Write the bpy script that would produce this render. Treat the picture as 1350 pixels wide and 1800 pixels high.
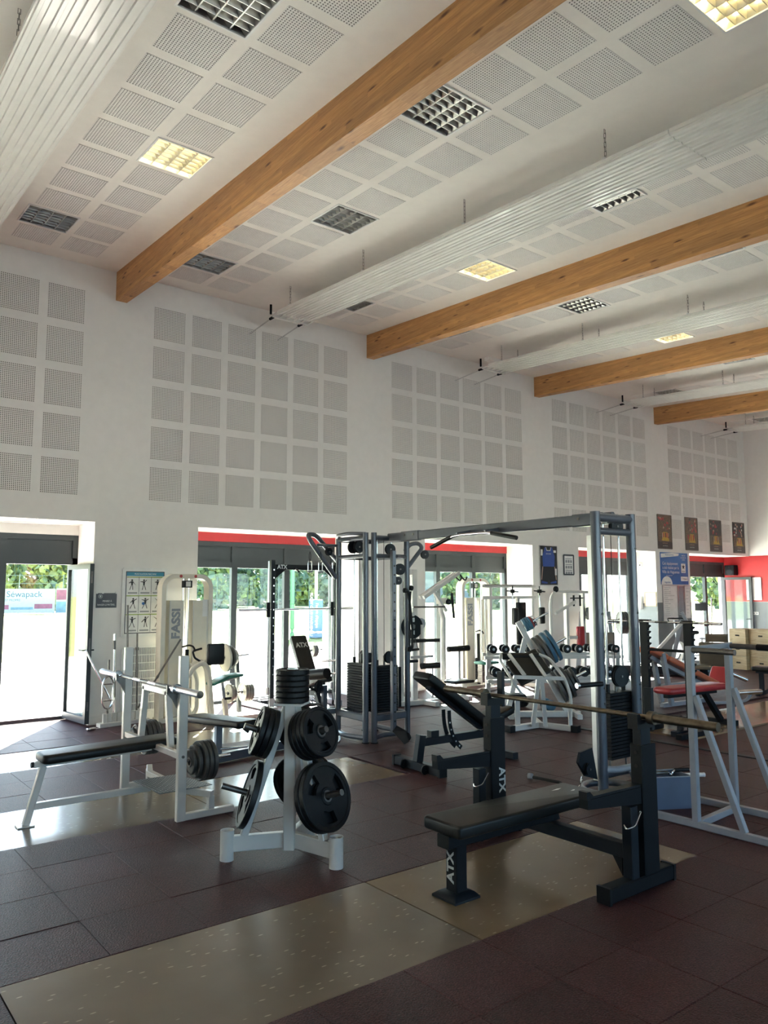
import bpy, math, random
from mathutils import Matrix, Vector, Euler
random.seed(7)
PI = math.pi
R = math.radians
scene = bpy.context.scene
COL = scene.collection
for o in list(bpy.data.objects):
    bpy.data.objects.remove(o)

# ------------------------------------------------------------------ camera
CAM_H = 1.775
YAW, PITCH, ROLL, FPX = 0.6628, 0.1033, -0.0021, 1353.63
cy, sy, cp, sp = math.cos(YAW), math.sin(YAW), math.cos(PITCH), math.sin(PITCH)
fwd = Vector((sy * cp, cy * cp, sp))
rgt = Vector((cy, -sy, 0))
upv = rgt.cross(fwd)
r2 = math.cos(ROLL) * rgt + math.sin(ROLL) * upv
u2 = -math.sin(ROLL) * rgt + math.cos(ROLL) * upv
cam = bpy.data.cameras.new('camera')
cam_ob = bpy.data.objects.new('camera', cam)
COL.objects.link(cam_ob)
mw = Matrix((r2, u2, -fwd)).transposed().to_4x4()
mw.translation = (0, 0, CAM_H)
cam_ob.matrix_world = mw
cam.sensor_fit = 'VERTICAL'
cam.sensor_height = 36.0
cam.sensor_width = 27.0
cam.lens = FPX / 1800 * 36
cam.clip_end = 600
scene.camera = cam_ob

# ------------------------------------------------------------------ light
SUN_EL = R(36)
SUN_AZ = (-0.552, -0.834)           # horizontal travel of the light
SUN_STRENGTH = 13.0
SKY_STRENGTH = 3.0
EXPOSURE = 3.45
w = bpy.data.worlds.new('sky')
scene.world = w
w.use_nodes = True
nt = w.node_tree
nt.nodes.clear()
out = nt.nodes.new('ShaderNodeOutputWorld')
bg = nt.nodes.new('ShaderNodeBackground')
sky = nt.nodes.new('ShaderNodeTexSky')
sky.sky_type = 'HOSEK_WILKIE'
sky.turbidity = 3.5
sky.ground_albedo = 0.4
sky.sun_direction = Vector((-SUN_AZ[0] * math.cos(SUN_EL), -SUN_AZ[1] * math.cos(SUN_EL), math.sin(SUN_EL)))
nt.links.new(sky.outputs['Color'], bg.inputs['Color'])
bg.inputs['Strength'].default_value = SKY_STRENGTH
nt.links.new(bg.outputs[0], out.inputs[0])
sun = bpy.data.lights.new('sun', 'SUN')
sun.energy = SUN_STRENGTH
sun.angle = R(0.55)
sun.color = (1.0, 0.95, 0.86)
sun_ob = bpy.data.objects.new('sun', sun)
COL.objects.link(sun_ob)
d = Vector((SUN_AZ[0] * math.cos(SUN_EL), SUN_AZ[1] * math.cos(SUN_EL), -math.sin(SUN_EL)))
sun_ob.rotation_euler = d.to_track_quat('-Z', 'Y').to_euler()
sun_ob.location = (30, 40, 30)

vs = scene.view_settings
vs.view_transform = 'Standard'
vs.look = 'None'
vs.exposure = EXPOSURE
vs.gamma = 1.0
vs.use_curve_mapping = False
cyc = scene.cycles
cyc.use_denoising = True
cyc.adaptive_threshold = 0.015
cyc.max_bounces = 8
cyc.diffuse_bounces = 6
cyc.glossy_bounces = 4
cyc.transparent_max_bounces = 16
cyc.sample_clamp_indirect = 6.0
cyc.caustics_reflective = False
cyc.caustics_refractive = False

# ------------------------------------------------------------------ materials
MATS = {}
def nodes_of(name):
    m = bpy.data.materials.new(name)
    m.use_nodes = True
    t = m.node_tree
    t.nodes.clear()
    o = t.nodes.new('ShaderNodeOutputMaterial')
    b = t.nodes.new('ShaderNodeBsdfPrincipled')
    t.links.new(b.outputs[0], o.inputs[0])
    return m, t, b, o
def N(t, kind, **kw):
    n = t.nodes.new(kind)
    for k, v in kw.items():
        if k in n.inputs:
            n.inputs[k].default_value = v
        else:
            setattr(n, k, v)
    return n
def ramp(t, stops):
    r = t.nodes.new('ShaderNodeValToRGB')
    e = r.color_ramp.elements
    while len(e) < len(stops):
        e.new(0.5)
    for i, (p, c) in enumerate(stops):
        e[i].position = p
        e[i].color = (*c, 1) if len(c) == 3 else c
    return r
def mat(name, col, rough=0.5, metal=0.0, var=0.06, scale=8.0, bump=0.0, bscale=60.0, spec=0.5, coat=0.0):
    """plain surface with slight mottling of colour and roughness and optional fine relief"""
    m, t, b, o = nodes_of(name)
    tc = N(t, 'ShaderNodeTexCoord')
    no = N(t, 'ShaderNodeTexNoise', Scale=scale, Detail=4.0)
    t.links.new(tc.outputs['Object'], no.inputs['Vector'])
    lo = tuple(max(0, c * (1 - var)) for c in col)
    hi = tuple(min(1, c * (1 + var)) for c in col)
    rp = ramp(t, [(0.3, lo), (0.7, hi)])
    t.links.new(no.outputs['Fac'], rp.inputs['Fac'])
    t.links.new(rp.outputs['Color'], b.inputs['Base Color'])
    mr = N(t, 'ShaderNodeMapRange')
    mr.inputs['To Min'].default_value = max(0.02, rough - 0.05)
    mr.inputs['To Max'].default_value = min(1, rough + 0.05)
    t.links.new(no.outputs['Fac'], mr.inputs['Value'])
    t.links.new(mr.outputs[0], b.inputs['Roughness'])
    b.inputs['Metallic'].default_value = metal
    b.inputs['Specular IOR Level'].default_value = spec
    b.inputs['Coat Weight'].default_value = coat
    if bump > 0:
        n2 = N(t, 'ShaderNodeTexNoise', Scale=bscale, Detail=5.0)
        t.links.new(tc.outputs['Object'], n2.inputs['Vector'])
        bp = N(t, 'ShaderNodeBump', Strength=bump, Distance=0.01)
        t.links.new(n2.outputs['Fac'], bp.inputs['Height'])
        t.links.new(bp.outputs[0], b.inputs['Normal'])
    MATS[name] = m
    return m
def emit(name, col, strength):
    m = bpy.data.materials.new(name)
    m.use_nodes = True
    t = m.node_tree
    t.nodes.clear()
    o = t.nodes.new('ShaderNodeOutputMaterial')
    e = N(t, 'ShaderNodeEmission', Strength=strength)
    e.inputs['Color'].default_value = (*col, 1)
    t.links.new(e.outputs[0], o.inputs[0])
    MATS[name] = m
    return m

mat('wall_paint', (0.80, 0.783, 0.755), 0.7, var=0.02, bump=0.05, bscale=140)
mat('ceiling_paint', (0.82, 0.785, 0.735), 0.75, var=0.02, bump=0.04, bscale=120)
mat('soffit_paint', (0.86, 0.83, 0.80), 0.7, var=0.02)
mat('panel_paint', (0.79, 0.768, 0.735), 0.75, var=0.02)
mat('fleece_dark', (0.03, 0.026, 0.022), 0.95)
mat('red_paint', (0.47, 0.022, 0.026), 0.45, var=0.05)
mat('grey_paint', (0.17, 0.19, 0.20), 0.6, var=0.05)
mat('frame_grey', (0.032, 0.039, 0.043), 0.45, var=0.06)
mat('aluminium', (0.62, 0.63, 0.64), 0.35, metal=0.9)
mat('chrome', (0.72, 0.72, 0.73), 0.16, metal=1.0, var=0.05)
mat('worn_steel', (0.155, 0.127, 0.092), 0.36, metal=0.85, var=0.25, scale=25)
mat('dark_steel', (0.16, 0.15, 0.14), 0.4, metal=0.8, var=0.2, scale=20)
mat('white_metal', (0.66, 0.645, 0.61), 0.35, var=0.04, scale=5, coat=0.2)
mat('cream_metal', (0.72, 0.68, 0.58), 0.4, var=0.04)
mat('grey_metal', (0.095, 0.108, 0.135), 0.34, metal=0.2, var=0.06, coat=0.3)
mat('stand_metal', (0.30, 0.315, 0.345), 0.4, var=0.05)
mat('black_metal', (0.006, 0.007, 0.009), 0.5, var=0.15, spec=0.2)
mat('anthracite', (0.011, 0.0145, 0.0195), 0.45, var=0.12, spec=0.25)
mat('black_leather', (0.010, 0.0105, 0.010), 0.38, var=0.15, bump=0.12, bscale=220, spec=0.32)
mat('black_rubber', (0.0065, 0.0075, 0.009), 0.45, var=0.15, bump=0.05, spec=0.28)
mat('iron_grey', (0.085, 0.085, 0.082), 0.5, metal=0.35, var=0.25, scale=14, bump=0.1)
mat('plate_silver', (0.40, 0.39, 0.35), 0.42, metal=0.5, var=0.2, scale=20)
mat('plate_print', (0.56, 0.58, 0.57), 0.4, metal=0.3)
mat('red_leather', (0.42, 0.035, 0.04), 0.35, var=0.08)
mat('orange_leather', (0.52, 0.14, 0.07), 0.35, var=0.1)
mat('green_leather', (0.02, 0.15, 0.11), 0.4, var=0.1)
mat('brown_leather', (0.16, 0.12, 0.08), 0.45, var=0.1)
mat('plate_blue', (0.05, 0.16, 0.26), 0.45, var=0.15)
mat('plate_red', (0.35, 0.03, 0.03), 0.45, var=0.15)
mat('plastic_white', (0.78, 0.78, 0.76), 0.4)
mat('paper_white', (0.82, 0.82, 0.80), 0.7)
mat('ink_black', (0.03, 0.03, 0.035), 0.7)
mat('ink_grey', (0.30, 0.31, 0.33), 0.7)
mat('sign_dark', (0.075, 0.085, 0.10), 0.5)
mat('sign_blue', (0.04, 0.16, 0.45), 0.45)
mat('sign_teal', (0.05, 0.28, 0.42), 0.45)
mat('sign_green', (0.30, 0.42, 0.06), 0.5)
mat('print_red', (0.45, 0.06, 0.06), 0.5, var=0.3, scale=40)
mat('print_gold', (0.55, 0.36, 0.06), 0.5, var=0.2, scale=30)
mat('print_dark', (0.05, 0.045, 0.045), 0.5, var=0.3, scale=30)
mat('print_brown', (0.15, 0.10, 0.07), 0.5, var=0.5, scale=40)
mat('singlet_blue', (0.04, 0.09, 0.35), 0.6)
mat('skin_print', (0.55, 0.38, 0.30), 0.6)
mat('print_pink', (0.20, 0.055, 0.11), 0.5, var=0.3, scale=2)
mat('print_cyan', (0.11, 0.22, 0.28), 0.5, var=0.3, scale=2)
mat('flag_blue', (0.012, 0.075, 0.19), 0.55)
mat('pole_green', (0.03, 0.12, 0.075), 0.5)
mat('ply', (0.55, 0.42, 0.26), 0.5, var=0.15, scale=6)
mat('bin_blue', (0.12, 0.155, 0.225), 0.4, var=0.05)
mat('stud_steel', (0.55, 0.58, 0.60), 0.3, metal=0.6)
mat('diamond_steel', (0.12, 0.14, 0.16), 0.5, metal=0.2, var=0.12)
mat('rope_black', (0.02, 0.02, 0.02), 0.8, bump=0.3, bscale=300)
mat('yard_asphalt', (0.30, 0.30, 0.31), 0.9, var=0.3, scale=2)
mat('concrete_out', (0.62, 0.61, 0.58), 0.85, var=0.08, scale=2)
mat('bark', (0.10, 0.07, 0.045), 0.9, var=0.3)
mat('roof_slate', (0.05, 0.047, 0.065), 0.7, var=0.15, scale=3)
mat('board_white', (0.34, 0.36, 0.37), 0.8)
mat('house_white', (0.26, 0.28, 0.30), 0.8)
mat('window_dark', (0.05, 0.07, 0.10), 0.1)
mat('fence_green', (0.10, 0.14, 0.13), 0.6)
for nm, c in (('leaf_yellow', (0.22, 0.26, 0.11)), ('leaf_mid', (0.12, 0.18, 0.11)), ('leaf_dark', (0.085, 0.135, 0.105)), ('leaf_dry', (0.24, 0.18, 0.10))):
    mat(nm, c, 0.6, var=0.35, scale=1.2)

def glass_mat():
    m = bpy.data.materials.new('window_glass')
    m.use_nodes = True
    t = m.node_tree
    t.nodes.clear()
    o = t.nodes.new('ShaderNodeOutputMaterial')
    tr = N(t, 'ShaderNodeBsdfTransparent')
    tr.inputs['Color'].default_value = (0.90, 0.95, 0.94, 1)
    gl = N(t, 'ShaderNodeBsdfGlossy', Roughness=0.02)
    lw = N(t, 'ShaderNodeLayerWeight', Blend=0.5)
    pw = N(t, 'ShaderNodeMath', operation='POWER')
    pw.inputs[1].default_value = 5.0
    t.links.new(lw.outputs['Facing'], pw.inputs[0])
    ma = N(t, 'ShaderNodeMath', operation='MULTIPLY_ADD')
    ma.inputs[1].default_value = 0.9
    ma.inputs[2].default_value = 0.04
    t.links.new(pw.outputs[0], ma.inputs[0])
    mx = N(t, 'ShaderNodeMixShader')
    t.links.new(ma.outputs[0], mx.inputs[0])
    t.links.new(tr.outputs[0], mx.inputs[1])
    t.links.new(gl.outputs[0], mx.inputs[2])
    t.links.new(mx.outputs[0], o.inputs[0])
    MATS['window_glass'] = m
glass_mat()

def wood_mat():
    """glue-laminated spruce: lamellas stacked in height, grain along the beam, knots"""
    m, t, b, o = nodes_of('glulam')
    tc = N(t, 'ShaderNodeTexCoord')
    sep = N(t, 'ShaderNodeSeparateXYZ')
    t.links.new(tc.outputs['Object'], sep.inputs[0])
    lam = N(t, 'ShaderNodeMath', operation='MULTIPLY')
    lam.inputs[1].default_value = 1 / 0.042
    t.links.new(sep.outputs['Z'], lam.inputs[0])
    flo = N(t, 'ShaderNodeMath', operation='FLOOR')
    t.links.new(lam.outputs[0], flo.inputs[0])
    # boards butt-joined along the length: shift by lamella
    sh = N(t, 'ShaderNodeMath', operation='MULTIPLY')
    sh.inputs[1].default_value = 1.37
    t.links.new(flo.outputs[0], sh.inputs[0])
    ad = N(t, 'ShaderNodeMath', operation='ADD')
    t.links.new(sep.outputs['Y'], ad.inputs[0])
    t.links.new(sh.outputs[0], ad.inputs[1])
    dv = N(t, 'ShaderNodeMath', operation='MULTIPLY')
    dv.inputs[1].default_value = 1 / 1.9
    t.links.new(ad.outputs[0], dv.inputs[0])
    fl2 = N(t, 'ShaderNodeMath', operation='FLOOR')
    t.links.new(dv.outputs[0], fl2.inputs[0])
    cmb = N(t, 'ShaderNodeCombineXYZ')
    t.links.new(flo.outputs[0], cmb.inputs[0])
    t.links.new(fl2.outputs[0], cmb.inputs[1])
    wn = N(t, 'ShaderNodeTexWhiteNoise', noise_dimensions='3D')
    t.links.new(cmb.outputs[0], wn.inputs['Vector'])
    # grain
    mp = N(t, 'ShaderNodeMapping')
    mp.inputs['Scale'].default_value = (26, 1.3, 26)
    vo = N(t, 'ShaderNodeVectorMath', operation='ADD')
    t.links.new(tc.outputs['Object'], vo.inputs[0])
    t.links.new(wn.outputs['Color'], vo.inputs[1])
    t.links.new(vo.outputs[0], mp.inputs['Vector'])
    gn = N(t, 'ShaderNodeTexNoise', Scale=3.0, Detail=6.0, Roughness=0.6)
    t.links.new(mp.outputs[0], gn.inputs['Vector'])
    rp = ramp(t, [(0.25, (0.36, 0.165, 0.052)), (0.55, (0.52, 0.265, 0.095)), (0.8, (0.62, 0.35, 0.14))])
    t.links.new(gn.outputs['Fac'], rp.inputs['Fac'])
    hs = N(t, 'ShaderNodeHueSaturation')
    mr = N(t, 'ShaderNodeMapRange')
    mr.inputs['To Min'].default_value = 0.80
    mr.inputs['To Max'].default_value = 1.14
    t.links.new(wn.outputs['Value'], mr.inputs['Value'])
    t.links.new(mr.outputs[0], hs.inputs['Value'])
    t.links.new(rp.outputs['Color'], hs.inputs['Color'])
    # knots
    mk = N(t, 'ShaderNodeMapping')
    mk.inputs['Scale'].default_value = (7, 2.6, 9)
    t.links.new(vo.outputs[0], mk.inputs['Vector'])
    vor = N(t, 'ShaderNodeTexVoronoi', Scale=1.0)
    t.links.new(mk.outputs[0], vor.inputs['Vector'])
    kr = ramp(t, [(0.07, (1, 1, 1)), (0.20, (0, 0, 0))])
    t.links.new(vor.outputs['Distance'], kr.inputs['Fac'])
    mix = N(t, 'ShaderNodeMix', data_type='RGBA')
    t.links.new(kr.outputs['Color'], mix.inputs['Factor'])
    t.links.new(hs.outputs['Color'], mix.inputs['A'])
    mix.inputs['B'].default_value = (0.13, 0.045, 0.015, 1)
    t.links.new(mix.outputs['Result'], b.inputs['Base Color'])
    b.inputs['Roughness'].default_value = 0.5
    MATS['glulam'] = m
wood_mat()

def rubber_mat():
    m, t, b, o = nodes_of('rubber_granulate')
    tc = N(t, 'ShaderNodeTexCoord')
    ge = N(t, 'ShaderNodeNewGeometry')
    oi = N(t, 'ShaderNodeObjectInfo')
    n1 = N(t, 'ShaderNodeTexVoronoi', Scale=170.0)
    t.links.new(ge.outputs['Position'], n1.inputs['Vector'])
    n2 = N(t, 'ShaderNodeTexNoise', Scale=2.3, Detail=4.0)
    t.links.new(ge.outputs['Position'], n2.inputs['Vector'])
    r1 = ramp(t, [(0.0, (0.020, 0.007, 0.0075)), (0.5, (0.055, 0.0185, 0.019)), (1.0, (0.105, 0.040, 0.038))])
    t.links.new(n1.outputs['Color'], r1.inputs['Fac'])
    hs = N(t, 'ShaderNodeHueSaturation')
    mr = N(t, 'ShaderNodeMapRange')
    mr.inputs['To Min'].default_value = 0.72
    mr.inputs['To Max'].default_value = 1.25
    t.links.new(n2.outputs['Fac'], mr.inputs['Value'])
    mo = N(t, 'ShaderNodeMapRange')
    mo.inputs['To Min'].default_value = 0.85
    mo.inputs['To Max'].default_value = 1.12
    t.links.new(oi.outputs['Random'], mo.inputs['Value'])
    mu = N(t, 'ShaderNodeMath', operation='MULTIPLY')
    t.links.new(mr.outputs[0], mu.inputs[0])
    t.links.new(mo.outputs[0], mu.inputs[1])
    t.links.new(mu.outputs[0], hs.inputs['Value'])
    t.links.new(r1.outputs['Color'], hs.inputs['Color'])
    t.links.new(hs.outputs['Color'], b.inputs['Base Color'])
    b.inputs['Roughness'].default_value = 0.5
    b.inputs['Specular IOR Level'].default_value = 0.27
    bp = N(t, 'ShaderNodeBump', Strength=0.9, Distance=0.006)
    n3 = N(t, 'ShaderNodeTexNoise', Scale=105.0, Detail=3.0)
    t.links.new(ge.outputs['Position'], n3.inputs['Vector'])
    t.links.new(n3.outputs['Fac'], bp.inputs['Height'])
    t.links.new(bp.outputs[0], b.inputs['Normal'])
    MATS['rubber_granulate'] = m
rubber_mat()

def sheet_mat(name, base, flake):
    """varnished board with pressed flakes, worn edges"""
    m, t, b, o = nodes_of(name)
    ge = N(t, 'ShaderNodeNewGeometry')
    n1 = N(t, 'ShaderNodeTexNoise', Scale=2.6, Detail=4.0, Roughness=0.5)
    t.links.new(ge.outputs['Position'], n1.inputs['Vector'])
    r1 = ramp(t, [(0.2, tuple(c * 0.9 for c in base)), (0.8, tuple(min(1, c * 1.12) for c in base))])
    t.links.new(n1.outputs['Fac'], r1.inputs['Fac'])
    mp = N(t, 'ShaderNodeMapping')
    mp.inputs['Rotation'].default_value = (0, 0, 0.5)
    mp.inputs['Scale'].default_value = (9, 30, 9)
    nd = N(t, 'ShaderNodeTexNoise', Scale=1.2)
    t.links.new(ge.outputs['Position'], nd.inputs['Vector'])
    va = N(t, 'ShaderNodeVectorMath', operation='ADD')
    t.links.new(ge.outputs['Position'], va.inputs[0])
    ns = N(t, 'ShaderNodeVectorMath', operation='SCALE')
    ns.inputs['Scale'].default_value = 0.12
    t.links.new(nd.outputs['Color'], ns.inputs[0])
    t.links.new(ns.outputs[0], va.inputs[1])
    t.links.new(va.outputs[0], mp.inputs['Vector'])
    vo = N(t, 'ShaderNodeTexVoronoi', Scale=1.0)
    t.links.new(mp.outputs[0], vo.inputs['Vector'])
    kr = ramp(t, [(0.10, (1, 1, 1)), (0.15, (0, 0, 0))])
    t.links.new(vo.outputs['Distance'], kr.inputs['Fac'])
    kk = N(t, 'ShaderNodeMath', operation='MULTIPLY')
    kk.inputs[1].default_value = 0.75
    t.links.new(kr.outputs['Color'], kk.inputs[0])
    mix = N(t, 'ShaderNodeMix', data_type='RGBA')
    t.links.new(kk.outputs[0], mix.inputs['Factor'])
    t.links.new(r1.outputs['Color'], mix.inputs['A'])
    mix.inputs['B'].default_value = (*flake, 1)
    t.links.new(mix.outputs['Result'], b.inputs['Base Color'])
    b.inputs['Roughness'].default_value = 0.21
    MATS[name] = m
sheet_mat('board_grey', (0.185, 0.152, 0.112), (0.42, 0.36, 0.26))
sheet_mat('board_brown', (0.20, 0.145, 0.085), (0.40, 0.31, 0.2))
sheet_mat('board_light', (0.26, 0.18, 0.11), (0.36, 0.28, 0.2))

def field_mat():
    m, t, b, o = nodes_of('sports_turf')
    ge = N(t, 'ShaderNodeNewGeometry')
    sep = N(t, 'ShaderNodeSeparateXYZ')
    t.links.new(ge.outputs['Position'], sep.inputs[0])
    wv = N(t, 'ShaderNodeTexWave', Scale=0.10, Distortion=0.6)
    wv.bands_direction = 'Y'
    t.links.new(ge.outputs['Position'], wv.inputs['Vector'])
    no = N(t, 'ShaderNodeTexNoise', Scale=0.6, Detail=6.0)
    t.links.new(ge.outputs['Position'], no.inputs['Vector'])
    r1 = ramp(t, [(0.35, (0.13, 0.19, 0.045)), (0.65, (0.19, 0.235, 0.075))])
    t.links.new(wv.outputs['Color'], r1.inputs['Fac'])
    mix = N(t, 'ShaderNodeMix', data_type='RGBA')
    t.links.new(no.outputs['Fac'], mix.inputs['Factor'])
    t.links.new(r1.outputs['Color'], mix.inputs['A'])
    mix.inputs['B'].default_value = (0.23, 0.24, 0.10, 1)
    t.links.new(mix.outputs['Result'], b.inputs['Base Color'])
    b.inputs['Roughness'].default_value = 0.9
    b.inputs['Specular IOR Level'].default_value = 0.1
    MATS['sports_turf'] = m
field_mat()

def plywood_mat():
    m, t, b, o = nodes_of('plywood')
    tc = N(t, 'ShaderNodeTexCoord')
    mp = N(t, 'ShaderNodeMapping')
    mp.inputs['Scale'].default_value = (1.5, 1.5, 9)
    t.links.new(tc.outputs['Object'], mp.inputs['Vector'])
    n1 = N(t, 'ShaderNodeTexNoise', Scale=2.0, Detail=5.0, Distortion=1.2)
    t.links.new(mp.outputs[0], n1.inputs['Vector'])
    r1 = ramp(t, [(0.3, (0.42, 0.29, 0.15)), (0.7, (0.58, 0.44, 0.26))])
    t.links.new(n1.outputs['Fac'], r1.inputs['Fac'])
    t.links.new(r1.outputs['Color'], b.inputs['Base Color'])
    b.inputs['Roughness'].default_value = 0.5
    MATS['plywood'] = m
plywood_mat()

# ------------------------------------------------------------------ mesh building
class MB:
    """collects shapes; build() links them as one mesh object"""
    def __init__(self):
        self.v, self.f, self.mi = [], [], []
        self.slot = 0
    def add(self, verts, faces):
        n = len(self.v)
        self.v += [tuple(p) for p in verts]
        self.f += [tuple(i + n for i in f) for f in faces]
        self.mi += [self.slot] * len(faces)
        return self
    def box(self, c, s, rot=None):
        x, y, z = s[0] / 2, s[1] / 2, s[2] / 2
        p = [Vector(q) for q in ((-x, -y, -z), (x, -y, -z), (x, y, -z), (-x, y, -z), (-x, -y, z), (x, -y, z), (x, y, z), (-x, y, z))]
        if rot is not None:
            m = rot if isinstance(rot, Matrix) else Euler(rot).to_matrix()
            p = [m @ q for q in p]
        c = Vector(c)
        return self.add([q + c for q in p], [(0, 3, 2, 1), (4, 5, 6, 7), (0, 1, 5, 4), (1, 2, 6, 5), (2, 3, 7, 6), (3, 0, 4, 7)])
    def bb(self, a, b):
        """box between two corners"""
        return self.box([(a[i] + b[i]) / 2 for i in range(3)], [abs(b[i] - a[i]) for i in range(3)])
    def bar(self, a, b, w, h=None, up=(0, 0, 1), ch=0.0):
        """rectangular tube from a to b; w across, h along up; ch = chamfer of the long edges"""
        a, b = Vector(a), Vector(b)
        h = w if h is None else h
        d = (b - a).normalized()
        u = Vector(up)
        if abs(d.dot(u)) > 0.97:
            u = Vector((1, 0, 0)) if abs(d.x) < 0.9 else Vector((0, 1, 0))
        s = d.cross(u).normalized()
        u = s.cross(d).normalized()
        c = min(ch, w * 0.4, h * 0.4)
        if c > 0:
            prof = [(-w / 2 + c, -h / 2), (w / 2 - c, -h / 2), (w / 2, -h / 2 + c), (w / 2, h / 2 - c), (w / 2 - c, h / 2), (-w / 2 + c, h / 2), (-w / 2, h / 2 - c), (-w / 2, -h / 2 + c)]
        else:
            prof = [(-w / 2, -h / 2), (w / 2, -h / 2), (w / 2, h / 2), (-w / 2, h / 2)]
        n = len(prof)
        vs_ = [a + s * x + u * y for x, y in prof] + [b + s * x + u * y for x, y in prof]
        fs = [(i, i + n, (i + 1) % n + n, (i + 1) % n) for i in range(n)]
        fs += [tuple(range(n)), tuple(range(2 * n - 1, n - 1, -1))]
        return self.add(vs_, fs)
    def cyl(self, a, b, r, r_b=None, seg=14, caps=True):
        a, b = Vector(a), Vector(b)
        r_b = r if r_b is None else r_b
        d = (b - a).normalized()
        u = Vector((0, 0, 1)) if abs(d.z) < 0.9 else Vector((1, 0, 0))
        s = d.cross(u).normalized()
        u = s.cross(d).normalized()
        vs_ = []
        for c, rr in ((a, r), (b, r_b)):
            for i in range(seg):
                t = 2 * PI * i / seg
                vs_.append(c + s * math.cos(t) * rr + u * math.sin(t) * rr)
        fs = [(i, i + seg, (i + 1) % seg + seg, (i + 1) % seg) for i in range(seg)]
        if caps:
            fs += [tuple(range(seg)), tuple(range(2 * seg - 1, seg - 1, -1))]
        return self.add(vs_, fs)
    def path(self, pts, r, seg=10, round_=0.0, k=4, closed=False, flat=None):
        """tube along a polyline with rounded corners; flat=(w,h) for an elliptic section"""
        pts = [Vector(p) for p in pts]
        if round_ > 0:
            q = []
            n = len(pts)
            for i, p in enumerate(pts):
                if not closed and i in (0, n - 1):
                    q.append(p)
                    continue
                a, b = pts[(i - 1) % n], pts[(i + 1) % n]
                da, db = (a - p), (b - p)
                e = min(round_, da.length * 0.49, db.length * 0.49)
                p0, p1 = p + da.normalized() * e, p + db.normalized() * e
                for j in range(k + 1):
                    t = j / k
                    q.append((1 - t) ** 2 * p0 + 2 * t * (1 - t) * p + t * t * p1)
            pts = q
        n = len(pts)
        vs_, fs = [], []
        prev = None
        for i, p in enumerate(pts):
            if closed:
                d = (pts[(i + 1) % n] - pts[i - 1]).normalized()
            else:
                d = (pts[min(i + 1, n - 1)] - pts[max(i - 1, 0)]).normalized()
            if prev is None:
                u = Vector((0, 0, 1)) if abs(d.z) < 0.9 else Vector((1, 0, 0))
            else:
                u = prev
            s = d.cross(u)
            s = s.normalized() if s.length > 1e-6 else d.orthogonal().normalized()
            u = s.cross(d).normalized()
            prev = u
            for j in range(seg):
                t = 2 * PI * j / seg
                vs_.append(p + s * math.cos(t) * r + u * math.sin(t) * r)
        m = n if closed else n - 1
        for i in range(m):
            for j in range(seg):
                a, b = i * seg, ((i + 1) % n) * seg
                fs.append((a + j, b + j, b + (j + 1) % seg, a + (j + 1) % seg))
        if not closed:
            fs += [tuple(range(seg)), tuple(range(n * seg - 1, (n - 1) * seg - 1, -1))]
        return self.add(vs_, fs)
    def lathe(self, prof, origin=(0, 0, 0), axis=(0, 0, 1), seg=28):
        """revolve (radius, height) profile about axis; closed profile loops are fine"""
        ax = Vector(axis).normalized()
        u = Vector((0, 0, 1)) if abs(ax.z) < 0.9 else Vector((1, 0, 0))
        s = ax.cross(u).normalized()
        u = s.cross(ax).normalized()
        o = Vector(origin)
        n = len(prof)
        vs_ = []
        for rr, h in prof:
            for i in range(seg):
                t = 2 * PI * i / seg
                vs_.append(o + ax * h + s * math.cos(t) * rr + u * math.sin(t) * rr)
        fs = []
        for i in range(n - 1):
            for j in range(seg):
                fs.append((i * seg + j, i * seg + (j + 1) % seg, (i + 1) * seg + (j + 1) % seg, (i + 1) * seg + j))
        return self.add(vs_, fs)
    def prism(self, poly, a, b):
        """extrude a polygon: poly = list of 3-D points at offset a; copied at offset b"""
        a, b = Vector(a), Vector(b)
        n = len(poly)
        p = [Vector(q) for q in poly]
        vs_ = [q + a for q in p] + [q + b for q in p]
        fs = [tuple(range(n - 1, -1, -1)), tuple(range(n, 2 * n))] + [(i, (i + 1) % n, (i + 1) % n + n, i + n) for i in range(n)]
        return self.add(vs_, fs)
    def pad(self, c, s, rot=None, r=0.03, cr=0.04, k=4):
        """upholstered cushion: rounded outline, rounded top and bottom edges"""
        L, W, H = s
        r = min(r, H * 0.49)
        rings = []
        for j in range(k + 1):
            t = PI / 2 * j / k
            rings.append((r * (1 - math.sin(t)), -H / 2 + r * (1 - math.cos(t))))
        for j in range(k + 1):
            t = PI / 2 * j / k
            rings.append((r * (1 - math.cos(t)), H / 2 - r * (1 - math.sin(t))))
        vs_, fs = [], []
        kk = 5
        for inset, z in rings:
            hx, hy = L / 2 - inset, W / 2 - inset
            c2 = min(cr, hx * 0.95, hy * 0.95)
            for qx, qy, a0 in ((1, 1, 0), (-1, 1, 90), (-1, -1, 180), (1, -1, 270)):
                for i in range(kk):
                    t = R(a0 + 90 * i / (kk - 1))
                    vs_.append(Vector((qx * (hx - c2) + c2 * math.cos(t), qy * (hy - c2) + c2 * math.sin(t), z)))
        n = 4 * kk
        for i in range(len(rings) - 1):
            for j in range(n):
                fs.append((i * n + j, i * n + (j + 1) % n, (i + 1) * n + (j + 1) % n, (i + 1) * n + j))
        fs.append(tuple(range(n - 1, -1, -1)))
        q = (len(rings) - 1) * n
        fs.append(tuple(range(q, q + n)))
        c = Vector(c)
        m = Matrix.Identity(3) if rot is None else (rot if isinstance(rot, Matrix) else Euler(rot).to_matrix())
        return self.add([m @ p + c for p in vs_], fs)
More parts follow.
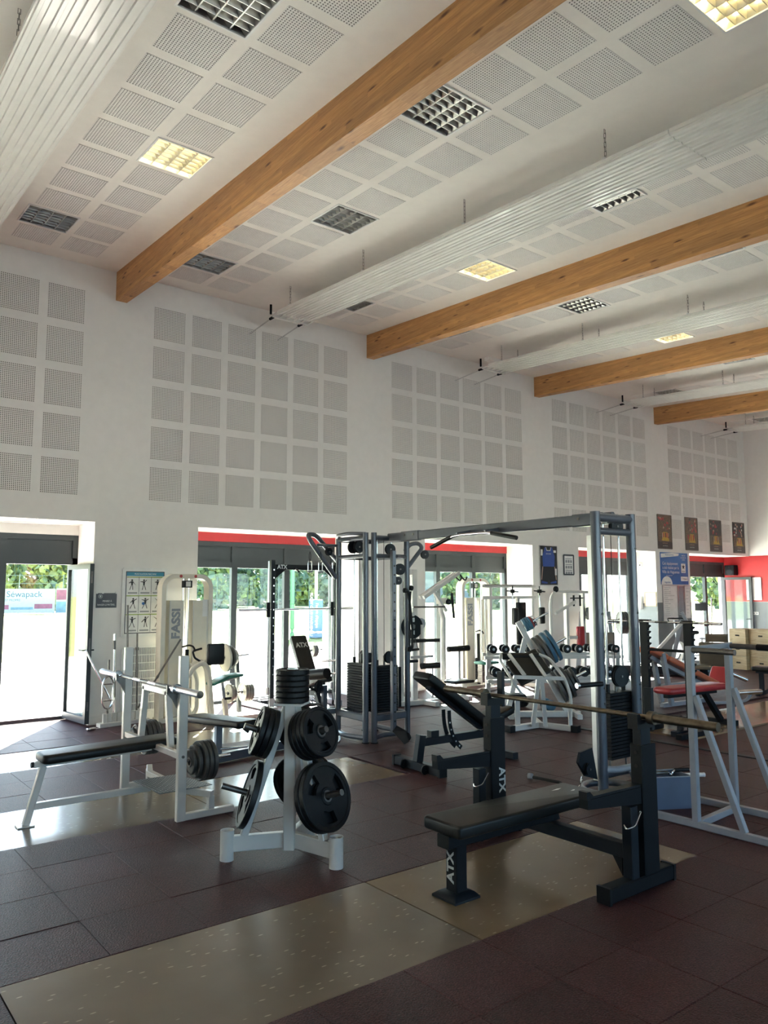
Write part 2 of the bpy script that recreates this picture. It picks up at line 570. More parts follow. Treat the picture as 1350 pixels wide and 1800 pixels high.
    def mesh(self, name, mats, smooth=True):
        me = bpy.data.meshes.new(name)
        me.from_pydata(self.v, [], self.f)
        for m in (mats if isinstance(mats, (list, tuple)) else [mats]):
            me.materials.append(MATS[m])
        me.polygons.foreach_set('material_index', self.mi)
        if smooth:
            me.polygons.foreach_set('use_smooth', [True] * len(me.polygons))
            me.set_sharp_from_angle(angle=R(38))
        me.update()
        return me
    def build(self, name, mats, parent=None, smooth=True):
        return place(name, self.mesh(name, mats, smooth), parent)

WORLD_ROOTS = set()
def place(name, me, parent=None, loc=None, rot=None):
    o = bpy.data.objects.new(name, me)
    COL.objects.link(o)
    if parent is not None:
        o.parent = parent
        r = root_of(parent)
        if r.name in WORLD_ROOTS and loc is None:
            if parent is r:
                o.matrix_parent_inverse = Matrix.Translation(-r.location)
            # a sub-part of a world-built part shares its frame
    if loc is not None:
        o.location = loc
    if rot is not None:
        o.rotation_euler = rot
    return o
def root_of(o):
    while o.parent is not None:
        o = o.parent
    return o
def tag(o, label, cat, group=None):
    o['label'] = label
    o['category'] = cat
    if group:
        o['group'] = group
    return o
def thing(name, label, cat, loc=(0, 0, 0), rz=0.0, group=None, world=False):
    """an empty at the thing's base; world=True: its parts are given in world coordinates"""
    o = bpy.data.objects.new(name, None)
    COL.objects.link(o)
    o.empty_display_size = 0.05
    o.location = loc
    o.rotation_euler = (0, 0, rz)
    if world:
        WORLD_ROOTS.add(o.name)
    return tag(o, label, cat, group)
def struct(o):
    o['kind'] = 'structure'
    return o
def copy_tree(o, parent=None, loc=None, rot=None, label=None):
    c = o.copy()
    COL.objects.link(c)
    c.parent = parent
    if loc is not None:
        c.location = loc
    if rot is not None:
        c.rotation_euler = rot
    if label:
        c['label'] = label
    for ch in list(o.children):
        copy_tree(ch, c)
    return c
def axis_rot(d):
    """euler turning local +Z to direction d"""
    return Vector(d).to_track_quat('Z', 'Y').to_euler()
_TXT = {}
def text_obj(name, s, size, matname, parent, loc, rot, depth=0.002, align='CENTER', sx=1.0, bold=0.0):
    cu = bpy.data.curves.new(name, 'FONT')
    cu.body = s
    cu.size = size
    cu.extrude = depth
    cu.offset = size * bold
    cu.align_x = align
    cu.align_y = 'CENTER'
    cu.resolution_u = 3
    tmp = bpy.data.objects.new('tmp_text', cu)
    COL.objects.link(tmp)
    dg = bpy.context.evaluated_depsgraph_get()
    me = bpy.data.meshes.new_from_object(tmp.evaluated_get(dg))
    bpy.data.objects.remove(tmp)
    me.name = name
    me.materials.clear()
    me.materials.append(MATS[matname])
    M4 = Matrix.Translation(loc) @ (rot if isinstance(rot, Matrix) else Euler(rot).to_matrix()).to_4x4() @ Matrix.Diagonal((sx, 1, 1, 1))
    me.transform(M4)
    return place(name, me, parent)
# ------------------------------------------------------------------ the room
D = 10.776            # inner face of the window wall
YF = 11.52            # window frames
XE = 21.44            # end wall
XL, YB = -4.6, -6.2   # walls behind the camera
PB = 4.485            # beam spacing
HEAD = 2.755
SL = 0.055
def zc(y): return 6.359 + SL * (y - D)
TILT = math.atan(SL)

# floor slab, rubber tiles, boards
fl = MB()
fl.bb((XL - .3, YB - .3, -0.25), (XE + .3, 11.75, -0.022))
floor = struct(fl.build('floor', 'rubber_granulate'))
SHEETS = []
GX, GY = 0.515, 0.503
sheet_rects = [(0.885, 2.945, 2.962, 3.975, 'board_grey'), (2.955, 5.005, 2.962, 3.975, 'board_brown'),
               (-1.175, 0.875, 5.985, 7.005, 'board_grey'), (0.885, 2.945, 5.985, 7.005, 'board_grey'), (2.955, 4.94, 5.985, 7.005, 'board_brown'),
               (0.885, 2.945, 8.47, 9.47, 'board_grey'), (2.955, 4.94, 8.47, 9.47, 'board_grey'),
               (8.86, 10.92, 5.24, 6.24, 'board_light'), (10.93, 12.99, 5.24, 6.24, 'board_light')]
for x0, x1, y0, y1, m in sheet_rects:
    b = MB()
    b.box(((x0 + x1) / 2, (y0 + y1) / 2, -0.012), (x1 - x0, y1 - y0, 0.02))
    b.build('floor_board', m, floor)
tile_b = MB()
ch = 0.0025
hx, hy = GX / 2 - 0.0012, GY / 2 - 0.0012
tile_b.add([(-hx, -hy, -0.02), (hx, -hy, -0.02), (hx, hy, -0.02), (-hx, hy, -0.02),
            (-hx, -hy, -ch), (hx, -hy, -ch), (hx, hy, -ch), (-hx, hy, -ch),
            (-hx + ch, -hy + ch, 0), (hx - ch, -hy + ch, 0), (hx - ch, hy - ch, 0), (-hx + ch, hy - ch, 0)],
           [(0, 1, 5, 4), (1, 2, 6, 5), (2, 3, 7, 6), (3, 0, 4, 7), (4, 5, 9, 8), (5, 6, 10, 9), (6, 7, 11, 10), (7, 4, 8, 11), (8, 9, 10, 11)])
tile_me = tile_b.mesh('rubber_tile', 'rubber_granulate', smooth=False)
cells = []
i0 = int((XL - 0.88) / GX) - 1
for i in range(i0, 42):
    for j in range(-24, 17):
        x = 0.88 + (i + .5) * GX
        y = 3.98 + (j + .5) * GY
        if x < XL or x > XE or y < YB or y > 11.3:
            continue
        if 8.27 < x + GX / 2 and x - GX / 2 < 8.35 and y < 8:
            pass
        clash = any(x0 - .2 < x < x1 + .2 and y0 - .2 < y < y1 + .2 for x0, x1, y0, y1, m in sheet_rects)
        if clash:
            continue
        cells.append((x, y))
def cam_px(p):
    q = Vector(p) - Vector((0, 0, CAM_H))
    dd = q.dot(fwd)
    if dd < 0.3:
        return None
    return 675 + FPX * q.dot(r2) / dd, 900 - FPX * q.dot(u2) / dd, dd
def in_view(p):
    s = cam_px(p)
    return s is not None and -60 < s[0] < 1410 and s[1] < 1860
cells.sort(key=lambda c: (0 if in_view((c[0], c[1], 0)) else 1, c[0] ** 2 + c[1] ** 2))
rest = MB()
for n, (x, y) in enumerate(cells):
    if n < 300:
        place('rubber_tile', tile_me, floor, (x, y, random.uniform(-0.0015, 0.0015)))
    else:
        rest.add([(px + x, py + y, pz) for px, py, pz in tile_b.v], tile_b.f)
ro = rest.build('rubber_tiles', 'rubber_granulate', floor, smooth=False)
ro['kind'] = 'stuff'

# window wall with deep openings
OPEN = []
k = -1
for k in range(-1, 5):
    x0 = 0.385 + PB * k + (0.006 * k)
    x1 = x0 + 2.985
    if k == 4:
        x1 = XE
    OPEN.append((x0, x1))
YO = 11.72
wb = MB()
xs = XL - 0.3
for x0, x1 in OPEN:
    wb.bb((xs, D, 0), (x0, YO, 6.75))
    wb.bb((x0, D, HEAD), (x1, YO, 6.75))
    xs = x1
wb.bb((xs, D, 0), (XE + .3, YO, 6.75)) if xs < XE else wb.bb((XE, D - 0, 0), (XE + .3, YO, 6.75))
wall_w = struct(wb.build('wall_window', 'wall_paint'))
b = MB()
b.bb((XE, YB - .3, 0), (XE + 0.3, D - 0.001, 6.75))
wall_e = struct(b.build('wall_end', 'wall_paint'))
b = MB()
b.bb((XL - .3, YB - .3, 0), (XL, D - 0.001, 6.75))
struct(b.build('wall_left', 'wall_paint'))
# unseen wall behind the camera, with windows added to light the room
FILL_WINDOWS = [(-4.2 + PB * k, -0.25 + PB * k) for k in range(5)]
BZ0, BZ1 = 0.9, 3.5
b = MB()
xs = XL
for x0, x1 in FILL_WINDOWS:
    b.bb((xs, YB - .3, 0), (x0, YB, 6.75))
    b.bb((x0, YB - .3, 0), (x1, YB, BZ0))
    b.bb((x0, YB - .3, BZ1), (x1, YB, 6.75))
    xs = x1
b.bb((xs, YB - .3, 0), (XE, YB, 6.75))
wall_b = struct(b.build('wall_back', 'wall_paint'))
for n, (x0, x1) in enumerate(FILL_WINDOWS):
    root = bpy.data.objects.new('window_%d' % (n + 7), None)  # added window out of view, lets fill light in
    COL.objects.link(root)
    root.location = ((x0 + x1) / 2, YB - .2, BZ0)
    WORLD_ROOTS.add(root.name)
    struct(root)
    f = MB()
    for a_, c in (((x0, BZ0), (x1, BZ0)), ((x1, BZ0), (x1, BZ1)), ((x1, BZ1), (x0, BZ1)), ((x0, BZ1), (x0, BZ0)), (((x0 + x1) / 2, BZ0), ((x0 + x1) / 2, BZ1))):
        f.bar((a_[0], YB - .2, a_[1]), (c[0], YB - .2, c[1]), .08, .08, up=(0, 1, 0))
    f.build('frame', 'frame_grey', root)
    for a_, c in ((x0 + .04, (x0 + x1) / 2 - .04), ((x0 + x1) / 2 + .04, x1 - .04)):
        q = MB()
        q.bb((a_, YB - .204, BZ0 + .04), (c, YB - .196, BZ1 - .04))
        q.build('pane', 'window_glass', root)
# painted bands: red above, grey dado below (end wall and its corner, and one pier)
def band(name, a, b_, m):
    q = MB()
    q.bb(a, b_)
    return struct(q.build(name, m))
band('trim_1', (XE - 0.006, YB, 1.48), (XE, YO - .2, 2.755), 'red_paint')
band('trim_2', (XE - 0.006, YB, 0.0), (XE, YO - .2, 1.475), 'grey_paint')
for k, (n, xa, xb) in enumerate((('trim_3', OPEN[4][1], OPEN[5][0]), ('trim_4', OPEN[3][1], OPEN[4][0]))):
    if k == 0:
        band(n, (xa, D - 0.006, 0), (xb, D, 1.50), 'grey_paint')
# baseboards on the piers
for k in range(5):
    q = MB()
    q.bb((OPEN[k][1], D - 0.014, 0), (OPEN[k + 1][0], D, 0.11))
    struct(q.build('baseboard_window', 'plastic_white' if k < 3 else 'grey_paint'))
# soffit boards under each head: three tiles per opening with joints
for x0, x1 in OPEN:
    so = MB()
    n = 4
    for i in range(n):
        a, c = x0 + (x1 - x0) * i / n, x0 + (x1 - x0) * (i + 1) / n
        so.bb((a + .004, D + .002, HEAD - .012), (c - .004, YF - .01, HEAD - .0005))
    so.build('soffit_board', 'soffit_paint', wall_w)
    for xx, s in ((x0, 1), (x1, -1)):
        if abs(xx - XE) < .01:
            continue
        q = MB()
        q.bb((xx, D + .002, 0), (xx + s * 0.008, YF - .03, HEAD - .013))
        q.build('reveal_board', 'soffit_paint', wall_w)

# perforated acoustic fields: twenty by twenty holes over dark fleece
PF = 0.488
def perforated():
    b = MB()
    n = 20
    p = PF / n
    hw = 0.0060
    t = 0.004
    g = [(-PF / 2 + p * i) for i in range(n + 1)]
    for i in range(n):
        for j in range(n):
            x0, x1, y0, y1 = g[i], g[i + 1], g[j], g[j + 1]
            cx, cy_ = (x0 + x1) / 2, (y0 + y1) / 2
            v = [(x0, y0, t), (x1, y0, t), (x1, y1, t), (x0, y1, t),
                 (cx - hw, cy_ - hw, t), (cx + hw, cy_ - hw, t), (cx + hw, cy_ + hw, t), (cx - hw, cy_ + hw, t),
                 (cx - hw, cy_ - hw, 0.0005), (cx + hw, cy_ - hw, 0.0005), (cx + hw, cy_ + hw, 0.0005), (cx - hw, cy_ + hw, 0.0005)]
            b.slot = 0
            b.add(v, [(0, 1, 5, 4), (1, 2, 6, 5), (2, 3, 7, 6), (3, 0, 4, 7), (5, 9, 8, 4), (6, 10, 9, 5), (7, 11, 10, 6), (4, 8, 11, 7)])
            b.slot = 1
            n0 = len(b.v) - 4
            b.f.append((n0, n0 + 1, n0 + 2, n0 + 3))
            b.mi.append(1)
    b.slot = 0
    h = PF / 2
    b.add([(-h, -h, 0), (h, -h, 0), (h, h, 0), (-h, h, 0), (-h, -h, t), (h, -h, t), (h, h, t), (-h, h, t)],
          [(0, 1, 5, 4), (1, 2, 6, 5), (2, 3, 7, 6), (3, 0, 4, 7)])
    return b.mesh('perforated_panel', ['panel_paint', 'fleece_dark'], smooth=False)
PERF = perforated()
XB0 = 4.111
ZT = 4.208 + 1.775
for k in range(-1, 4):
    for c in range(6):
        x = XB0 + PB * k + 0.6 * c + PF / 2
        if k == -1 and c < 3:
            continue
        for r_ in range(5):
            z = ZT - 0.6 * r_ - PF / 2
            place('perforated_panel', PERF, wall_w, (x, D, z), (R(90), 0, 0))
for c in range(7):
    for r_ in range(5):
        place('perforated_panel', PERF, wall_e, (XE, 10.06 - 0.6 * c - PF / 2, ZT - 0.6 * r_ - PF / 2), (R(90), 0, R(-90)))

# ceiling with recesses for the louvre lights
LIGHTS = []
for kb in range(-1, 5):
    o = PB * kb
    for gx, rows in ((4.40 - PB, ((9.55, 0), (7.15, 1), (4.75, 0), (2.35, 1), (-0.05, 0))),
                     (6.78 - PB, ((9.55, 0), (7.15, 1), (4.75, 0), (2.35, 1), (-0.05, 0)))):
        for y, cidx in rows:
            LIGHTS.append((gx + PB + o - 0.0 + 0.6 * cidx, y))
LIGHTS = [(x, y) for x, y in LIGHTS if XL + .5 < x < XE - .4]
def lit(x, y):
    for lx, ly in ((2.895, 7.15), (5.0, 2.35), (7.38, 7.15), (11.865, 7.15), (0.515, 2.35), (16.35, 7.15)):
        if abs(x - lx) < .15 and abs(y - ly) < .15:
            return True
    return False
LS = 0.585
xb = sorted({XL, XE} | {round(x - LS / 2, 4) for x, y in LIGHTS} | {round(x + LS / 2, 4) for x, y in LIGHTS})
yb = sorted({YB, D} | {round(y - LS / 2, 4) for y in (9.55, 7.15, 4.75, 2.35, -.05)} | {round(y + LS / 2, 4) for y in (9.55, 7.15, 4.75, 2.35, -.05)})
cb = MB()
idx = {}
for i, x in enumerate(xb):
    for j, y in enumerate(yb):
        idx[i, j] = len(cb.v)
        cb.v.append((x, y, zc(y)))
for i in range(len(xb) - 1):
    for j in range(len(yb) - 1):
        mx, my = (xb[i] + xb[i + 1]) / 2, (yb[j] + yb[j + 1]) / 2
        if any(abs(mx - x) < .05 and abs(my - y) < .05 for x, y in LIGHTS):
            continue
        cb.f.append((idx[i, j], idx[i, j + 1], idx[i + 1, j + 1], idx[i + 1, j]))
        cb.mi.append(0)
ceiling = struct(cb.build('ceiling', 'ceiling_paint', smooth=False))
rf = MB()
rf.add([(XL - .3, YB - .3, zc(YB) + .35), (XE + .3, YB - .3, zc(YB) + .35), (XE + .3, YO, zc(YO) + .35), (XL - .3, YO, zc(YO) + .35)], [(0, 1, 2, 3)])
struct(rf.build('ceiling_light_block', 'grey_paint', smooth=False))  # unseen sheet added above the ceiling to block light leaks
npan = 0
for kb in range(-1, 5):
    for gx in (4.40, 5.0, 6.78, 7.38):
        x = gx - PB + PB * kb + PB * 0
        x = gx + PB * (kb - 0)
        if not (XL + .4 < x < XE - .4):
            continue
        for j in range(0, 22):
            y = 10.15 - 0.6 * j
            if any(abs(x - lx) < .1 and abs(y - ly) < .1 for lx, ly in LIGHTS):
                continue
            p = (x, y, zc(y))
            s = cam_px(p)
            if s is None or not (-90 < s[0] < 1440 and -90 < s[1] < 1500):
                continue
            place('perforated_panel', PERF, ceiling, p, (PI + TILT, 0, 0))
            npan += 1

# glue-laminated beams
BW, BD = 0.16, 0.42
for kb in range(-1, 4):
    x0 = 3.54 + PB * kb
    b = MB()
    ys = (YB, D)
    v = []
    for y in ys:
        z1 = zc(y)
        v += [(0, y, z1 - BD), (BW, y, z1 - BD), (BW, y, z1 + .01), (0, y, z1 + .01)]
    b.add(v, [(0, 4, 5, 1), (1, 5, 6, 2), (2, 6, 7, 3), (3, 7, 4, 0), (0, 1, 2, 3), (4, 7, 6, 5)])
    o = b.build('glulam_beam', 'glulam', smooth=False)
    o.location = (x0, 0, 0)
    names = ['out of view over the camera', 'meeting the wall between the open glass door and the exercise chart', 'meeting the wall above the tall cable tower', 'meeting the wall above the singlet poster', 'meeting the wall above the tall basketball posters']
    tag(o, 'brown laminated wood ceiling beam ' + names[kb + 1], 'beam', 'laminated ceiling beams')
    struct(o)

# louvre lights
def make_light(on):
    """600 mm recessed fitting, local z down to the room is negative"""
    root = thing('ceiling_light', 'x', 'ceiling light', group='recessed louvre ceiling lights')
    h = LS / 2
    f = MB()
    fr = 0.018
    for sx_, sy_, lx, ly in ((0, 1, LS, fr), (0, -1, LS, fr), (1, 0, fr, LS - 2 * fr), (-1, 0, fr, LS - 2 * fr)):
        f.box((sx_ * (h - fr / 2), sy_ * (h - fr / 2), -0.004), (lx, ly, 0.012))
    f.build('frame', 'plastic_white', root)
    q = MB()
    hh = 0.10
    g = h - 0.006
    q.add([(-g, -g, 0), (g, -g, 0), (g, g, 0), (-g, g, 0), (-g, -g, hh), (g, -g, hh), (g, g, hh), (-g, g, hh)],
          [(4, 5, 6, 7), (0, 1, 5, 4), (1, 2, 6, 5), (2, 3, 7, 6), (3, 0, 4, 7)])
    q.build('housing', 'aluminium' if not on else 'housing_lit', root, smooth=False)
    l = MB()
    # four troughs between five wedge-shaped reflectors, crossed by thin blades
    for i in range(5):
        x = -g + 2 * g * i / 4
        l.add([(x - .004, -g, 0.004), (x + .004, -g, 0.004), (x + .046, -g, .062), (x - .046, -g, .062),
               (x - .004, g, 0.004), (x + .004, g, 0.004), (x + .046, g, .062), (x - .046, g, .062)],
              [(0, 4, 5, 1), (1, 5, 6, 2), (3, 7, 4, 0), (0, 1, 2, 3), (4, 7, 6, 5)])
    for j in range(1, 7):
        y = -g + 2 * g * j / 7
        l.add([(-g, y - .003, 0.004), (-g, y + .003, 0.004), (-g, y + .024, .058), (-g, y - .024, .058),
               (g, y - .003, 0.004), (g, y + .003, 0.004), (g, y + .024, .058), (g, y - .024, .058)],
              [(0, 1, 5, 4), (1, 2, 6, 5), (3, 0, 4, 7), (0, 3, 2, 1), (4, 5, 6, 7)])
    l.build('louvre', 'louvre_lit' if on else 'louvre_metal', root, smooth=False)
    for i in range(4):
        x = -g + 2 * g * (i + .5) / 4
        t = MB()
        t.cyl((x, -g + .01, .075), (x, g - .01, .075), 0.013, seg=8)
        t.build('tube', 'tube_lit' if on else 'tube_off', root)
    return root
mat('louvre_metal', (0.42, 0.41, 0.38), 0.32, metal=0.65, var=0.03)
mat('louvre_lit', (0.86, 0.82, 0.66), 0.25, metal=0.5, var=0.03)  # paler yellow copy of louvre_metal, tube glow put into the colour
mat('housing_lit', (0.90, 0.88, 0.78), 0.3, var=0.02)  # housing colour for lit fittings, brightened to carry the tube glow
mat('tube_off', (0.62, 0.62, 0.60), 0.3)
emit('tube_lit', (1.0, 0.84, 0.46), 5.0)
light_on, light_off = make_light(True), make_light(False)
used_on = used_off = False
beamnames = {}
def bay_text(x):
    k = int(math.floor((x - 3.54) / PB)) + 1
    return {0: 'ahead of the beam that ends beside the exercise chart', 1: 'between the two longest visible beams', 2: 'between the second and third beams', 3: 'between the third and fourth beams', 4: 'beyond the last beam'}.get(k, 'over the camera')
rowtxt = {9.55: 'in the row along the window wall', 7.15: 'in the second row from the window wall', 4.75: 'in the third row from the window wall', 2.35: 'in the fourth row from the window wall', -0.05: 'in the last row'}
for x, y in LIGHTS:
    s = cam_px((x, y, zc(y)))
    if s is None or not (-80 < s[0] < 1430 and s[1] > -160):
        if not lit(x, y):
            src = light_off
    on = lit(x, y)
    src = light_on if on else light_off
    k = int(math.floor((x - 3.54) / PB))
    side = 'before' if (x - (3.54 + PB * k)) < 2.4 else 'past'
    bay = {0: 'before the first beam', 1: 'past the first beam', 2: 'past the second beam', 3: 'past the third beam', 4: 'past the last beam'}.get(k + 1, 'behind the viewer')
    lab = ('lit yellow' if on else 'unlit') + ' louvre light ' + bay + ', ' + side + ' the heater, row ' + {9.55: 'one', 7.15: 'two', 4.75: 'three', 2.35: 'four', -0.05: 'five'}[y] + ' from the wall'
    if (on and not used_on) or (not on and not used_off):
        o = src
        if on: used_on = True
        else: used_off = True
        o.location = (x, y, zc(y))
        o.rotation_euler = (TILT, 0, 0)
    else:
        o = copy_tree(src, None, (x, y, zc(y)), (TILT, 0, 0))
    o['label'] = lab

# radiant heating panels hung on chains under each bay
HW = 0.63
def heater(kb, xc, label):
    root = thing('radiant_heater', label, 'heater', (xc, 0, 0), world=False, group='white ribbed radiant ceiling heaters')
    y0, y1 = YB + .4, 9.86
    drop = 0.335
    zz = lambda y: zc(y) - drop
    # ribbed underside: profile across x swept along y
    prof = []
    n = 5
    pw = HW / n
    for i in range(n):
        a = -HW / 2 + pw * i
        prof += [(a, 0.0), (a + pw * .10, 0.0), (a + pw * .14, -0.018), (a + pw * .34, -0.018), (a + pw * .38, -0.006), (a + pw * .62, -0.006), (a + pw * .66, -0.018), (a + pw * .86, -0.018), (a + pw * .90, 0.0)]
    prof += [(HW / 2, 0.0), (HW / 2, 0.035), (-HW / 2, 0.035)]
    m = len(prof)
    seams = [y0, 3.35, y1]
    for a, c in zip(seams[:-1], seams[1:]):
        b = MB()
        v = [(x, a + .004, zz(a) + z) for x, z in prof] + [(x, c - .004, zz(c) + z) for x, z in prof]
        b.add(v, [(i, (i + 1) % m, (i + 1) % m + m, i + m) for i in range(m)] + [tuple(range(m - 1, -1, -1)), tuple(range(m, 2 * m))])
        b.build('heater_panel', 'white_metal', root, smooth=False)
    # header at the wall end
    b = MB()
    b.bar((-HW / 2, y1 + .16, zz(y1) - .0), (HW / 2, y1 + .16, zz(y1) - .0), 0.05, 0.05)
    for i in range(6):
        x = -HW / 2 + HW * i / 5
        b.bar((x, y1 - .01, zz(y1) + .0), (x, y1 + .15, zz(y1) + .0), 0.028, 0.02)
    b.build('header', 'white_metal', root)
    b = MB()
    b.cyl((-HW / 2 - .02, y1 + .17, zz(y1) + .02), (-HW / 2 - .02, y1 + .17, zz(y1) + .17), 0.018)
    b.build('air_vent', 'black_metal', root)
    for x in (-HW / 2 + .02, HW / 2 - .1):
        p = MB()
        p.cyl((x, y1 + .16, zz(y1) - .02), (x, y1 + .26, zz(y1) - .02), 0.022)
        p.build('valve', 'black_metal', root)
        p = MB()
        p.cyl((x, y1 + .22, zz(y1) - .02), (x, D, zz(y1) - .08), 0.011, seg=10)
        p.build('supply_pipe', 'chrome', root)
    # hanger bars and chains
    for y in (9.54, 7.72, 5.84, 4.0, 2.1):
        for x in (-HW / 2 + .03, HW / 2 - .16):
            c = MB()
            z0, z1 = zz(y) + .03, zc(y)
            nl = 7
            for i in range(nl):
                za, zb = z0 + (z1 - z0) * i / nl, z0 + (z1 - z0) * (i + 1.15) / nl
                zb = min(zb, z1)
                wv = 0.009 if i % 2 else 0.0
                c.path([(x - .009 * (1 - i % 2), y - wv, za), (x - .009 * (1 - i % 2), y - wv, zb), (x + .009 * (1 - i % 2), y + wv, zb), (x + .009 * (1 - i % 2), y + wv, za)], 0.0028, seg=5, closed=True)
            c.build('chain', 'dark_steel', root, smooth=False)
        c = MB()
        c.bar((-HW / 2, y, zz(y) + .045), (HW / 2, y, zz(y) + .045), 0.02, 0.02)
        c.build('hanger_bar', 'aluminium', root)
    return root
heater(0, 1.42, 'white ribbed radiant heater hung before the beam that ends beside the exercise chart')
heater(1, 5.98, 'longest visible white ribbed radiant heater, between the first two wooden beams')
heater(2, 5.98 + PB + .02, 'white ribbed radiant heater on chains between the second and third beams')
heater(3, 5.98 + 2 * PB, 'white ribbed radiant heater on chains between the third and fourth beams')
heater(4, 5.98 + 3 * PB, 'white ribbed radiant heater beyond the last wooden beam, mostly cut by the frame edge')

# windows: dark grey frames, three lights each, closed top panels, red fascia
def window(n, x0, x1, doors=False, fascia=True):
    root = bpy.data.objects.new('window_%d' % n, None)
    COL.objects.link(root)
    root.location = ((x0 + x1) / 2, YF, 0)
    WORLD_ROOTS.add(root.name)
    struct(root)
    fw_ = 0.075
    f = MB()
    f.bb((x0, YF, 2.52), (x1, YF + .08, 2.595))
    f.bb((x0, YF, 2.172), (x1, YF + .08, 2.268))
    f.bb((x0, YF, 0), (x1, YF + .10, 0.05))
    f.bb((x0, YF, 0.05), (x0 + fw_, YF + .08, 2.52))
    f.bb((x1 - fw_, YF, 0.05), (x1, YF + .08, 2.52))
    f.build('frame', 'frame_grey', root)
    f = MB()
    f.bb((x0, YF - .012, 2.596), (x1, YF + .08, HEAD - .013))
    f.build('fascia', 'red_paint' if fascia else 'soffit_paint', root)
    L = x1 - x0
    cuts = [x0 + L / 3, x0 + 2 * L / 3]
    for c in cuts:
        m = MB()
        m.bb((c - .05, YF - .004, 0.05), (c + .05, YF + .076, 2.52))
        m.build('mullion', 'frame_grey', root)
    e = [x0 + fw_] + [v for c in cuts for v in (c - .05, c + .05)] + [x1 - fw_]
    for i in range(3):
        a, c = e[2 * i], e[2 * i + 1]
        m = MB()
        m.bb((a, YF + .03, 2.268), (c, YF + .05, 2.52))
        m.build('top_panel', 'frame_grey', root)
        if (doors == 'right' and i == 2) or (doors == 'all' and i == 2):
            continue
        m = MB()
        m.bb((a, YF + .035, 0.05), (c, YF + .043, 2.172))
        m.build('pane', 'window_glass', root)
    return root
for n, (x0, x1) in enumerate(OPEN):
    window(n + 1, x0, x1, doors='right' if n in (1, 5) else False, fascia=(n != 1))
def door_leaf(n, hinge, free, label):
    """glazed leaf standing open into the room"""
    root = bpy.data.objects.new('door_%d' % n, None)
    COL.objects.link(root)
    root.location = (*hinge, 0)
    struct(root)
    dx, dy = free[0] - hinge[0], free[1] - hinge[1]
    Lg = math.hypot(dx, dy)
    root.rotation_euler = (0, 0, math.atan2(dy, dx))
    z0, z1 = 0.03, 2.165
    t = 0.06
    f = MB()
    f.bb((0, -t / 2, z0), (0.05, t / 2, z1))
    f.bb((Lg - .075, -t / 2, z0), (Lg, t / 2, z1))
    f.bb((0.05, -t / 2, z1 - .07), (Lg - .075, t / 2, z1))
    f.bb((0.05, -t / 2, z0), (Lg - .075, t / 2, z0 + .09))
    f.build('frame', 'frame_grey', root)
    g = MB()
    g.bb((0.05, -.006, z0 + .09), (Lg - .075, .006, z1 - .07))
    g.build('pane', 'window_glass', root)
    h = MB()
    for s in (-1, 1):
        h.cyl((Lg - .04, s * t / 2, 1.0), (Lg - .04, s * (t / 2 + .05), 1.0), 0.009)
        h.cyl((Lg - .04, s * (t / 2 + .045), 1.0), (Lg - .16, s * (t / 2 + .045), 1.0), 0.009)
    h.build('handle', 'black_metal', root)
    q = MB()
    q.bb((Lg - .001, -.012, 1.9), (Lg + .003, .012, 2.06))
    q.bb((Lg - .001, -.012, .92), (Lg + .003, .012, 1.16))
    q.bb((Lg - .001, -.012, .2), (Lg + .003, .012, .32))
    q.build('lock_plate', 'dark_steel', root)
    return root
door_leaf(1, (3.25, 11.49), (3.325, 10.70), '')
door_leaf(2, (21.30, 11.49), (21.36, 10.70), '')

# portals guide the sky light through the openings
for n, (x0, x1) in enumerate(OPEN):
    pl = bpy.data.lights.new('sky_portal', 'AREA')
    pl.shape = 'RECTANGLE'
    pl.size = x1 - x0
    pl.size_y = 2.2
    pl.cycles.is_portal = True
    po = bpy.data.objects.new('sky_portal', pl)
    COL.objects.link(po)
    po.location = ((x0 + x1) / 2, YF + .25, 1.1)
    po.rotation_euler = (R(-90), 0, 0)
for x0, x1 in FILL_WINDOWS:
    pl = bpy.data.lights.new('sky_portal', 'AREA')
    pl.shape = 'RECTANGLE'
    pl.size = x1 - x0
    pl.size_y = BZ1 - BZ0
    pl.cycles.is_portal = True
    po = bpy.data.objects.new('sky_portal', pl)
    COL.objects.link(po)
    po.location = ((x0 + x1) / 2, YB - .35, (BZ0 + BZ1) / 2)
    po.rotation_euler = (R(90), 0, 0)
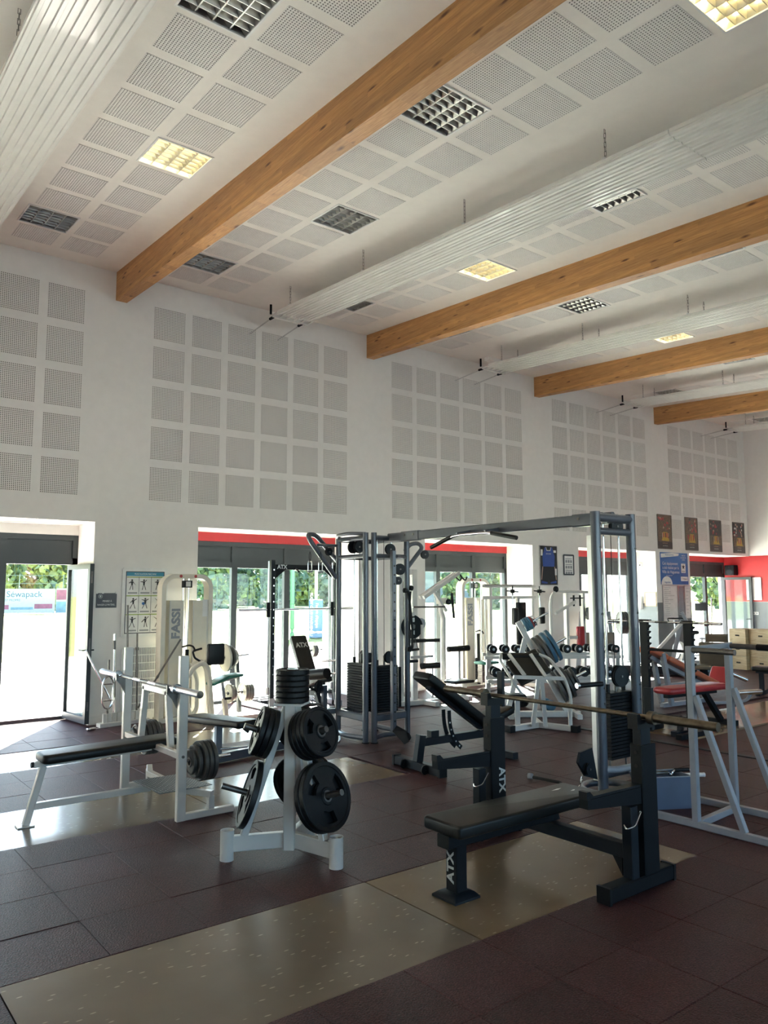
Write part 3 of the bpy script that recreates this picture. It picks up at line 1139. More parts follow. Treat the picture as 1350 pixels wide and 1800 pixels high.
# ------------------------------------------------------------------ outside
g = MB()
g.bb((-6, YO, -0.08), (26, 22.0, -0.03))
struct(g.build('ground_terrace', 'concrete_out'))
g = MB()
g.add([(-220, 22.0, -0.05), (260, 22.0, -0.05), (260, 300, -0.05), (-220, 300, -0.05)], [(0, 1, 2, 3)])
struct(g.build('ground_pitch', 'sports_turf', smooth=False))
g = MB()
g.add([(-120, -160, -0.06), (160, -160, -0.06), (160, YB - .3, -0.06), (-120, YB - .3, -0.06)], [(0, 1, 2, 3)])
struct(g.build('ground_yard', 'yard_asphalt', smooth=False))  # unseen ground outside the added windows, grey to keep bounce light neutral
def tree(x, y, h, r, leaf, label, n=1500):
    root = thing('tree', label, 'tree', (x, y, -0.05), group='trees beyond the playing field')
    t = MB()
    t.cyl((0, 0, 0), (0, 0, h * .5), 0.16, 0.08, seg=7)
    t.build('trunk', 'bark', root)
    c = MB()
    rng = random.Random(int(x * 13 + y * 7))
    blobs = []
    for i in range(12):
        a = rng.uniform(0, 2 * PI)
        rr = r * rng.uniform(0.1, .65)
        blobs.append((rr * math.cos(a), rr * math.sin(a), h * rng.uniform(.06, .84), r * rng.uniform(.38, .6)))
    for i in range(n):
        bx, by, bz, br = rng.choice(blobs)
        th, u = rng.uniform(0, 2 * PI), rng.uniform(-1, 1)
        q = math.sqrt(1 - u * u)
        rr = br * rng.uniform(.65, 1.05)
        p = Vector((bx + rr * q * math.cos(th), by + rr * q * math.sin(th), max(.15, bz + rr * u * 1.15)))
        s = rng.uniform(.22, .48)
        m = Euler((rng.uniform(0, 6), rng.uniform(0, 6), rng.uniform(0, 6))).to_matrix()
        vv = [p + m @ Vector(w_) for w_ in ((-s, -s * .6, 0), (0, -s * .8, s * .25), (s, -s * .2, 0), (s * .4, s * .8, s * .2), (-s * .6, s * .6, 0))]
        c.slot = 1 if rng.random() < .28 else 0
        c.add(vv, [(0, 1, 2, 3, 4)])
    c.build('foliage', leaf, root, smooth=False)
    return root
def ground_at(bearing, dist):
    """point on the pitch at a compass bearing (degrees from the wall's outward normal) and distance from the gym"""
    return dist * math.sin(R(bearing)), dist * math.cos(R(bearing))
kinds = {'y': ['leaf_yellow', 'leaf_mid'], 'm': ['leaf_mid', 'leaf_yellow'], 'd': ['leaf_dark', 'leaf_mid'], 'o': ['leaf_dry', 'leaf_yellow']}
ktext = {'y': 'yellow-green', 'm': 'mid green', 'd': 'dark green', 'o': 'rust tinged'}
place_txt = ['seen past the open glass door', 'seen through the window behind the cable tower', 'seen past the pale lat machines', 'seen through the window by the red wall']
specs = [(10.5, 92, 9, 3.2, 'y'), (11.76, 88, 8, 3.0, 'y'), (13.0, 96, 7, 2.6, 'o'), (13.78, 100, 8.5, 3, 'd'), (14.85, 90, 8.5, 3.2, 'y'), (15.86, 98, 9.5, 3.4, 'd'), (16.75, 94, 9, 3.2, 'm'),
         (24.2, 94, 9.5, 3.8, 'd'), (25.54, 90, 9, 3.6, 'm'), (26.92, 98, 10, 3.8, 'd'), (27.74, 88, 8.5, 3.2, 'y'), (28.99, 92, 9.5, 3.4, 'm'), (30.24, 98, 10, 3.6, 'd'), (31.07, 90, 9, 3.2, 'm'), (32.04, 88, 8.5, 3.2, 'y'), (33.35, 94, 8.6, 3.2, 'o'), (34.62, 96, 9.5, 3.6, 'd'), (36.06, 92, 9, 3.4, 'm'), (37.55, 94, 9, 3.4, 'd'),
         (43.28, 110, 9, 3.2, 'm'), (45.8, 105, 8.5, 3.4, 'm'), (47.05, 110, 9, 3.4, 'd'),
         (60.38, 95, 9, 3.2, 'm'), (61.31, 92, 9, 3.0, 'y'), (62.1, 98, 9.5, 3.4, 'm'), (62.87, 95, 9, 3.4, 'd')]
cnt = {}
for n, (brg, dep, h, r_, kk) in enumerate(specs):
    dep = 88 + 10 * (n % 4)      # four staggered rows
    r_ *= .82
    h *= .92 + .035 * (n % 4)
    x, y = ground_at(brg, dep)
    zone = 0 if brg < 19 else 1 if brg < 39 else 2 if brg < 52 else 3
    cnt[zone, kk] = cnt.get((zone, kk), 0) + 1
    ordn = ['', 'first', 'second', 'third', 'fourth', 'fifth', 'sixth', 'seventh', 'eighth'][cnt[zone, kk]]
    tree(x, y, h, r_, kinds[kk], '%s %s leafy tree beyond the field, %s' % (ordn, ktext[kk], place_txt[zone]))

# sponsor boards on the pitch fence (seen through the open door)
def facing(brg, depth, halfw):
    x, y = ground_at(brg, depth)
    d = Vector((x, y, 0)).normalized()
    s = Vector((d.y, -d.x, 0))
    return Vector((x, y, 0)), s, d
def board(brg, depth, w_, h_, z0, label, cols, texts):
    c, s, d = facing(brg, depth, w_)
    ang = math.atan2(s.y, s.x)
    root = thing('advertising_board', label, 'sign', c, ang, group='boards on the pitch fence')
    b = MB()
    b.bb((-w_ / 2, -0.03, z0), (w_ / 2, 0.03, z0 + h_))
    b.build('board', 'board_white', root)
    for x0, x1, za, zb, m in cols:
        q = MB()
        q.bb((x0, -0.036, za), (x1, -0.031, zb))
        q.build('print_field', m, root)
    for sx_ in (-w_ / 2 + .1, w_ / 2 - .1):
        p = MB()
        p.cyl((sx_, .06, 0), (sx_, .06, z0 + h_ + .2), .04, seg=8)
        p.build('post', 'fence_green', root)
    for t, size, x, z, m in texts:
        text_obj('lettering', t, size, m, root, (x, -0.034, z), (R(90), 0, 0), depth=0.004)
    return root
mat('print_blue_pale', (0.03, 0.10, 0.17), 0.6)
mat('print_grey_pale', (0.18, 0.19, 0.2), 0.6)
board(12.9, 72, 5.2, 2.05, 0.05, 'long white sponsor board with pale blue lettering on the pitch fence', [(-2.6, -.95, .38, .75, 'print_pink'), (1.0, 2.4, .42, .82, 'print_pink'), (-.8, .9, .35, .55, 'print_cyan')],
      [('Séwapack', .70, .20, 1.62, 'print_blue_pale'), ('C’EST PROPRE', .24, -.85, 1.14, 'print_blue_pale')])
board(15.72, 72, 1.75, 2.1, 0.02, 'short sponsor board with pink and blue panels beside the long white one', [(-.85, .1, 1.15, 2.0, 'print_pink'), (-.85, .45, .1, 1.0, 'print_cyan'), (.15, .85, 1.2, 1.9, 'print_grey_pale'), (.5, .85, .3, 1.1, 'sign_green')], [])
# pitch fence rails
def fence(ba, da, bb_, db, label):
    xa, ya = ground_at(ba, da)
    xb_, yb_ = ground_at(bb_, db)
    root = thing('pitch_fence', label, 'fence', (xa, ya, -0.05), math.atan2(yb_ - ya, xb_ - xa), group='pitch fences')
    Lf = math.hypot(xb_ - xa, yb_ - ya)
    n = int(Lf / 3)
    for i in range(n + 1):
        p = MB()
        p.cyl((Lf * i / n, 0, 0), (Lf * i / n, 0, 3.4), .04, seg=6)
        p.build('post', 'fence_green', root)
    for z in (0.4, 1.1, 1.9, 2.6, 3.3):
        p = MB()
        p.cyl((0, 0, z), (Lf, 0, z), .018, seg=5)
        p.build('wire', 'fence_green', root)
    return root
fence(10.0, 74, 18.16, 74, 'tall wire pitch fence behind the sponsor boards')
fence(23.6, 80, 39.04, 80, 'tall wire pitch fence seen through the window behind the cable tower')
fence(59.46, 80, 63.92, 80, 'tall wire pitch fence seen through the window by the red wall')

# houses beyond
def house(brg, depth, w_, l_, h_, roof, label):
    c, s, d = facing(brg, depth, w_)
    root = thing('house', label, 'house', (c.x, c.y, -.05), math.atan2(s.y, s.x) + .25, group='houses beyond the field')
    b = MB()
    b.bb((-w_ / 2, -l_ / 2, 0), (w_ / 2, l_ / 2, h_))
    b.build('wall', 'house_white', root)
    r_ = MB()
    r_.prism([(-w_ / 2 - .4, -l_ / 2 - .4, h_), (-w_ / 2 - .4, l_ / 2 + .4, h_), (-w_ / 2 - .4, 0, h_ + roof)], (0, 0, 0), (w_ + .8, 0, 0))
    r_.build('roof', 'roof_slate', root)
    for i in range(4):
        x = -w_ / 2 + w_ * (i + .5) / 4
        for z in (1.2, 4.0):
            if z + 1.3 > h_:
                continue
            q = MB()
            q.bb((x - .5, -l_ / 2 - .03, z), (x + .5, -l_ / 2 + .02, z + 1.3))
            q.build('window', 'window_dark', root)
    return root
house(13.07, 142, 18, 10, 5.6, 5.0, 'white house with a slate roof above the sponsor boards')
house(42.22, 142, 18, 10, 6.2, 2.5, 'white house with a slate roof behind the pale lat machines')

# rugby post pads
def goal_post(brg, depth, label, padm, wh, polem, zp, gaps, lettering=False):
    x, y = ground_at(brg, depth)
    d = Vector((x, y, 0)).normalized()
    root = thing('goal_post', label, 'goal post', (x, y, -.05), math.atan2(-d.x, d.y), group='padded posts on the pitch')
    p = MB()
    p.cyl((0, 0, 0), (0, 0, 9), .06, seg=10)
    p.build('pole', polem, root)
    for za, zb in gaps:
        q = MB()
        q.pad((0, 0, (za + zb) / 2), (wh, wh, zb - za), r=.04, cr=.06)
        q.build('padding', padm, root)
    if lettering:
        text_obj('lettering', 'RUGBY CLUB HAGUENAU', .145, 'paper_white', root, (-wh / 2 + .09, -wh / 2 - .003, zp), Matrix.Rotation(R(90), 3, 'X') @ Matrix.Rotation(R(-90), 3, 'Z'), depth=.002)
        text_obj('lettering', 'l’esprit d’équipe', .15, 'paper_white', root, (.04, -wh / 2 - .003, zp - .05), Matrix.Rotation(R(90), 3, 'X') @ Matrix.Rotation(R(-90), 3, 'Z'), depth=.002)
    return root
goal_post(32.95, 31, 'white goal post wrapped in a blue lettered pad seen through the window', 'flag_blue', .54, 'plastic_white', .95, ((.28, 1.52), (.02, .2)), True)
goal_post(31.22, 31, 'slim green padded post left of the blue goal pad'.replace('left of', 'beside'), 'pole_green', .17, 'pole_green', 1.2, ((.35, 8.5), (.03, .24)))
# ------------------------------------------------------------------ weights
def disc_mesh(key, Rr, T, mats, holes=0, hub=0.055, rim=0.03, bore=0.026, seg=36, lip=0.006):
    """iron plate: thick rim, thinner web with kidney grips, hub; axis is local Z, centred"""
    if key in _TXT:
        return _TXT[key]
    b = MB()
    h = T / 2
    w_ = h - lip
    ra, rb = hub + (Rr - rim - hub) * .30, hub + (Rr - rim - hub) * .86
    # rim
    prof = [(Rr - rim, w_), (Rr - rim + .004, h), (Rr - .005, h), (Rr, h - .005), (Rr, -h + .005), (Rr - .005, -h), (Rr - rim + .004, -h), (Rr - rim, -w_)]
    b.lathe([(r_, z) for r_, z in prof][::-1], seg=seg)
    # hub
    b.lathe([(hub, -w_), (hub - .004, -h), (bore, -h), (bore, h), (hub - .004, h), (hub, w_)], seg=seg)
    # web
    rad = [hub, ra, rb, Rr - rim]
    def is_hole(i, k):
        if not holes or k != 1:
            return False
        a = (i % (seg // holes))
        return a < int(seg / holes * .46)
    for sgn in (1, -1):
        vs_ = []
        for r_ in rad:
            for i in range(seg):
                t = 2 * PI * i / seg
                vs_.append((r_ * math.cos(t), r_ * math.sin(t), sgn * w_))
        fs = []
        for k in range(3):
            for i in range(seg):
                if is_hole(i, k):
                    continue
                q = (k * seg + i, (k + 1) * seg + i, (k + 1) * seg + (i + 1) % seg, k * seg + (i + 1) % seg)
                fs.append(q if sgn > 0 else q[::-1])
        b.add(vs_, fs)
    if holes:
        for i in range(seg):
            if not is_hole(i, 1):
                continue
            t0, t1 = 2 * PI * i / seg, 2 * PI * (i + 1) / seg
            for r_ in (ra, rb):
                b.add([(r_ * math.cos(t0), r_ * math.sin(t0), -w_), (r_ * math.cos(t1), r_ * math.sin(t1), -w_), (r_ * math.cos(t1), r_ * math.sin(t1), w_), (r_ * math.cos(t0), r_ * math.sin(t0), w_)], [(0, 1, 2, 3)])
            for t, nb in ((t0, i - 1), (t1, i + 1)):
                if not is_hole(nb % seg, 1):
                    c, s_ = math.cos(t), math.sin(t)
                    b.add([(ra * c, ra * s_, -w_), (rb * c, rb * s_, -w_), (rb * c, rb * s_, w_), (ra * c, ra * s_, w_)], [(0, 1, 2, 3)])
    ring = MB()
    ring.lathe([(bore + .012, -h - .001), (bore + .012, h + .001), (bore - .0003, h + .001), (bore - .0003, -h - .001), (bore + .012, -h - .001)], seg=36)
    _TXT[key] = (b.mesh('weight_plate', mats[0]), ring.mesh('hub_ring', mats[1]))
    return _TXT[key]
def plate(key, center, axis, label, group, turn=0.0):
    me, ring = _TXT[key]
    o = bpy.data.objects.new('weight_plate', me)
    COL.objects.link(o)
    o.location = center
    q = Vector(axis).to_track_quat('Z', 'Y').to_matrix() @ Matrix.Rotation(turn, 3, 'Z')
    o.rotation_euler = q.to_euler()
    tag(o, label, 'weight plate', group)
    place('hub_ring', ring, o, (0, 0, 0))
    return o
disc_mesh('b20', .225, .042, ('black_rubber', 'dark_steel'), holes=3, hub=.058, rim=.034)
disc_mesh('b10', .167, .036, ('black_rubber', 'dark_steel'), holes=3, hub=.050, rim=.026)
disc_mesh('b5', .118, .0345, ('black_rubber', 'chrome'), holes=0, hub=.046, rim=.020)
disc_mesh('g15', .155, .034, ('iron_grey', 'dark_steel'), hub=.050, rim=.026)
disc_mesh('g10', .128, .034, ('iron_grey', 'dark_steel'), hub=.045, rim=.022)
disc_mesh('g5', .098, .026, ('iron_grey', 'dark_steel'), hub=.040, rim=.018)
disc_mesh('s10', .135, .030, ('plate_silver', 'chrome'), hub=.040, rim=.022)
disc_mesh('s5', .105, .026, ('plate_silver', 'chrome'), hub=.034, rim=.018)
disc_mesh('w20', .20, .03, ('cream_metal', 'chrome'), hub=.045, rim=.020)
disc_mesh('k20', .235, .045, ('iron_grey', 'dark_steel'), hub=.06, rim=.03)
disc_mesh('k10', .165, .035, ('iron_grey', 'dark_steel'), hub=.05, rim=.025)
disc_mesh('u20', .24, .05, ('plate_blue', 'dark_steel'), hub=.06, rim=.03)
disc_mesh('u3', .10, .024, ('plate_blue', 'chrome'), hub=.035, rim=.016)
disc_mesh('r3', .092, .020, ('plate_red', 'chrome'), hub=.035, rim=.016)
disc_mesh('c3', .085, .018, ('chrome', 'chrome'), hub=.035, rim=.014)
ORD = ['first', 'second', 'third', 'fourth', 'fifth', 'sixth', 'seventh', 'eighth', 'ninth', 'tenth', 'eleventh', 'twelfth']

def barbell(center, ax, label, shaft_m, sleeve_m, length=2.2, shaft=1.31, rs=.0145, r_sl=.0255, group=None, tilt=0.0):
    """olympic bar; ax = heading of the bar in plan"""
    root = thing('barbell', label, 'barbell', center, ax, group)
    b = MB()
    b.cyl((-shaft / 2, 0, 0), (shaft / 2, 0, 0), rs, seg=12)
    b.build('shaft', shaft_m, root)
    if tilt:
        root.rotation_euler = (0, tilt, ax)
    for s in (-1, 1):
        e = MB()
        e.cyl((s * shaft / 2, 0, 0), (s * length / 2, 0, 0), r_sl, seg=16)
        e.build('sleeve', sleeve_m, root)
        c = MB()
        c.cyl((s * (shaft / 2 - .012), 0, 0), (s * (shaft / 2 + .028), 0, 0), r_sl + .013, seg=18)
        c.build('collar', sleeve_m, root)
    for x0, x1 in ((-shaft / 2 + .10, -.26), (.26, shaft / 2 - .10), (-.09, .09)):
        k = MB()
        k.cyl((x0, 0, 0), (x1, 0, 0), rs + .0012, seg=12)
        k.build('knurling', 'dark_steel' if shaft_m == 'chrome' else shaft_m, root)
    return root

# ------------------------------------------------------------------ white bench press
def white_bench():
    root = thing('bench_press', 'white steel flat bench press with long black pad and tread plate step', 'bench press', (2.4, 6.5, 0), world=True)
    M_ = 'white_metal'
    Yc = 6.5
    for y in (5.89, 7.13):
        b = MB()
        b.bar((2.572, y, 0), (2.572, y, 1.27), 0.052, 0.072, up=(1, 0, 0), ch=.006)
        b.build('upright', M_, root)
        b = MB()
        b.bar((2.54, y, .026), (3.02, y, .026), 0.05, 0.052, ch=.005)
        b.build('base_rail', M_, root)
        h = MB()
        s = 1 if y < Yc else -1
        h.prism([(2.535, y, .86), (2.535, y, .995), (2.48, y, 1.005), (2.455, y, 1.045), (2.447, y, 1.045), (2.45, y, .985), (2.50, y, .93)], (0, -.012 + s * .035, 0), (0, .012 + s * .035, 0))
        h.build('bar_hook', 'dark_steel', root)
        p = MB()
        p.cyl((2.61, y, .45), (2.99 if y < 6 else 2.96, y, .45), 0.0125)
        p.build('storage_peg', 'chrome', root)
    b = MB()
    b.bar((2.572, 5.92, .492), (2.572, 7.10, .492), .05, .05, ch=.005)
    b.build('crossbar', M_, root)
    b = MB()
    b.bar((1.63, Yc, .449), (2.56, Yc, .468), .05, .045, ch=.005)
    b.build('seat_rail', M_, root)
    b = MB()
    b.cyl((1.61, Yc, .449), (1.632, Yc, .449), .022)
    b.build('end_cap', 'black_rubber', root)
    b = MB()
    b.bar((1.70, Yc, .43), (1.59, Yc, .008), .05, .05, up=(1, 0, 0), ch=.005)
    b.build('front_leg', M_, root)
    b = MB()
    b.box((1.585, Yc, .004), (.12, .11, .008))
    b.build('foot_plate', M_, root)
    b = MB()
    b.bar((1.64, Yc, .137), (2.56, Yc, .137), .05, .05, ch=.005)
    b.build('lower_rail', M_, root)
    b = MB()
    b.pad((2.21, Yc, .506), (1.09, .285, .072), rot=(0, -R(1.2), 0), r=.026, cr=.05)
    b.build('pad', 'black_leather', root)
    # inverted frame standing on the crossbar, with its small pad
    b = MB()
    b.bar((2.60, 6.175, .51), (2.60, 6.26, .955), .05, .05, up=(1, 0, 0), ch=.005)
    b.build('head_frame_post', M_, root)
    b = MB()
    b.bar((2.60, 6.835, .51), (2.60, 6.75, .955), .05, .05, up=(1, 0, 0), ch=.005)
    b.build('head_frame_post', M_, root)
    b = MB()
    b.bar((2.60, 6.225, .95), (2.60, 6.785, .95), .05, .055, ch=.005)
    b.build('head_frame_bar', M_, root)
    b = MB()
    b.pad((2.66, 6.35, .945), (.06, .34, .09), r=.02, cr=.02)
    b.build('head_pad', 'black_leather', root)
    # raised step frame and tread plate
    b = MB()
    b.bar((2.83, 5.90, .05), (2.83, 5.90, .15), .05, .05, up=(1, 0, 0), ch=.004)
    b.bar((2.835, 5.88, .165), (2.70, 6.12, .170), .05, .05, ch=.004)
    b.bar((2.70, 6.10, .170), (2.70, 6.88, .170), .05, .05, ch=.004)
    b.bar((2.70, 6.86, .170), (2.80, 7.13, .165), .05, .05, ch=.004)
    b.bar((2.80, 7.13, .05), (2.80, 7.13, .15), .05, .05, up=(1, 0, 0), ch=.004)
    b.build('step_frame', M_, root)
    b = MB()
    pts = [(2.435, 6.56), (2.815, 6.55), (2.905, 6.03), (2.45, 6.01)]
    b.prism([(x, y, .196) for x, y in pts][::-1], (0, 0, 0), (0, 0, .005))
    b.build('tread_plate', 'diamond_steel', root)
    st = MB()
    for i in range(15):
        for j in range(17):
            u, v = (i + .5) / 15, (j + .5) / 17
            x = (2.435 * (1 - u) + 2.815 * u) * (1 - v) + (2.45 * (1 - u) + 2.905 * u) * v
            y = 6.555 * (1 - v) + 6.02 * v
            a = R(45) if (i + j) % 2 else R(-45)
            dx, dy = math.cos(a) * .010, math.sin(a) * .010
            ex, ey = -math.sin(a) * .0035, math.cos(a) * .0035
            st.add([(x - dx, y - dy, .201), (x + ex, y + ey, .201), (x + dx, y + dy, .201), (x - ex, y - ey, .201), (x, y, .2045)], [(0, 4, 1), (1, 4, 2), (2, 4, 3), (3, 4, 0)])
    so = st.build('tread_studs', 'stud_steel', root, smooth=False)
    so['kind'] = 'stuff'
    for y in (5.89, 7.13):
        for z in (.49,):
            b = MB()
            s = -1 if y < Yc else 1
            b.cyl((2.572, y + s * .026, z), (2.572, y + s * .036, z), .012, seg=6)
            b.build('bolt', 'dark_steel', root)
    return root
white_bench()
barbell((2.492, 6.50, 1.0225), R(90), 'chrome barbell resting on the white bench press hooks', 'chrome', 'chrome', 2.2, 1.31, .015, .027)
x = 2.635
for i, kk in enumerate(('g5', 'g10', 'g15', 'g15', 'g15')):
    T = {'g5': .026, 'g10': .034, 'g15': .034}[kk]
    plate(kk, (x + T / 2, 5.89, .45 - .0125), (1, 0, 0), '%s grey iron plate from the upright, on the white bench peg near the step' % ORD[i], 'grey plates on the near peg of the white bench')
    x += T + .006
x = 2.625
for i, kk in enumerate(('g5', 'g10', 'g10', 'g15', 'g15', 'g15', 'g10')):
    T = {'g5': .026, 'g10': .034, 'g15': .034}[kk]
    plate(kk, (x + T / 2, 7.13, .45 - .0125), (1, 0, 0), '%s grey iron plate from the upright, on the white bench peg towards the door' % ORD[i], 'grey plates on the far peg of the white bench')
    x += T + .006

# ------------------------------------------------------------------ plate tree
TC = Vector((2.85, 4.69, 0))
def plate_tree():
    root = thing('plate_tree', 'white three-legged weight plate tree loaded with black plates', 'plate rack', TC, world=False)
    M_ = 'white_metal'
    b = MB()
    b.bar((-.03, -.03, .05), (-.03, -.03, 1.0), .075, .075, up=(.65, .75, 0), ch=.006)
    b.build('post', M_, root)
    b = MB()
    b.box((0, 0, 1.008), (.20, .20, .016), rot=(0, 0, R(40)))
    b.build('top_plate', M_, root)
    dirs = [Vector((-.394, .166, 0)), Vector((.097, -.404, 0)), Vector((.297, .238, 0))]
    pegs = []
    for d_ in dirs:
        L = d_.length
        u = d_.normalized()
        b = MB()
        b.bar(u * .02 + Vector((0, 0, .105)), u * (L - .02) + Vector((0, 0, .105)), .05, .10, ch=.004)
        b.build('base_arm', M_, root)
        f = MB()
        f.lathe([(.018, .19), (.018, .17), (.040, .17), (.042, .195), (.046, .195), (.046, 0.0), (0.001, 0.0)][::-1], origin=d_, seg=20)
        f.lathe([(.0005, .168), (.041, .168)], origin=d_, seg=20)
        f.build('foot_tube', M_, root)
        a, c = u * .035 + Vector((0, 0, 1.0)), u * (L - .11) + Vector((0, 0, .15))
        s = MB()
        s.bar(a, c, .05, .05, up=u, ch=.005)
        s.build('slanted_bar', M_, root)
        n = (c - a).normalized()
        out_n = (u - n * u.dot(n)).normalized()
        for t in (.24, .70):
            p = a + (c - a) * t
            g = MB()
            ln = .235 if t < .5 else .25
            g.cyl(p, p + out_n * ln, .0205, seg=16)
            g.build('peg', 'dark_steel', root)
            pegs.append((TC + p, out_n))
    return root, pegs
tree_root, PEGS = plate_tree()
def load_peg(k, items, where, off=.032, group='black plates on the plate tree'):
    p, n = PEGS[k]
    s = off
    tot = len(items)
    for i, kk in enumerate(items):
        T = {'b20': .042, 'b10': .036}[kk]
        lab = 'black plate with grip holes on the %s peg of the white tree' % where
        if tot > 1:
            lab = ('outermost' if i == tot - 1 else 'innermost' if i == 0 else 'middle' if tot == 3 else ORD[i] + ' innermost') + ' ' + lab
        plate(kk, p + n * (s + T / 2) + Vector((0, 0, -.004)), n, lab, group, turn=R(20 + 37 * i + 60 * k))
        s += T + .0045
load_peg(0, ['b10', 'b10', 'b10'], 'upper window-side')
load_peg(1, ['b20'], 'lower window-side')
load_peg(2, ['b10', 'b10', 'b10', 'b10'], 'upper camera-side')
load_peg(3, ['b20', 'b20'], 'lower camera-side')
load_peg(4, ['b10', 'b10'], 'upper far-side')
load_peg(5, ['b20', 'b20'], 'lower far-side')
for i in range(6):
    plate('b5', (TC.x, TC.y, 1.0185 + .0345 * (i + .5) + .003 * i + .0015), (0, 0, 1), '%s small black plate from the top of the stack on the plate tree' % ORD[5 - i], 'small plates stacked on the plate tree')

# ------------------------------------------------------------------ black bench press with lettering
def black_bench():
    root = thing('bench_press', 'black steel bench press with wide dark pad and lettered front leg', 'bench press', (3.9, 3.47, 0), world=True)
    M_ = 'black_metal'
    for y, s in ((2.855, -1), (4.115, 1)):
        b = MB()
        b.bar((3.83, y, .047), (4.46, y, .047), .085, .086, ch=.008)
        b.build('foot_beam', M_, root)
        for xx in (3.82, 4.47):
            c = MB()
            c.box((xx, y, .047), (.022, .092, .094))
            c.build('end_cap', 'black_rubber', root)
        b = MB()
        b.bar((4.085, y, .09), (4.085, y, .50), .07, .07, up=(1, 0, 0), ch=.005)
        b.build('spotter_column', 'anthracite', root)
        b = MB()
        b.bar((4.245, y, .09), (4.245, y, .845), .085, .15, up=(1, 0, 0), ch=.006)
        b.build('upright', M_, root)
        b = MB()
        b.bar((4.235, y, .845), (4.235, y, .965), .062, .10, up=(1, 0, 0), ch=.004)
        b.build('telescopic_tube', 'anthracite', root)
        b = MB()
        b.prism([(4.145, y, .94), (4.32, y, .94), (4.32, y, .985), (4.235, y, .988), (4.19, y, .995), (4.175, y, 1.03), (4.145, y, 1.03)], (0, -.035, 0), (0, .035, 0))
        b.build('bar_hook', 'black_rubber', root)
        b = MB()
        b.bar((4.325, y, .92), (4.325, y, 1.175), .055, .03, up=(1, 0, 0), ch=.003)
        b.build('back_stop', 'anthracite', root)
        # spotter arm
        b = MB()
        b.prism([(3.655, y, .553), (4.20, y, .50), (4.20, y, .60), (3.655, y, .605)], (0, -.03, 0), (0, .03, 0))
        b.build('spotter_arm', M_, root)
        b = MB()
        b.prism([(3.65, y, .604), (3.70, y, .606), (4.20, y, .602), (4.20, y, .616), (3.71, y, .620), (3.68, y, .648), (3.65, y, .648)], (0, -.028, 0), (0, .028, 0))
        b.build('arm_liner', 'black_rubber', root)
        b = MB()
        b.path([(4.03, y + .0 * s, .395), (4.0, y - .035, .385), (4.05, y - .06, .40), (4.12, y - .055, .47)], .006, seg=8, round_=.02)
        b.build('locking_pin', 'chrome', root)
        for z in (.72, .80):
            h = MB()
            h.cyl((4.165, y - .0, z), (4.169, y, z), .011, seg=10)
            h.build('pin_hole', 'fleece_dark', root)
    b = MB()
    b.bar((4.09, 2.89, .235), (4.09, 4.08, .235), .07, .085, ch=.005)
    b.build('cross_tube', 'anthracite', root)
    for y, s in ((2.90, 1), (4.07, -1)):
        b = MB()
        b.prism([(4.06, y, .09), (4.06, y, .20), (4.06, y + s * .07, .20)], (0, 0, 0), (.06, 0, 0))
        b.build('gusset', M_, root)
    b = MB()
    b.prism([(4.02, 3.44, .28), (4.16, 3.44, .28), (4.12, 3.44, .35), (4.0, 3.44, .35), (3.9, 3.44, .33)], (0, 0, 0), (0, .06, 0))
    b.build('seat_bracket', 'anthracite', root)
    b = MB()
    b.bar((3.14, 3.47, .325), (4.12, 3.47, .325), .10, .075, ch=.005)
    b.build('seat_rail', M_, root)
    b = MB()
    b.bar((3.245, 3.47, .022), (3.245, 3.47, .31), .095, .085, up=(1, 0, 0), ch=.005)
    leg = b.build('front_leg', M_, root)
    text_obj('lettering', 'ATX', .078, 'plate_print', leg, (3.2005, 3.473, .168), Matrix.Rotation(R(-90), 3, 'Z') @ Matrix.Rotation(R(90), 3, 'X') @ Matrix.Rotation(R(90), 3, 'Z'), depth=.0012, sx=1.12, bold=.03)
    b = MB()
    b.prism([(3.13, 3.36, 0), (3.33, 3.36, 0), (3.33, 3.56, 0), (3.13, 3.56, 0)], (0, 0, 0), (0, 0, .012))
    b.add([(3.13, 3.36, .012), (3.33, 3.36, .012), (3.33, 3.56, .012), (3.13, 3.56, .012), (3.16, 3.39, .034), (3.31, 3.39, .034), (3.31, 3.53, .034), (3.16, 3.53, .034)], [(0, 1, 5, 4), (1, 2, 6, 5), (2, 3, 7, 6), (3, 0, 4, 7), (4, 5, 6, 7)])
    b.build('front_foot', 'anthracite', root)
    b = MB()
    b.pad((3.775, 3.47, .405), (1.30, .325, .075), r=.018, cr=.022)
    pad = b.build('pad', 'black_leather', root)
    for (px, py, l, a) in ((4.23, 3.52, .06, .5), (4.30, 3.44, .03, .9)):
        t = MB()
        t.prism([(px - l, py, .4427), (px, py - .008, .4427), (px + l * .8, py + .006, .4427), (px + .01, py + .012, .4427)], (0, 0, 0), (0, 0, .0006))
        t.build('tear', 'paper_white', pad)
    for yy, nm in ((4.115, 1),):
        text_obj('lettering', 'ATX', .088, 'plate_print', root, (4.275, yy - .0433, .40), Matrix.Rotation(R(90), 3, 'X') @ Matrix.Rotation(R(-90), 3, 'Z'), depth=.0012, bold=.03)
    for x_ in (3.45, 3.6):
        b = MB()
        b.cyl((x_, 3.47, .27), (x_, 3.47, .29), .016, seg=10)
        b.build('bolt', 'black_metal', root)
    return root
black_bench()
barbell((4.228, 3.485, 1.0095), R(90), 'worn steel barbell resting on the black bench press hooks', 'worn_steel', 'worn_steel', 2.27, 1.41, .015, .0265)

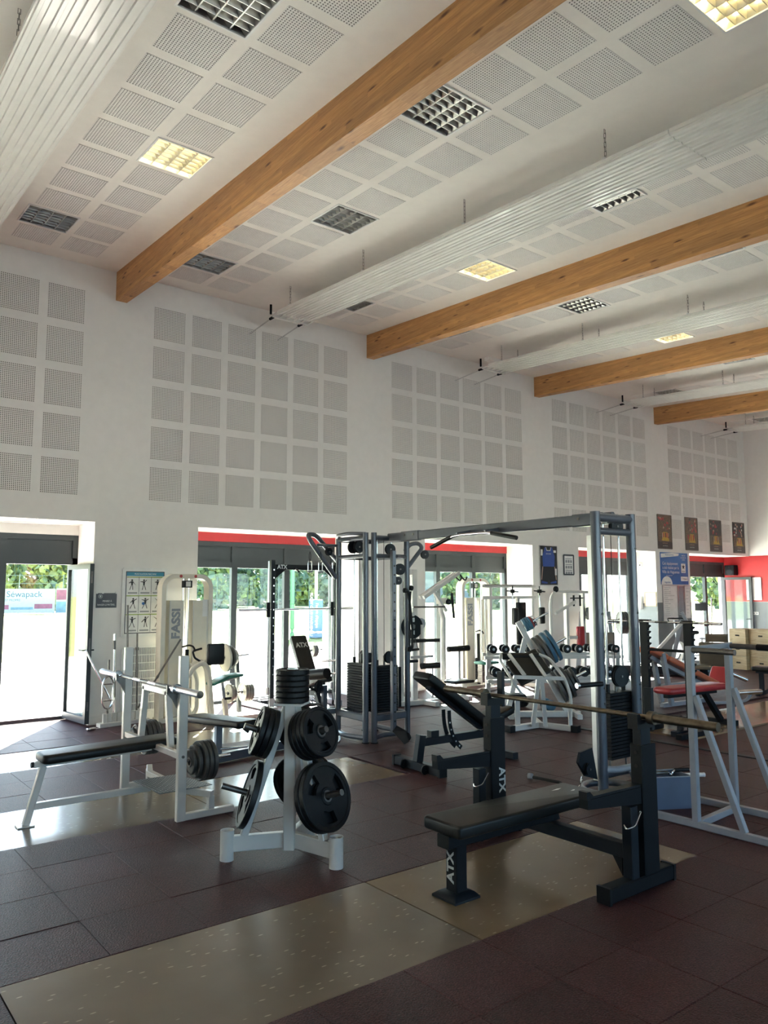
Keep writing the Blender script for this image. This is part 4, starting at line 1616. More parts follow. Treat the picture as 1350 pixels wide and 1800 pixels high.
# ------------------------------------------------------------------ adjustable bench (seat and raised back)
def adjustable_bench(loc, rz, label, lettering=False, top=(.03, .92)):
    root = thing('adjustable_bench', label, 'bench', loc, rz)
    M_ = 'anthracite'
    b = MB()
    b.bar((0, -.35, .052), (0, .35, .052), .085, .085, ch=.006)
    b.build('rear_foot', M_, root)
    for y in (-.365, .365):
        c = MB()
        c.box((0, y, .052), (.095, .03, .10))
        c.build('foot_cap', 'black_rubber', root)
    for y in (-.17, .17):
        w_ = MB()
        w_.lathe([(.001, -.014), (.04, -.014), (.046, -.008), (.046, .008), (.04, .014), (.001, .014)], origin=(-.058, y, .047), axis=(0, 1, 0), seg=18)
        wo = w_.build('wheel', 'black_rubber', root)
        q = MB()
        q.cyl((-.058, y - .017, .047), (-.058, y + .017, .047), .009, seg=8)
        q.build('axle', 'chrome', wo)
    b = MB()
    b.bar((-.01, 0, .09), (.035, 0, .345), .075, .08, up=(1, 0, 0), ch=.005)
    b.build('rear_leg', M_, root)
    b = MB()
    b.bar((.06, 0, .275), (1.0, 0, .275), .075, .078, ch=.005)
    b.build('spine', M_, root)
    b = MB()
    b.box((.19, 0, .345), (.10, .07, .06))
    b.build('back_stop', M_, root)
    b = MB()
    b.bar((1.0, 0, .30), (1.13, 0, .06), .075, .075, up=(1, 0, 0), ch=.005)
    b.build('front_leg', M_, root)
    b = MB()
    b.bar((1.14, -.22, .04), (1.14, .22, .04), .075, .07, ch=.005)
    b.build('front_foot', M_, root)
    # back rest from the hinge up towards the rear
    A, T = Vector((.86, 0, .365)), Vector((top[0], 0, top[1]))
    d_ = (T - A).normalized()
    ang = math.atan2(d_.z, d_.x)
    n_ = Vector((-d_.z, 0, d_.x))
    if n_.x < 0:
        n_ = -n_
    mid = (A + T) / 2
    rot = Matrix((d_, Vector((0, 1, 0)), d_.cross(Vector((0, 1, 0))))).transposed()
    b = MB()
    b.pad(mid + n_ * .02, ((T - A).length, .28, .085), rot=rot, r=.02, cr=.03)
    bp = b.build('backrest', 'black_leather', root)
    b = MB()
    b.bar(A + n_ * -.035, A + d_ * ((T - A).length * .85) + n_ * -.035, .07, .045, up=n_)
    b.build('back_rail', M_, root)
    if lettering:
        text_obj('lettering', 'ATX', .105, 'plate_print', bp, A + d_ * ((T - A).length - .17) + n_ * .064, Matrix((Vector((0, 1, 0)), d_, Vector((0, 1, 0)).cross(d_))).transposed(), depth=.0012, bold=.03)
    # seat
    b = MB()
    b.pad((1.06, 0, .455), (.36, .27, .08), rot=(0, -R(16), 0), r=.02, cr=.03)
    b.build('seat', 'black_leather', root)
    b = MB()
    b.bar((.90, 0, .36), (1.2, 0, .43), .05, .04)
    b.build('seat_rail', M_, root)
    # perforated arc
    arc = []
    for i in range(13):
        t = i / 12
        p0, p1, p2 = Vector((.37, 0, .56)), Vector((.36, 0, .30)), Vector((.53, 0, .17))
        arc.append((1 - t) ** 2 * p0 + 2 * t * (1 - t) * p1 + t * t * p2)
    for s in (-.045, .045):
        b = MB()
        for p, q in zip(arc[:-1], arc[1:]):
            b.bar(p + Vector((0, s, 0)), q + Vector((0, s, 0)), .006, .045, up=(1, 0, .3))
        ao = b.build('adjusting_arc', 'black_metal', root)
        if s < 0:
            for p in arc[3:12:2]:
                h = MB()
                h.cyl(p + Vector((0, s - .0045, 0)), p + Vector((0, s - .003, 0)), .009, seg=8)
                h.build('pin_hole', 'plate_print', ao)
    b = MB()
    b.cyl((.86, -.08, .35), (.86, .08, .35), .022)
    b.cyl((.95, -.07, .33), (.95, .07, .33), .018)
    b.build('hinge', 'black_metal', root)
    return root
adjustable_bench((5.13, 6.02, 0), R(-2), 'black adjustable bench with raised backrest between the cable towers')
# ------------------------------------------------------------------ grey cable crossover: tower, beam, tower
def stack_plate_mesh(w_, d_, h_):
    b = MB()
    b.bar((-w_ / 2, 0, 0), (w_ / 2, 0, 0), d_, h_, ch=.003)
    b.box((0, -d_ / 2 - .0008, 0), (.022, .002, h_ * .55))
    return b.mesh('stack_plate', 'black_metal')
def weight_stack(root, c, rz, w_, d_, z0, z1, n=16, rods_to=2.3, sep=.11):
    h_ = (z1 - z0) / n
    me = stack_plate_mesh(w_, d_, h_ - .004)
    for i in range(n):
        o = place('stack_plate', me, root, None)
        o.matrix_parent_inverse = Matrix.Translation(-root.location)
        o.location = (c[0], c[1], z0 + h_ * (i + .5))
        o.rotation_euler = (0, 0, rz)
    cx, sx_ = math.cos(rz), math.sin(rz)
    for s in (-1, 1):
        r_ = MB()
        x, y = c[0] + s * sep * cx, c[1] + s * sep * sx_
        r_.cyl((x, y, z0 - .08), (x, y, rods_to), .011, seg=10)
        r_.build('guide_rod', 'chrome', root)
        q = MB()
        q.cyl((x, y, z1), (x, y, z1 + .07), .02, seg=10)
        q.build('bumper', 'black_rubber', root)
    p = MB()
    p.cyl((c[0], c[1], z1 - .02), (c[0], c[1], z1 + .12), .014)
    p.build('selector_stem', 'dark_steel', root)
    k = MB()
    k.cyl((c[0], c[1], z1 + .1), (c[0], c[1], rods_to), .0035, seg=6)
    k.build('cable', 'rope_black', root)
def pulley(root, c, ax, r_=.062, name='pulley'):
    b = MB()
    b.lathe([(.006, -.014), (r_, -.014), (r_ - .008, -.004), (r_ - .008, .004), (r_, .014), (.006, .014)], origin=c, axis=ax, seg=22)
    o = b.build(name, 'black_rubber', root)
    a = Vector(ax).normalized()
    for s in (-1, 1):
        q = MB()
        q.cyl(Vector(c) + a * s * .016, Vector(c) + a * s * .022, r_ * .92, seg=20)
        q.build('pulley_guard', 'anthracite', root)
    h = MB()
    h.cyl(Vector(c) - a * .028, Vector(c) + a * .028, .010, seg=8)
    h.build('pulley_bolt', 'dark_steel', root)
def cable_tower():
    root = thing('cable_crossover', 'grey steel multi-station cable tower joined by a high beam to a second tower', 'cable machine', (5.85, 6.0, 0), world=True)
    G_ = 'grey_metal'
    posts = [((5.575, 8.08), 2.47), ((5.552, 7.475), 2.49), ((5.632, 7.412), 2.49), ((6.15, 7.42), 2.42), ((6.15, 8.08), 2.42), ((6.05, 8.16), 2.42)]
    for (x, y), zt in posts:
        b = MB()
        b.cyl((x, y, 0.012), (x, y, zt), .035, seg=18)
        b.build('post', G_, root)
        f = MB()
        f.cyl((x, y, 0), (x, y, .014), .046, seg=18)
        f.build('foot_cap', 'black_rubber', root)
    A, B1, B2, C_, D_ = [Vector((*p[0], 0)) for p in posts[:5]]
    def up(v, z): return Vector((v.x, v.y, z))
    # upper and lower rings
    for z, r_ in ((2.43, .03), (2.21, .026)):
        for p, q in ((A, B1), (B2, C_), (C_, D_), (D_, A)):
            b = MB()
            b.cyl(up(p, z), up(q, z), r_, seg=14)
            b.build('tie_tube', G_, root)
    b = MB()
    b.path([up(A, 2.455), Vector((5.44, 7.93, 2.475)), Vector((5.42, 7.66, 2.485)), up(B1, 2.475)], .022, seg=12, round_=.12)
    b.build('top_hoop', G_, root)
    for p, q in ((A, B1), (B2, C_), (C_, D_), (D_, A)):
        b = MB()
        b.bar(up(p, .288), up(q, .288), .06, .08, ch=.01)
        b.build('stack_carrier', G_, root)
    for pts in ([up(A, .06), Vector((5.47, 7.78, .06)), up(B1, .06)], [up(B2, .06), Vector((5.88, 7.53, .06)), up(C_, .06)], [up(C_, .06), up(D_, .06)]):
        b = MB()
        b.path(pts, .03, seg=12, round_=.1)
        b.build('base_tube', G_, root)
    # overhead grips
    b = MB()
    b.path([(5.55, 8.10, 1.95), (5.15, 8.10, 2.42), (5.16, 8.16, 2.49), (5.33, 8.24, 2.50), (5.55, 8.24, 2.28), (5.6, 8.12, 2.15)], .03, seg=12, round_=.09)
    b.build('overhead_grip', G_, root)
    b = MB()
    b.cyl((5.26, 8.10, 2.36), (5.575, 8.08, 2.36), .018)
    b.build('grip_brace', G_, root)
    b = MB()
    b.path([(6.16, 7.41, 2.08), (6.40, 7.41, 2.33), (6.38, 7.46, 2.39), (6.28, 7.50, 2.38), (6.17, 7.47, 2.29)], .026, seg=12, round_=.06)
    b.build('overhead_grip', G_, root)
    pulley(root, (6.43, 7.40, 2.245), (0.3, 1, 0), .055)
    pulley(root, (5.45, 8.12, 2.28), (0, 1, 0), .05)
    # weight stacks on two sides
    weight_stack(root, (5.70, 7.80), R(90), .36, .12, .335, .90, 18, 2.43)
    weight_stack(root, (5.89, 7.55), 0, .33, .12, .325, .88, 18, 2.43)
    # inner pulleys at the head
    for c in ((5.64, 7.86, 2.33), (5.64, 7.74, 2.33)):
        pulley(root, c, (0, 1, 0), .075)
    pulley(root, (5.95, 7.5, 2.30), (0.2, 1, 0), .07)
    pulley(root, (5.99, 7.36, 2.05), (.25, 1, 0), .07)
    pulley(root, (5.96, 7.36, 1.91), (.25, 1, 0), .05)
    pulley(root, (5.64, 7.62, 1.0), (1, .2, 0), .075)
    pulley(root, (5.92, 7.48, .98), (0.1, 1, 0), .075)
    # perforated column with the sliding pulley
    b = MB()
    b.bar((5.835, 7.30, .12), (5.835, 7.30, 2.27), .055, .055, up=(0, 1, 0), ch=.004)
    col = b.build('pulley_rail', 'grey_metal', root)
    hm = MB()
    hm.cyl((5.835, 7.2722, 0), (5.835, 7.2705, 0), .012, seg=8)
    hme = hm.mesh('rail_hole', 'fleece_dark')
    for i in range(18):
        o = place('rail_hole', hme, col, (0, 0, .25 + .108 * i))
    b = MB()
    b.prism([(5.80, 7.28, .14), (5.80, 7.06, .02), (5.83, 7.02, .05), (5.86, 7.10, .16), (5.86, 7.28, .20)], (0, 0, 0), (.012, 0, 0))
    b.build('pulley_bracket', 'anthracite', root)
    pulley(root, (5.87, 7.10, .09), (1, .3, 0), .05)
    b = MB()
    b.cyl((5.86, 7.26, 2.2), (6.15, 7.42, 2.2), .018)
    b.build('rail_stay', G_, root)
    k = MB()
    k.cyl((5.99, 7.30, 1.9), (5.9, 7.12, .12), .0035, seg=6)
    k.build('cable', 'rope_black', root)
    # row station on the window side: swivel pulley, foam rollers, grips
    b = MB()
    b.bar((5.58, 8.12, .30), (5.40, 8.16, .30), .06, .06, ch=.005)
    b.bar((5.42, 8.16, .02), (5.42, 8.16, .62), .06, .06, up=(0, 1, 0), ch=.005)
    b.build('row_bracket', G_, root)
    pulley(root, (5.36, 8.20, .60), (.45, -1, 0), .072)
    for a_, c in (((5.57, 8.10, .92), (5.50, 8.34, .90)), ((5.57, 8.10, .76), (5.50, 8.36, .74))):
        b = MB()
        b.cyl(a_, c, .014)
        b.build('roller_axle', 'chrome', root)
    for c, d_ in (((5.50, 8.22, .755), (5.42, 8.62, .70)), ((5.47, 8.66, .695), (5.40, 9.0, .67))):
        b = MB()
        b.cyl(c, d_, .07, seg=18)
        b.build('foam_roller', 'black_leather', root)
    b = MB()
    b.pad((5.60, 7.53, .985), (.16, .05, .12), r=.02, cr=.03)
    b.build('knee_pad', 'black_leather', root)
    for z in (.92,):
        b = MB()
        b.cyl((6.18, 7.42, z), (6.30, 7.40, z), .018)
        b.build('side_peg', 'black_rubber', root)
    # ---- the beam and its multi-grip bar
    b = MB()
    b.bar((5.87, 7.42, 2.435), (5.87, 4.17, 2.435), .05, .105, ch=.012)
    b.build('overhead_beam', G_, root)
    for y in (7.0, 4.45):
        q = MB()
        q.bar((5.87, y - .16, 2.435), (5.87, y + .16, 2.435), .062, .118, ch=.012)
        q.build('beam_sleeve', G_, root)
        for dy in (-.08, .08):
            h = MB()
            h.cyl((5.836, y + dy, 2.45), (5.830, y + dy, 2.45), .013, seg=8)
            h.build('beam_bolt', 'dark_steel', root)
    # pull-up bar hung under the beam
    b = MB()
    b.path([(5.65, 6.38, 2.265), (5.65, 6.02, 2.375), (5.65, 5.52, 2.375), (5.65, 5.14, 2.30)], .016, seg=10, round_=.12)
    b.build('pull_up_bar', 'chrome', root)
    for a_, c in (((5.65, 6.39, 2.262), (5.65, 6.07, 2.36)), ((5.65, 5.47, 2.366), (5.65, 5.13, 2.298))):
        b = MB()
        b.cyl(a_, c, .022, seg=12)
        b.build('grip_sleeve', 'black_rubber', root)
    for y in (5.98, 5.56):
        b = MB()
        b.bar((5.65, y, 2.38), (5.86, y, 2.42), .02, .04)
        b.build('bar_bracket', G_, root)
    # ---- second tower
    PL, PR = Vector((5.61, 4.17, 0)), Vector((6.10, 4.15, 0))
    for v in (PL, PR):
        b = MB()
        b.cyl(up(v, .012), up(v, 2.475), .043, seg=20)
        b.build('post', G_, root)
        f = MB()
        f.cyl(up(v, 0), up(v, .014), .056, seg=18)
        f.build('foot_cap', 'black_rubber', root)
        for z in (.82, .95, 1.58, 2.16):
            q = MB()
            q.cyl(up(v, z) + Vector((0, -.041, 0)), up(v, z) + Vector((0, -.05, 0)), .009, seg=8)
            q.build('bolt', 'dark_steel', root)
    for z, r_ in ((2.425, .04), (2.305, .033), (.23, .04)):
        b = MB()
        b.cyl(up(PL, z), up(PR, z), r_, seg=14)
        b.build('tie_tube', G_, root)
    b = MB()
    b.path([up(PL, .05) + Vector((0, .05, 0)), Vector((5.62, 4.42, .05)), Vector((5.85, 4.54, .05)), Vector((6.09, 4.42, .05)), up(PR, .05) + Vector((0, .05, 0))], .032, seg=12, round_=.12)
    b.build('base_tube', G_, root)
    b = MB()
    b.path([up(PL, .27), Vector((5.72, 4.09, .265)), Vector((5.98, 4.07, .265)), up(PR, .27)], .03, seg=12, round_=.08)
    b.build('foot_rest', 'stand_metal', root)
    weight_stack(root, (5.965, 4.27), 0, .36, .14, .31, .885, 19, 2.40, .115)
    pulley(root, (5.95, 4.20, 2.36), (.2, 1, 0), .075)
    pulley(root, (5.97, 4.22, 1.02), (.2, 1, 0), .095)
    b = MB()
    b.bar((5.79, 4.36, .12), (5.79, 4.36, 2.28), .055, .055, up=(0, 1, 0), ch=.004)
    col = b.build('pulley_rail', 'aluminium', root)
    for i in range(18):
        o = place('rail_hole', hme, col, (5.79 - 5.835, 4.36 - 7.30, .3 + .105 * i))
    b = MB()
    b.prism([(5.50, 4.20, .46), (5.34, 4.20, .44), (5.31, 4.20, .36), (5.40, 4.20, .24), (5.56, 4.20, .19)], (0, -.012, 0), (0, .012, 0))
    b.build('pulley_bracket', 'anthracite', root)
    pulley(root, (5.41, 4.17, .30), (0, 1, 0), .05)
    b = MB()
    b.cyl((5.585, 4.13, .99), (5.36, 4.2, .985), .021, seg=12)
    b.build('side_grip', 'black_rubber', root)
    b = MB()
    b.cyl((5.36, 4.2, .985), (5.335, 4.205, .9845), .023, seg=12)
    b.build('grip_end', 'chrome', root)
    b = MB()
    for i in range(5):
        y0, z0 = 4.20 + .004 * i, .24 - .045 * i
        b.path([(5.36 - .02 * i, y0 - .011 * (i % 2), z0), (5.36 - .02 * i - .011 * (1 - i % 2), y0, z0 - .03), (5.34 - .02 * i, y0 + .011 * (i % 2), z0 - .05), (5.36 - .02 * i + .011 * (1 - i % 2), y0, z0 - .02)], .004, seg=6, closed=True)
    b.build('chain', 'chrome', root)
    return root
cable_tower()

# things hanging on or lying by the towers
def rope_handle(label, pts, ends):
    root = thing('triceps_rope', label, 'rope attachment', pts[0], world=True)
    b = MB()
    b.path(pts, .014, seg=10, round_=.03)
    b.build('rope', 'rope_black', root)
    for e in ends:
        k = MB()
        k.lathe([(.001, -.03), (.026, -.024), (.032, 0), (.026, .024), (.001, .03)], origin=e, axis=(0.4, .2, 1), seg=14)
        k.build('rope_knob', 'stand_metal' if e[2] < .5 else 'black_rubber', root)
    return root
rope_handle('black rope attachment hanging beside the perforated pulley column', [(6.11, 7.30, 1.78), (6.09, 7.30, 1.62), (6.07, 7.28, 1.12), (6.10, 7.27, 1.08), (6.12, 7.28, 1.3), (6.10, 7.30, 1.62), (6.06, 7.30, 1.79)], [(6.12, 7.30, 1.82), (6.03, 7.31, 1.79), (6.07, 7.28, 1.08)])
def stirrup(label, c, rz, s=1.0):
    root = thing('stirrup_handle', label, 'cable handle', c, rz)
    b = MB()
    b.path([(-.065 * s, 0, 0), (0, 0, .14 * s), (.065 * s, 0, 0)], .005, seg=6)
    b.build('strap', 'rope_black', root)
    g = MB()
    g.cyl((-.075 * s, 0, 0), (.075 * s, 0, 0), .016, seg=12)
    g.build('grip', 'black_rubber', root)
    return root
stirrup('black stirrup handle hanging on the tower post by the rope', (6.18, 7.30, 1.07), R(20))
rope_handle('black rope attachment with grey end lying on the rubber floor by the bench', [(5.72, 5.05, .03), (5.80, 4.78, .018), (5.68, 4.68, .016), (5.48, 4.52, .016)], [(5.715, 5.075, .034)])
def ez_handle():
    root = thing('curl_bar_handle', 'small bent black curl bar hanging on the row station chain', 'cable handle', (5.36, 8.3, .4), world=True)
    b = MB()
    b.path([(5.36, 8.60, .36), (5.36, 8.47, .385), (5.36, 8.33, .37), (5.36, 8.2, .40), (5.36, 8.06, .345)], .015, seg=10, round_=.05)
    b.build('bar', 'black_rubber', root)
    k = MB()
    for i in range(6):
        y0, z0 = 8.27 + .012 * i, .56 - .03 * i
        k.path([(5.345, y0, z0), (5.36, y0 + .012 * (i % 2), z0 - .018), (5.375, y0, z0 - .036), (5.36, y0 - .012 * (i % 2), z0 - .018)], .004, seg=6, closed=True)
    k.build('chain', 'chrome', root)
    return root
ez_handle()
def foot_step():
    root = thing('foot_plate_stand', 'low chromed foot rest in front of the tower on the floor', 'foot rest', (5.42, 7.95, 0), world=True)
    b = MB()
    b.path([(5.28, 7.62, .10), (5.27, 7.60, .02), (5.22, 7.80, .02), (5.20, 8.02, .02), (5.21, 8.04, .10)], .014, seg=10, round_=.04)
    b.build('frame', 'chrome', root)
    return root
foot_step()

# ------------------------------------------------------------------ dip stand
def dip_stand():
    root = thing('dip_station', 'grey square-tube dip stand with slanted braces beside the blue bin', 'dip station', (5.9, 3.3, 0), world=True)
    M_ = 'stand_metal'
    for x, y in ((5.56, 3.296), (6.225, 3.345)):
        b = MB()
        b.bar((x, y, 0.05), (x, y, 1.352), .05, .05, up=(0, 1, 0), ch=.004)
        b.build('upright', M_, root)
        b = MB()
        b.bar((x, 2.35, .027), (x, 3.95, .027), .05, .05, ch=.004)
        b.build('base_rail', M_, root)
        b = MB()
        b.bar((x, y - .03, .98), (x, y - .37, .05), .045, .045, up=(0, 1, 0), ch=.004)
        b.build('brace', M_, root)
        p = MB()
        p.cyl((x, y + .02, 1.325), (x, y - .36 if x < 6 else y - .60, 1.325), .022, seg=14)
        p.build('dip_bar', 'dark_steel', root)
    b = MB()
    b.cyl((6.225, 3.10, 1.325), (6.225, 2.74, 1.325), .026, seg=14)
    b.build('grip_sleeve', 'black_rubber', root)
    b = MB()
    b.bar((5.585, 3.298, .027), (6.20, 3.343, .027), .05, .05, ch=.004)
    b.build('base_cross', M_, root)
    b = MB()
    b.bar((5.585, 3.298, 1.33), (6.20, 3.343, 1.33), .04, .04, ch=.004)
    b.build('top_cross', M_, root)
    return root
dip_stand()
def bin_box():
    root = thing('storage_bin', 'blue-grey metal bin full of cable handles between the dip stand rails', 'bin', (5.8, 3.85, 0), world=True)
    A = [(5.715, 3.775), (6.02, 3.60), (6.10, 3.80), (5.80, 3.96)]
    T = [(5.63, 3.80), (6.0, 3.585), (6.11, 3.82), (5.74, 4.00)]
    t = .006
    for i in range(4):
        j = (i + 1) % 4
        b = MB()
        ca = Vector((sum(p[0] for p in A) / 4, sum(p[1] for p in A) / 4, 0))
        def inn(p, z): return Vector((p[0], p[1], z)) + (ca - Vector((p[0], p[1], 0))).normalized() * t
        b.add([Vector((*A[i], .004)), Vector((*A[j], .004)), Vector((*T[j], .262)), Vector((*T[i], .262)), inn(A[i], .004), inn(A[j], .004), inn(T[j], .262), inn(T[i], .262)],
              [(0, 1, 2, 3), (5, 4, 7, 6), (3, 2, 6, 7), (0, 4, 5, 1), (1, 5, 6, 2), (4, 0, 3, 7)])
        b.build('side_wall', 'bin_blue', root, smooth=False)
    b = MB()
    b.prism([(*p, 0) for p in A], (0, 0, 0), (0, 0, .006))
    b.build('bottom', 'bin_blue', root)
    b = MB()
    b.path([(*p, .262) for p in T], .006, seg=6, closed=True)
    b.build('rim', 'stand_metal', root)
    return root
bin_box()
def vbar(c, rz, label, grip):
    root = thing('row_handle', label, 'cable handle', c, rz, 'cable handles in the blue bin')
    b = MB()
    b.path([(-.09, 0, 0), (-.09, 0, .05), (-.06, 0, .07), (.06, 0, .07), (.09, 0, .05), (.09, 0, 0)], .009, seg=8, round_=.02)
    b.build('frame', 'chrome', root)
    g = MB()
    g.cyl((-.06, 0, .07), (.06, 0, .07), .016, seg=12)
    g.build('grip', grip, root)
    return root
vbar((5.98, 3.66, .235), R(-28), 'chromed row handle with black grip standing out of the blue bin', 'black_rubber')
vbar((5.88, 3.79, .20), R(-28), 'steel row handle tipped among others in the blue bin', 'dark_steel')
root = thing('grip_tube', 'white grip tube lying on the floor behind the blue bin', 'cable handle', (7.05, 4.15, 0), world=True)
b = MB()
b.cyl((6.93, 4.24, .022), (7.10, 4.12, .022), .02, seg=10)
b.build('tube', 'plastic_white', root)
b = MB()
b.cyl((7.098, 4.121, .022), (7.11, 4.113, .022), .0215, seg=10)
b.build('end_cap', 'paper_white', root)

def cage_handle(c, label):
    root = thing('stirrup_handle', label, 'cable handle', c, R(25), 'handles hanging from the tower grip')
    b = MB()
    b.path([(-.045, 0, .0), (-.045, 0, .13), (.045, 0, .13), (.045, 0, .0)], .006, seg=6, round_=.02)
    b.build('frame', 'chrome', root)
    b = MB()
    b.cyl((-.05, 0, 0), (.05, 0, 0), .014, seg=10)
    b.build('grip', 'stand_metal', root)
    b = MB()
    b.path([(0, 0, .13), (.018, 0, .17), (.018, 0, .21), (0, 0, .25), (-.018, 0, .21), (-.018, 0, .17)], .004, seg=6, closed=True)
    b.build('carabiner', 'black_metal', root)
cage_handle((5.22, 8.20, 2.03), 'chromed loop handle on a carabiner at the tip of the tower grip')
cage_handle((5.26, 8.02, 2.02), 'chromed loop handle on a carabiner closer to the tower post')
# ------------------------------------------------------------------ bars in their floor stand by the door
def bar_stand():
    root = thing('bar_stand', 'low white floor stand with sleeves for bars beside the glass door', 'bar stand', (3.7, 10.55, 0), world=True)
    b = MB()
    b.bar((3.42, 10.52, .028), (4.12, 10.60, .028), .12, .05, ch=.005)
    b.build('base', 'white_metal', root)
    for i in range(9):
        x = 3.50 + .065 * i
        y = 10.53 + .0075 * i
        s = MB()
        s.bar((x, y, .05), (x, y, .17), .045, .045, up=(0, 1, 0), ch=.004)
        s.build('sleeve', 'white_metal', root)
    b = MB()
    b.pad((3.28, 10.36, .02), (.13, .07, .035), rot=(0, 0, R(20)), r=.012, cr=.03)
    b.build('end_foot', 'chrome', root)
    b = MB()
    b.bar((3.30, 10.36, .012), (3.72, 10.42, .012), .03, .012)
    b.build('front_strip', 'chrome', root)
    return root
bar_stand()
def long_bar(name, label, a, b_, r_, m, ends=(), collars=()):
    root = thing(name, label, 'weight bar', a, world=True, group='bars in the stand by the door')
    A, B = Vector(a), Vector(b_)
    q = MB()
    q.cyl(A, B, r_, seg=10)
    q.build('shaft', m, root)
    for t, rr, ln in collars:
        c = A + (B - A) * t
        dv = (B - A).normalized() * ln
        k = MB()
        k.cyl(c - dv, c + dv, rr, seg=12)
        k.build('collar', 'dark_steel', root)
    return root
long_bar('straight_bar', 'tall slim straight bar standing closest to the exercise chart centre', (3.82, 10.57, .16), (3.79, 10.60, 1.60), .013, 'dark_steel', collars=((.52, .018, .02), (.30, .02, .05)))
long_bar('straight_bar', 'shorter dark bar with ringed collar under the chart', (3.955, 10.58, .16), (3.94, 10.61, 1.21), .013, 'dark_steel', collars=((.80, .024, .02), (.45, .02, .08)))
long_bar('straight_bar', 'chromed bar with side peg standing between door and sign', (3.632, 10.55, .16), (3.615, 10.58, 1.215), .015, 'chrome', collars=((.86, .019, .06), (.3, .019, .1)))
long_bar('straight_bar', 'thin dark bar leaning towards the open glass door', (3.60, 10.53, .30), (3.25, 10.60, 1.01), .013, 'chrome', collars=())
long_bar('straight_bar', 'thin dark bar leaning across the pale lat machine', (3.91, 10.42, .22), (4.40, 10.20, 1.13), .013, 'dark_steel', collars=((.45, .018, .02),))
def triceps_bar():
    root = thing('triceps_bar', 'chromed oval triceps bar with two cross grips standing in the stand', 'weight bar', (3.53, 10.53, .16), world=True, group='bars in the stand by the door')
    y = 10.50
    b = MB()
    b.path([(3.455, y, .30), (3.455, y, .60), (3.525, y, .685), (3.595, y, .60), (3.595, y, .30), (3.525, y, .215)], .013, seg=8, round_=.06, closed=True)
    b.build('loop', 'chrome', root)
    for z in (.345, .56):
        k = MB()
        k.cyl((3.455, y, z), (3.595, y, z), .010, seg=8)
        k.build('cross_grip', 'chrome', root)
    for z0, z1 in ((.176, .22), (.68, .88)):
        k = MB()
        k.cyl((3.53, y, z0), (3.525, y, z1), .014, seg=8)
        k.build('end_sleeve', 'dark_steel', root)
    return root
triceps_bar()

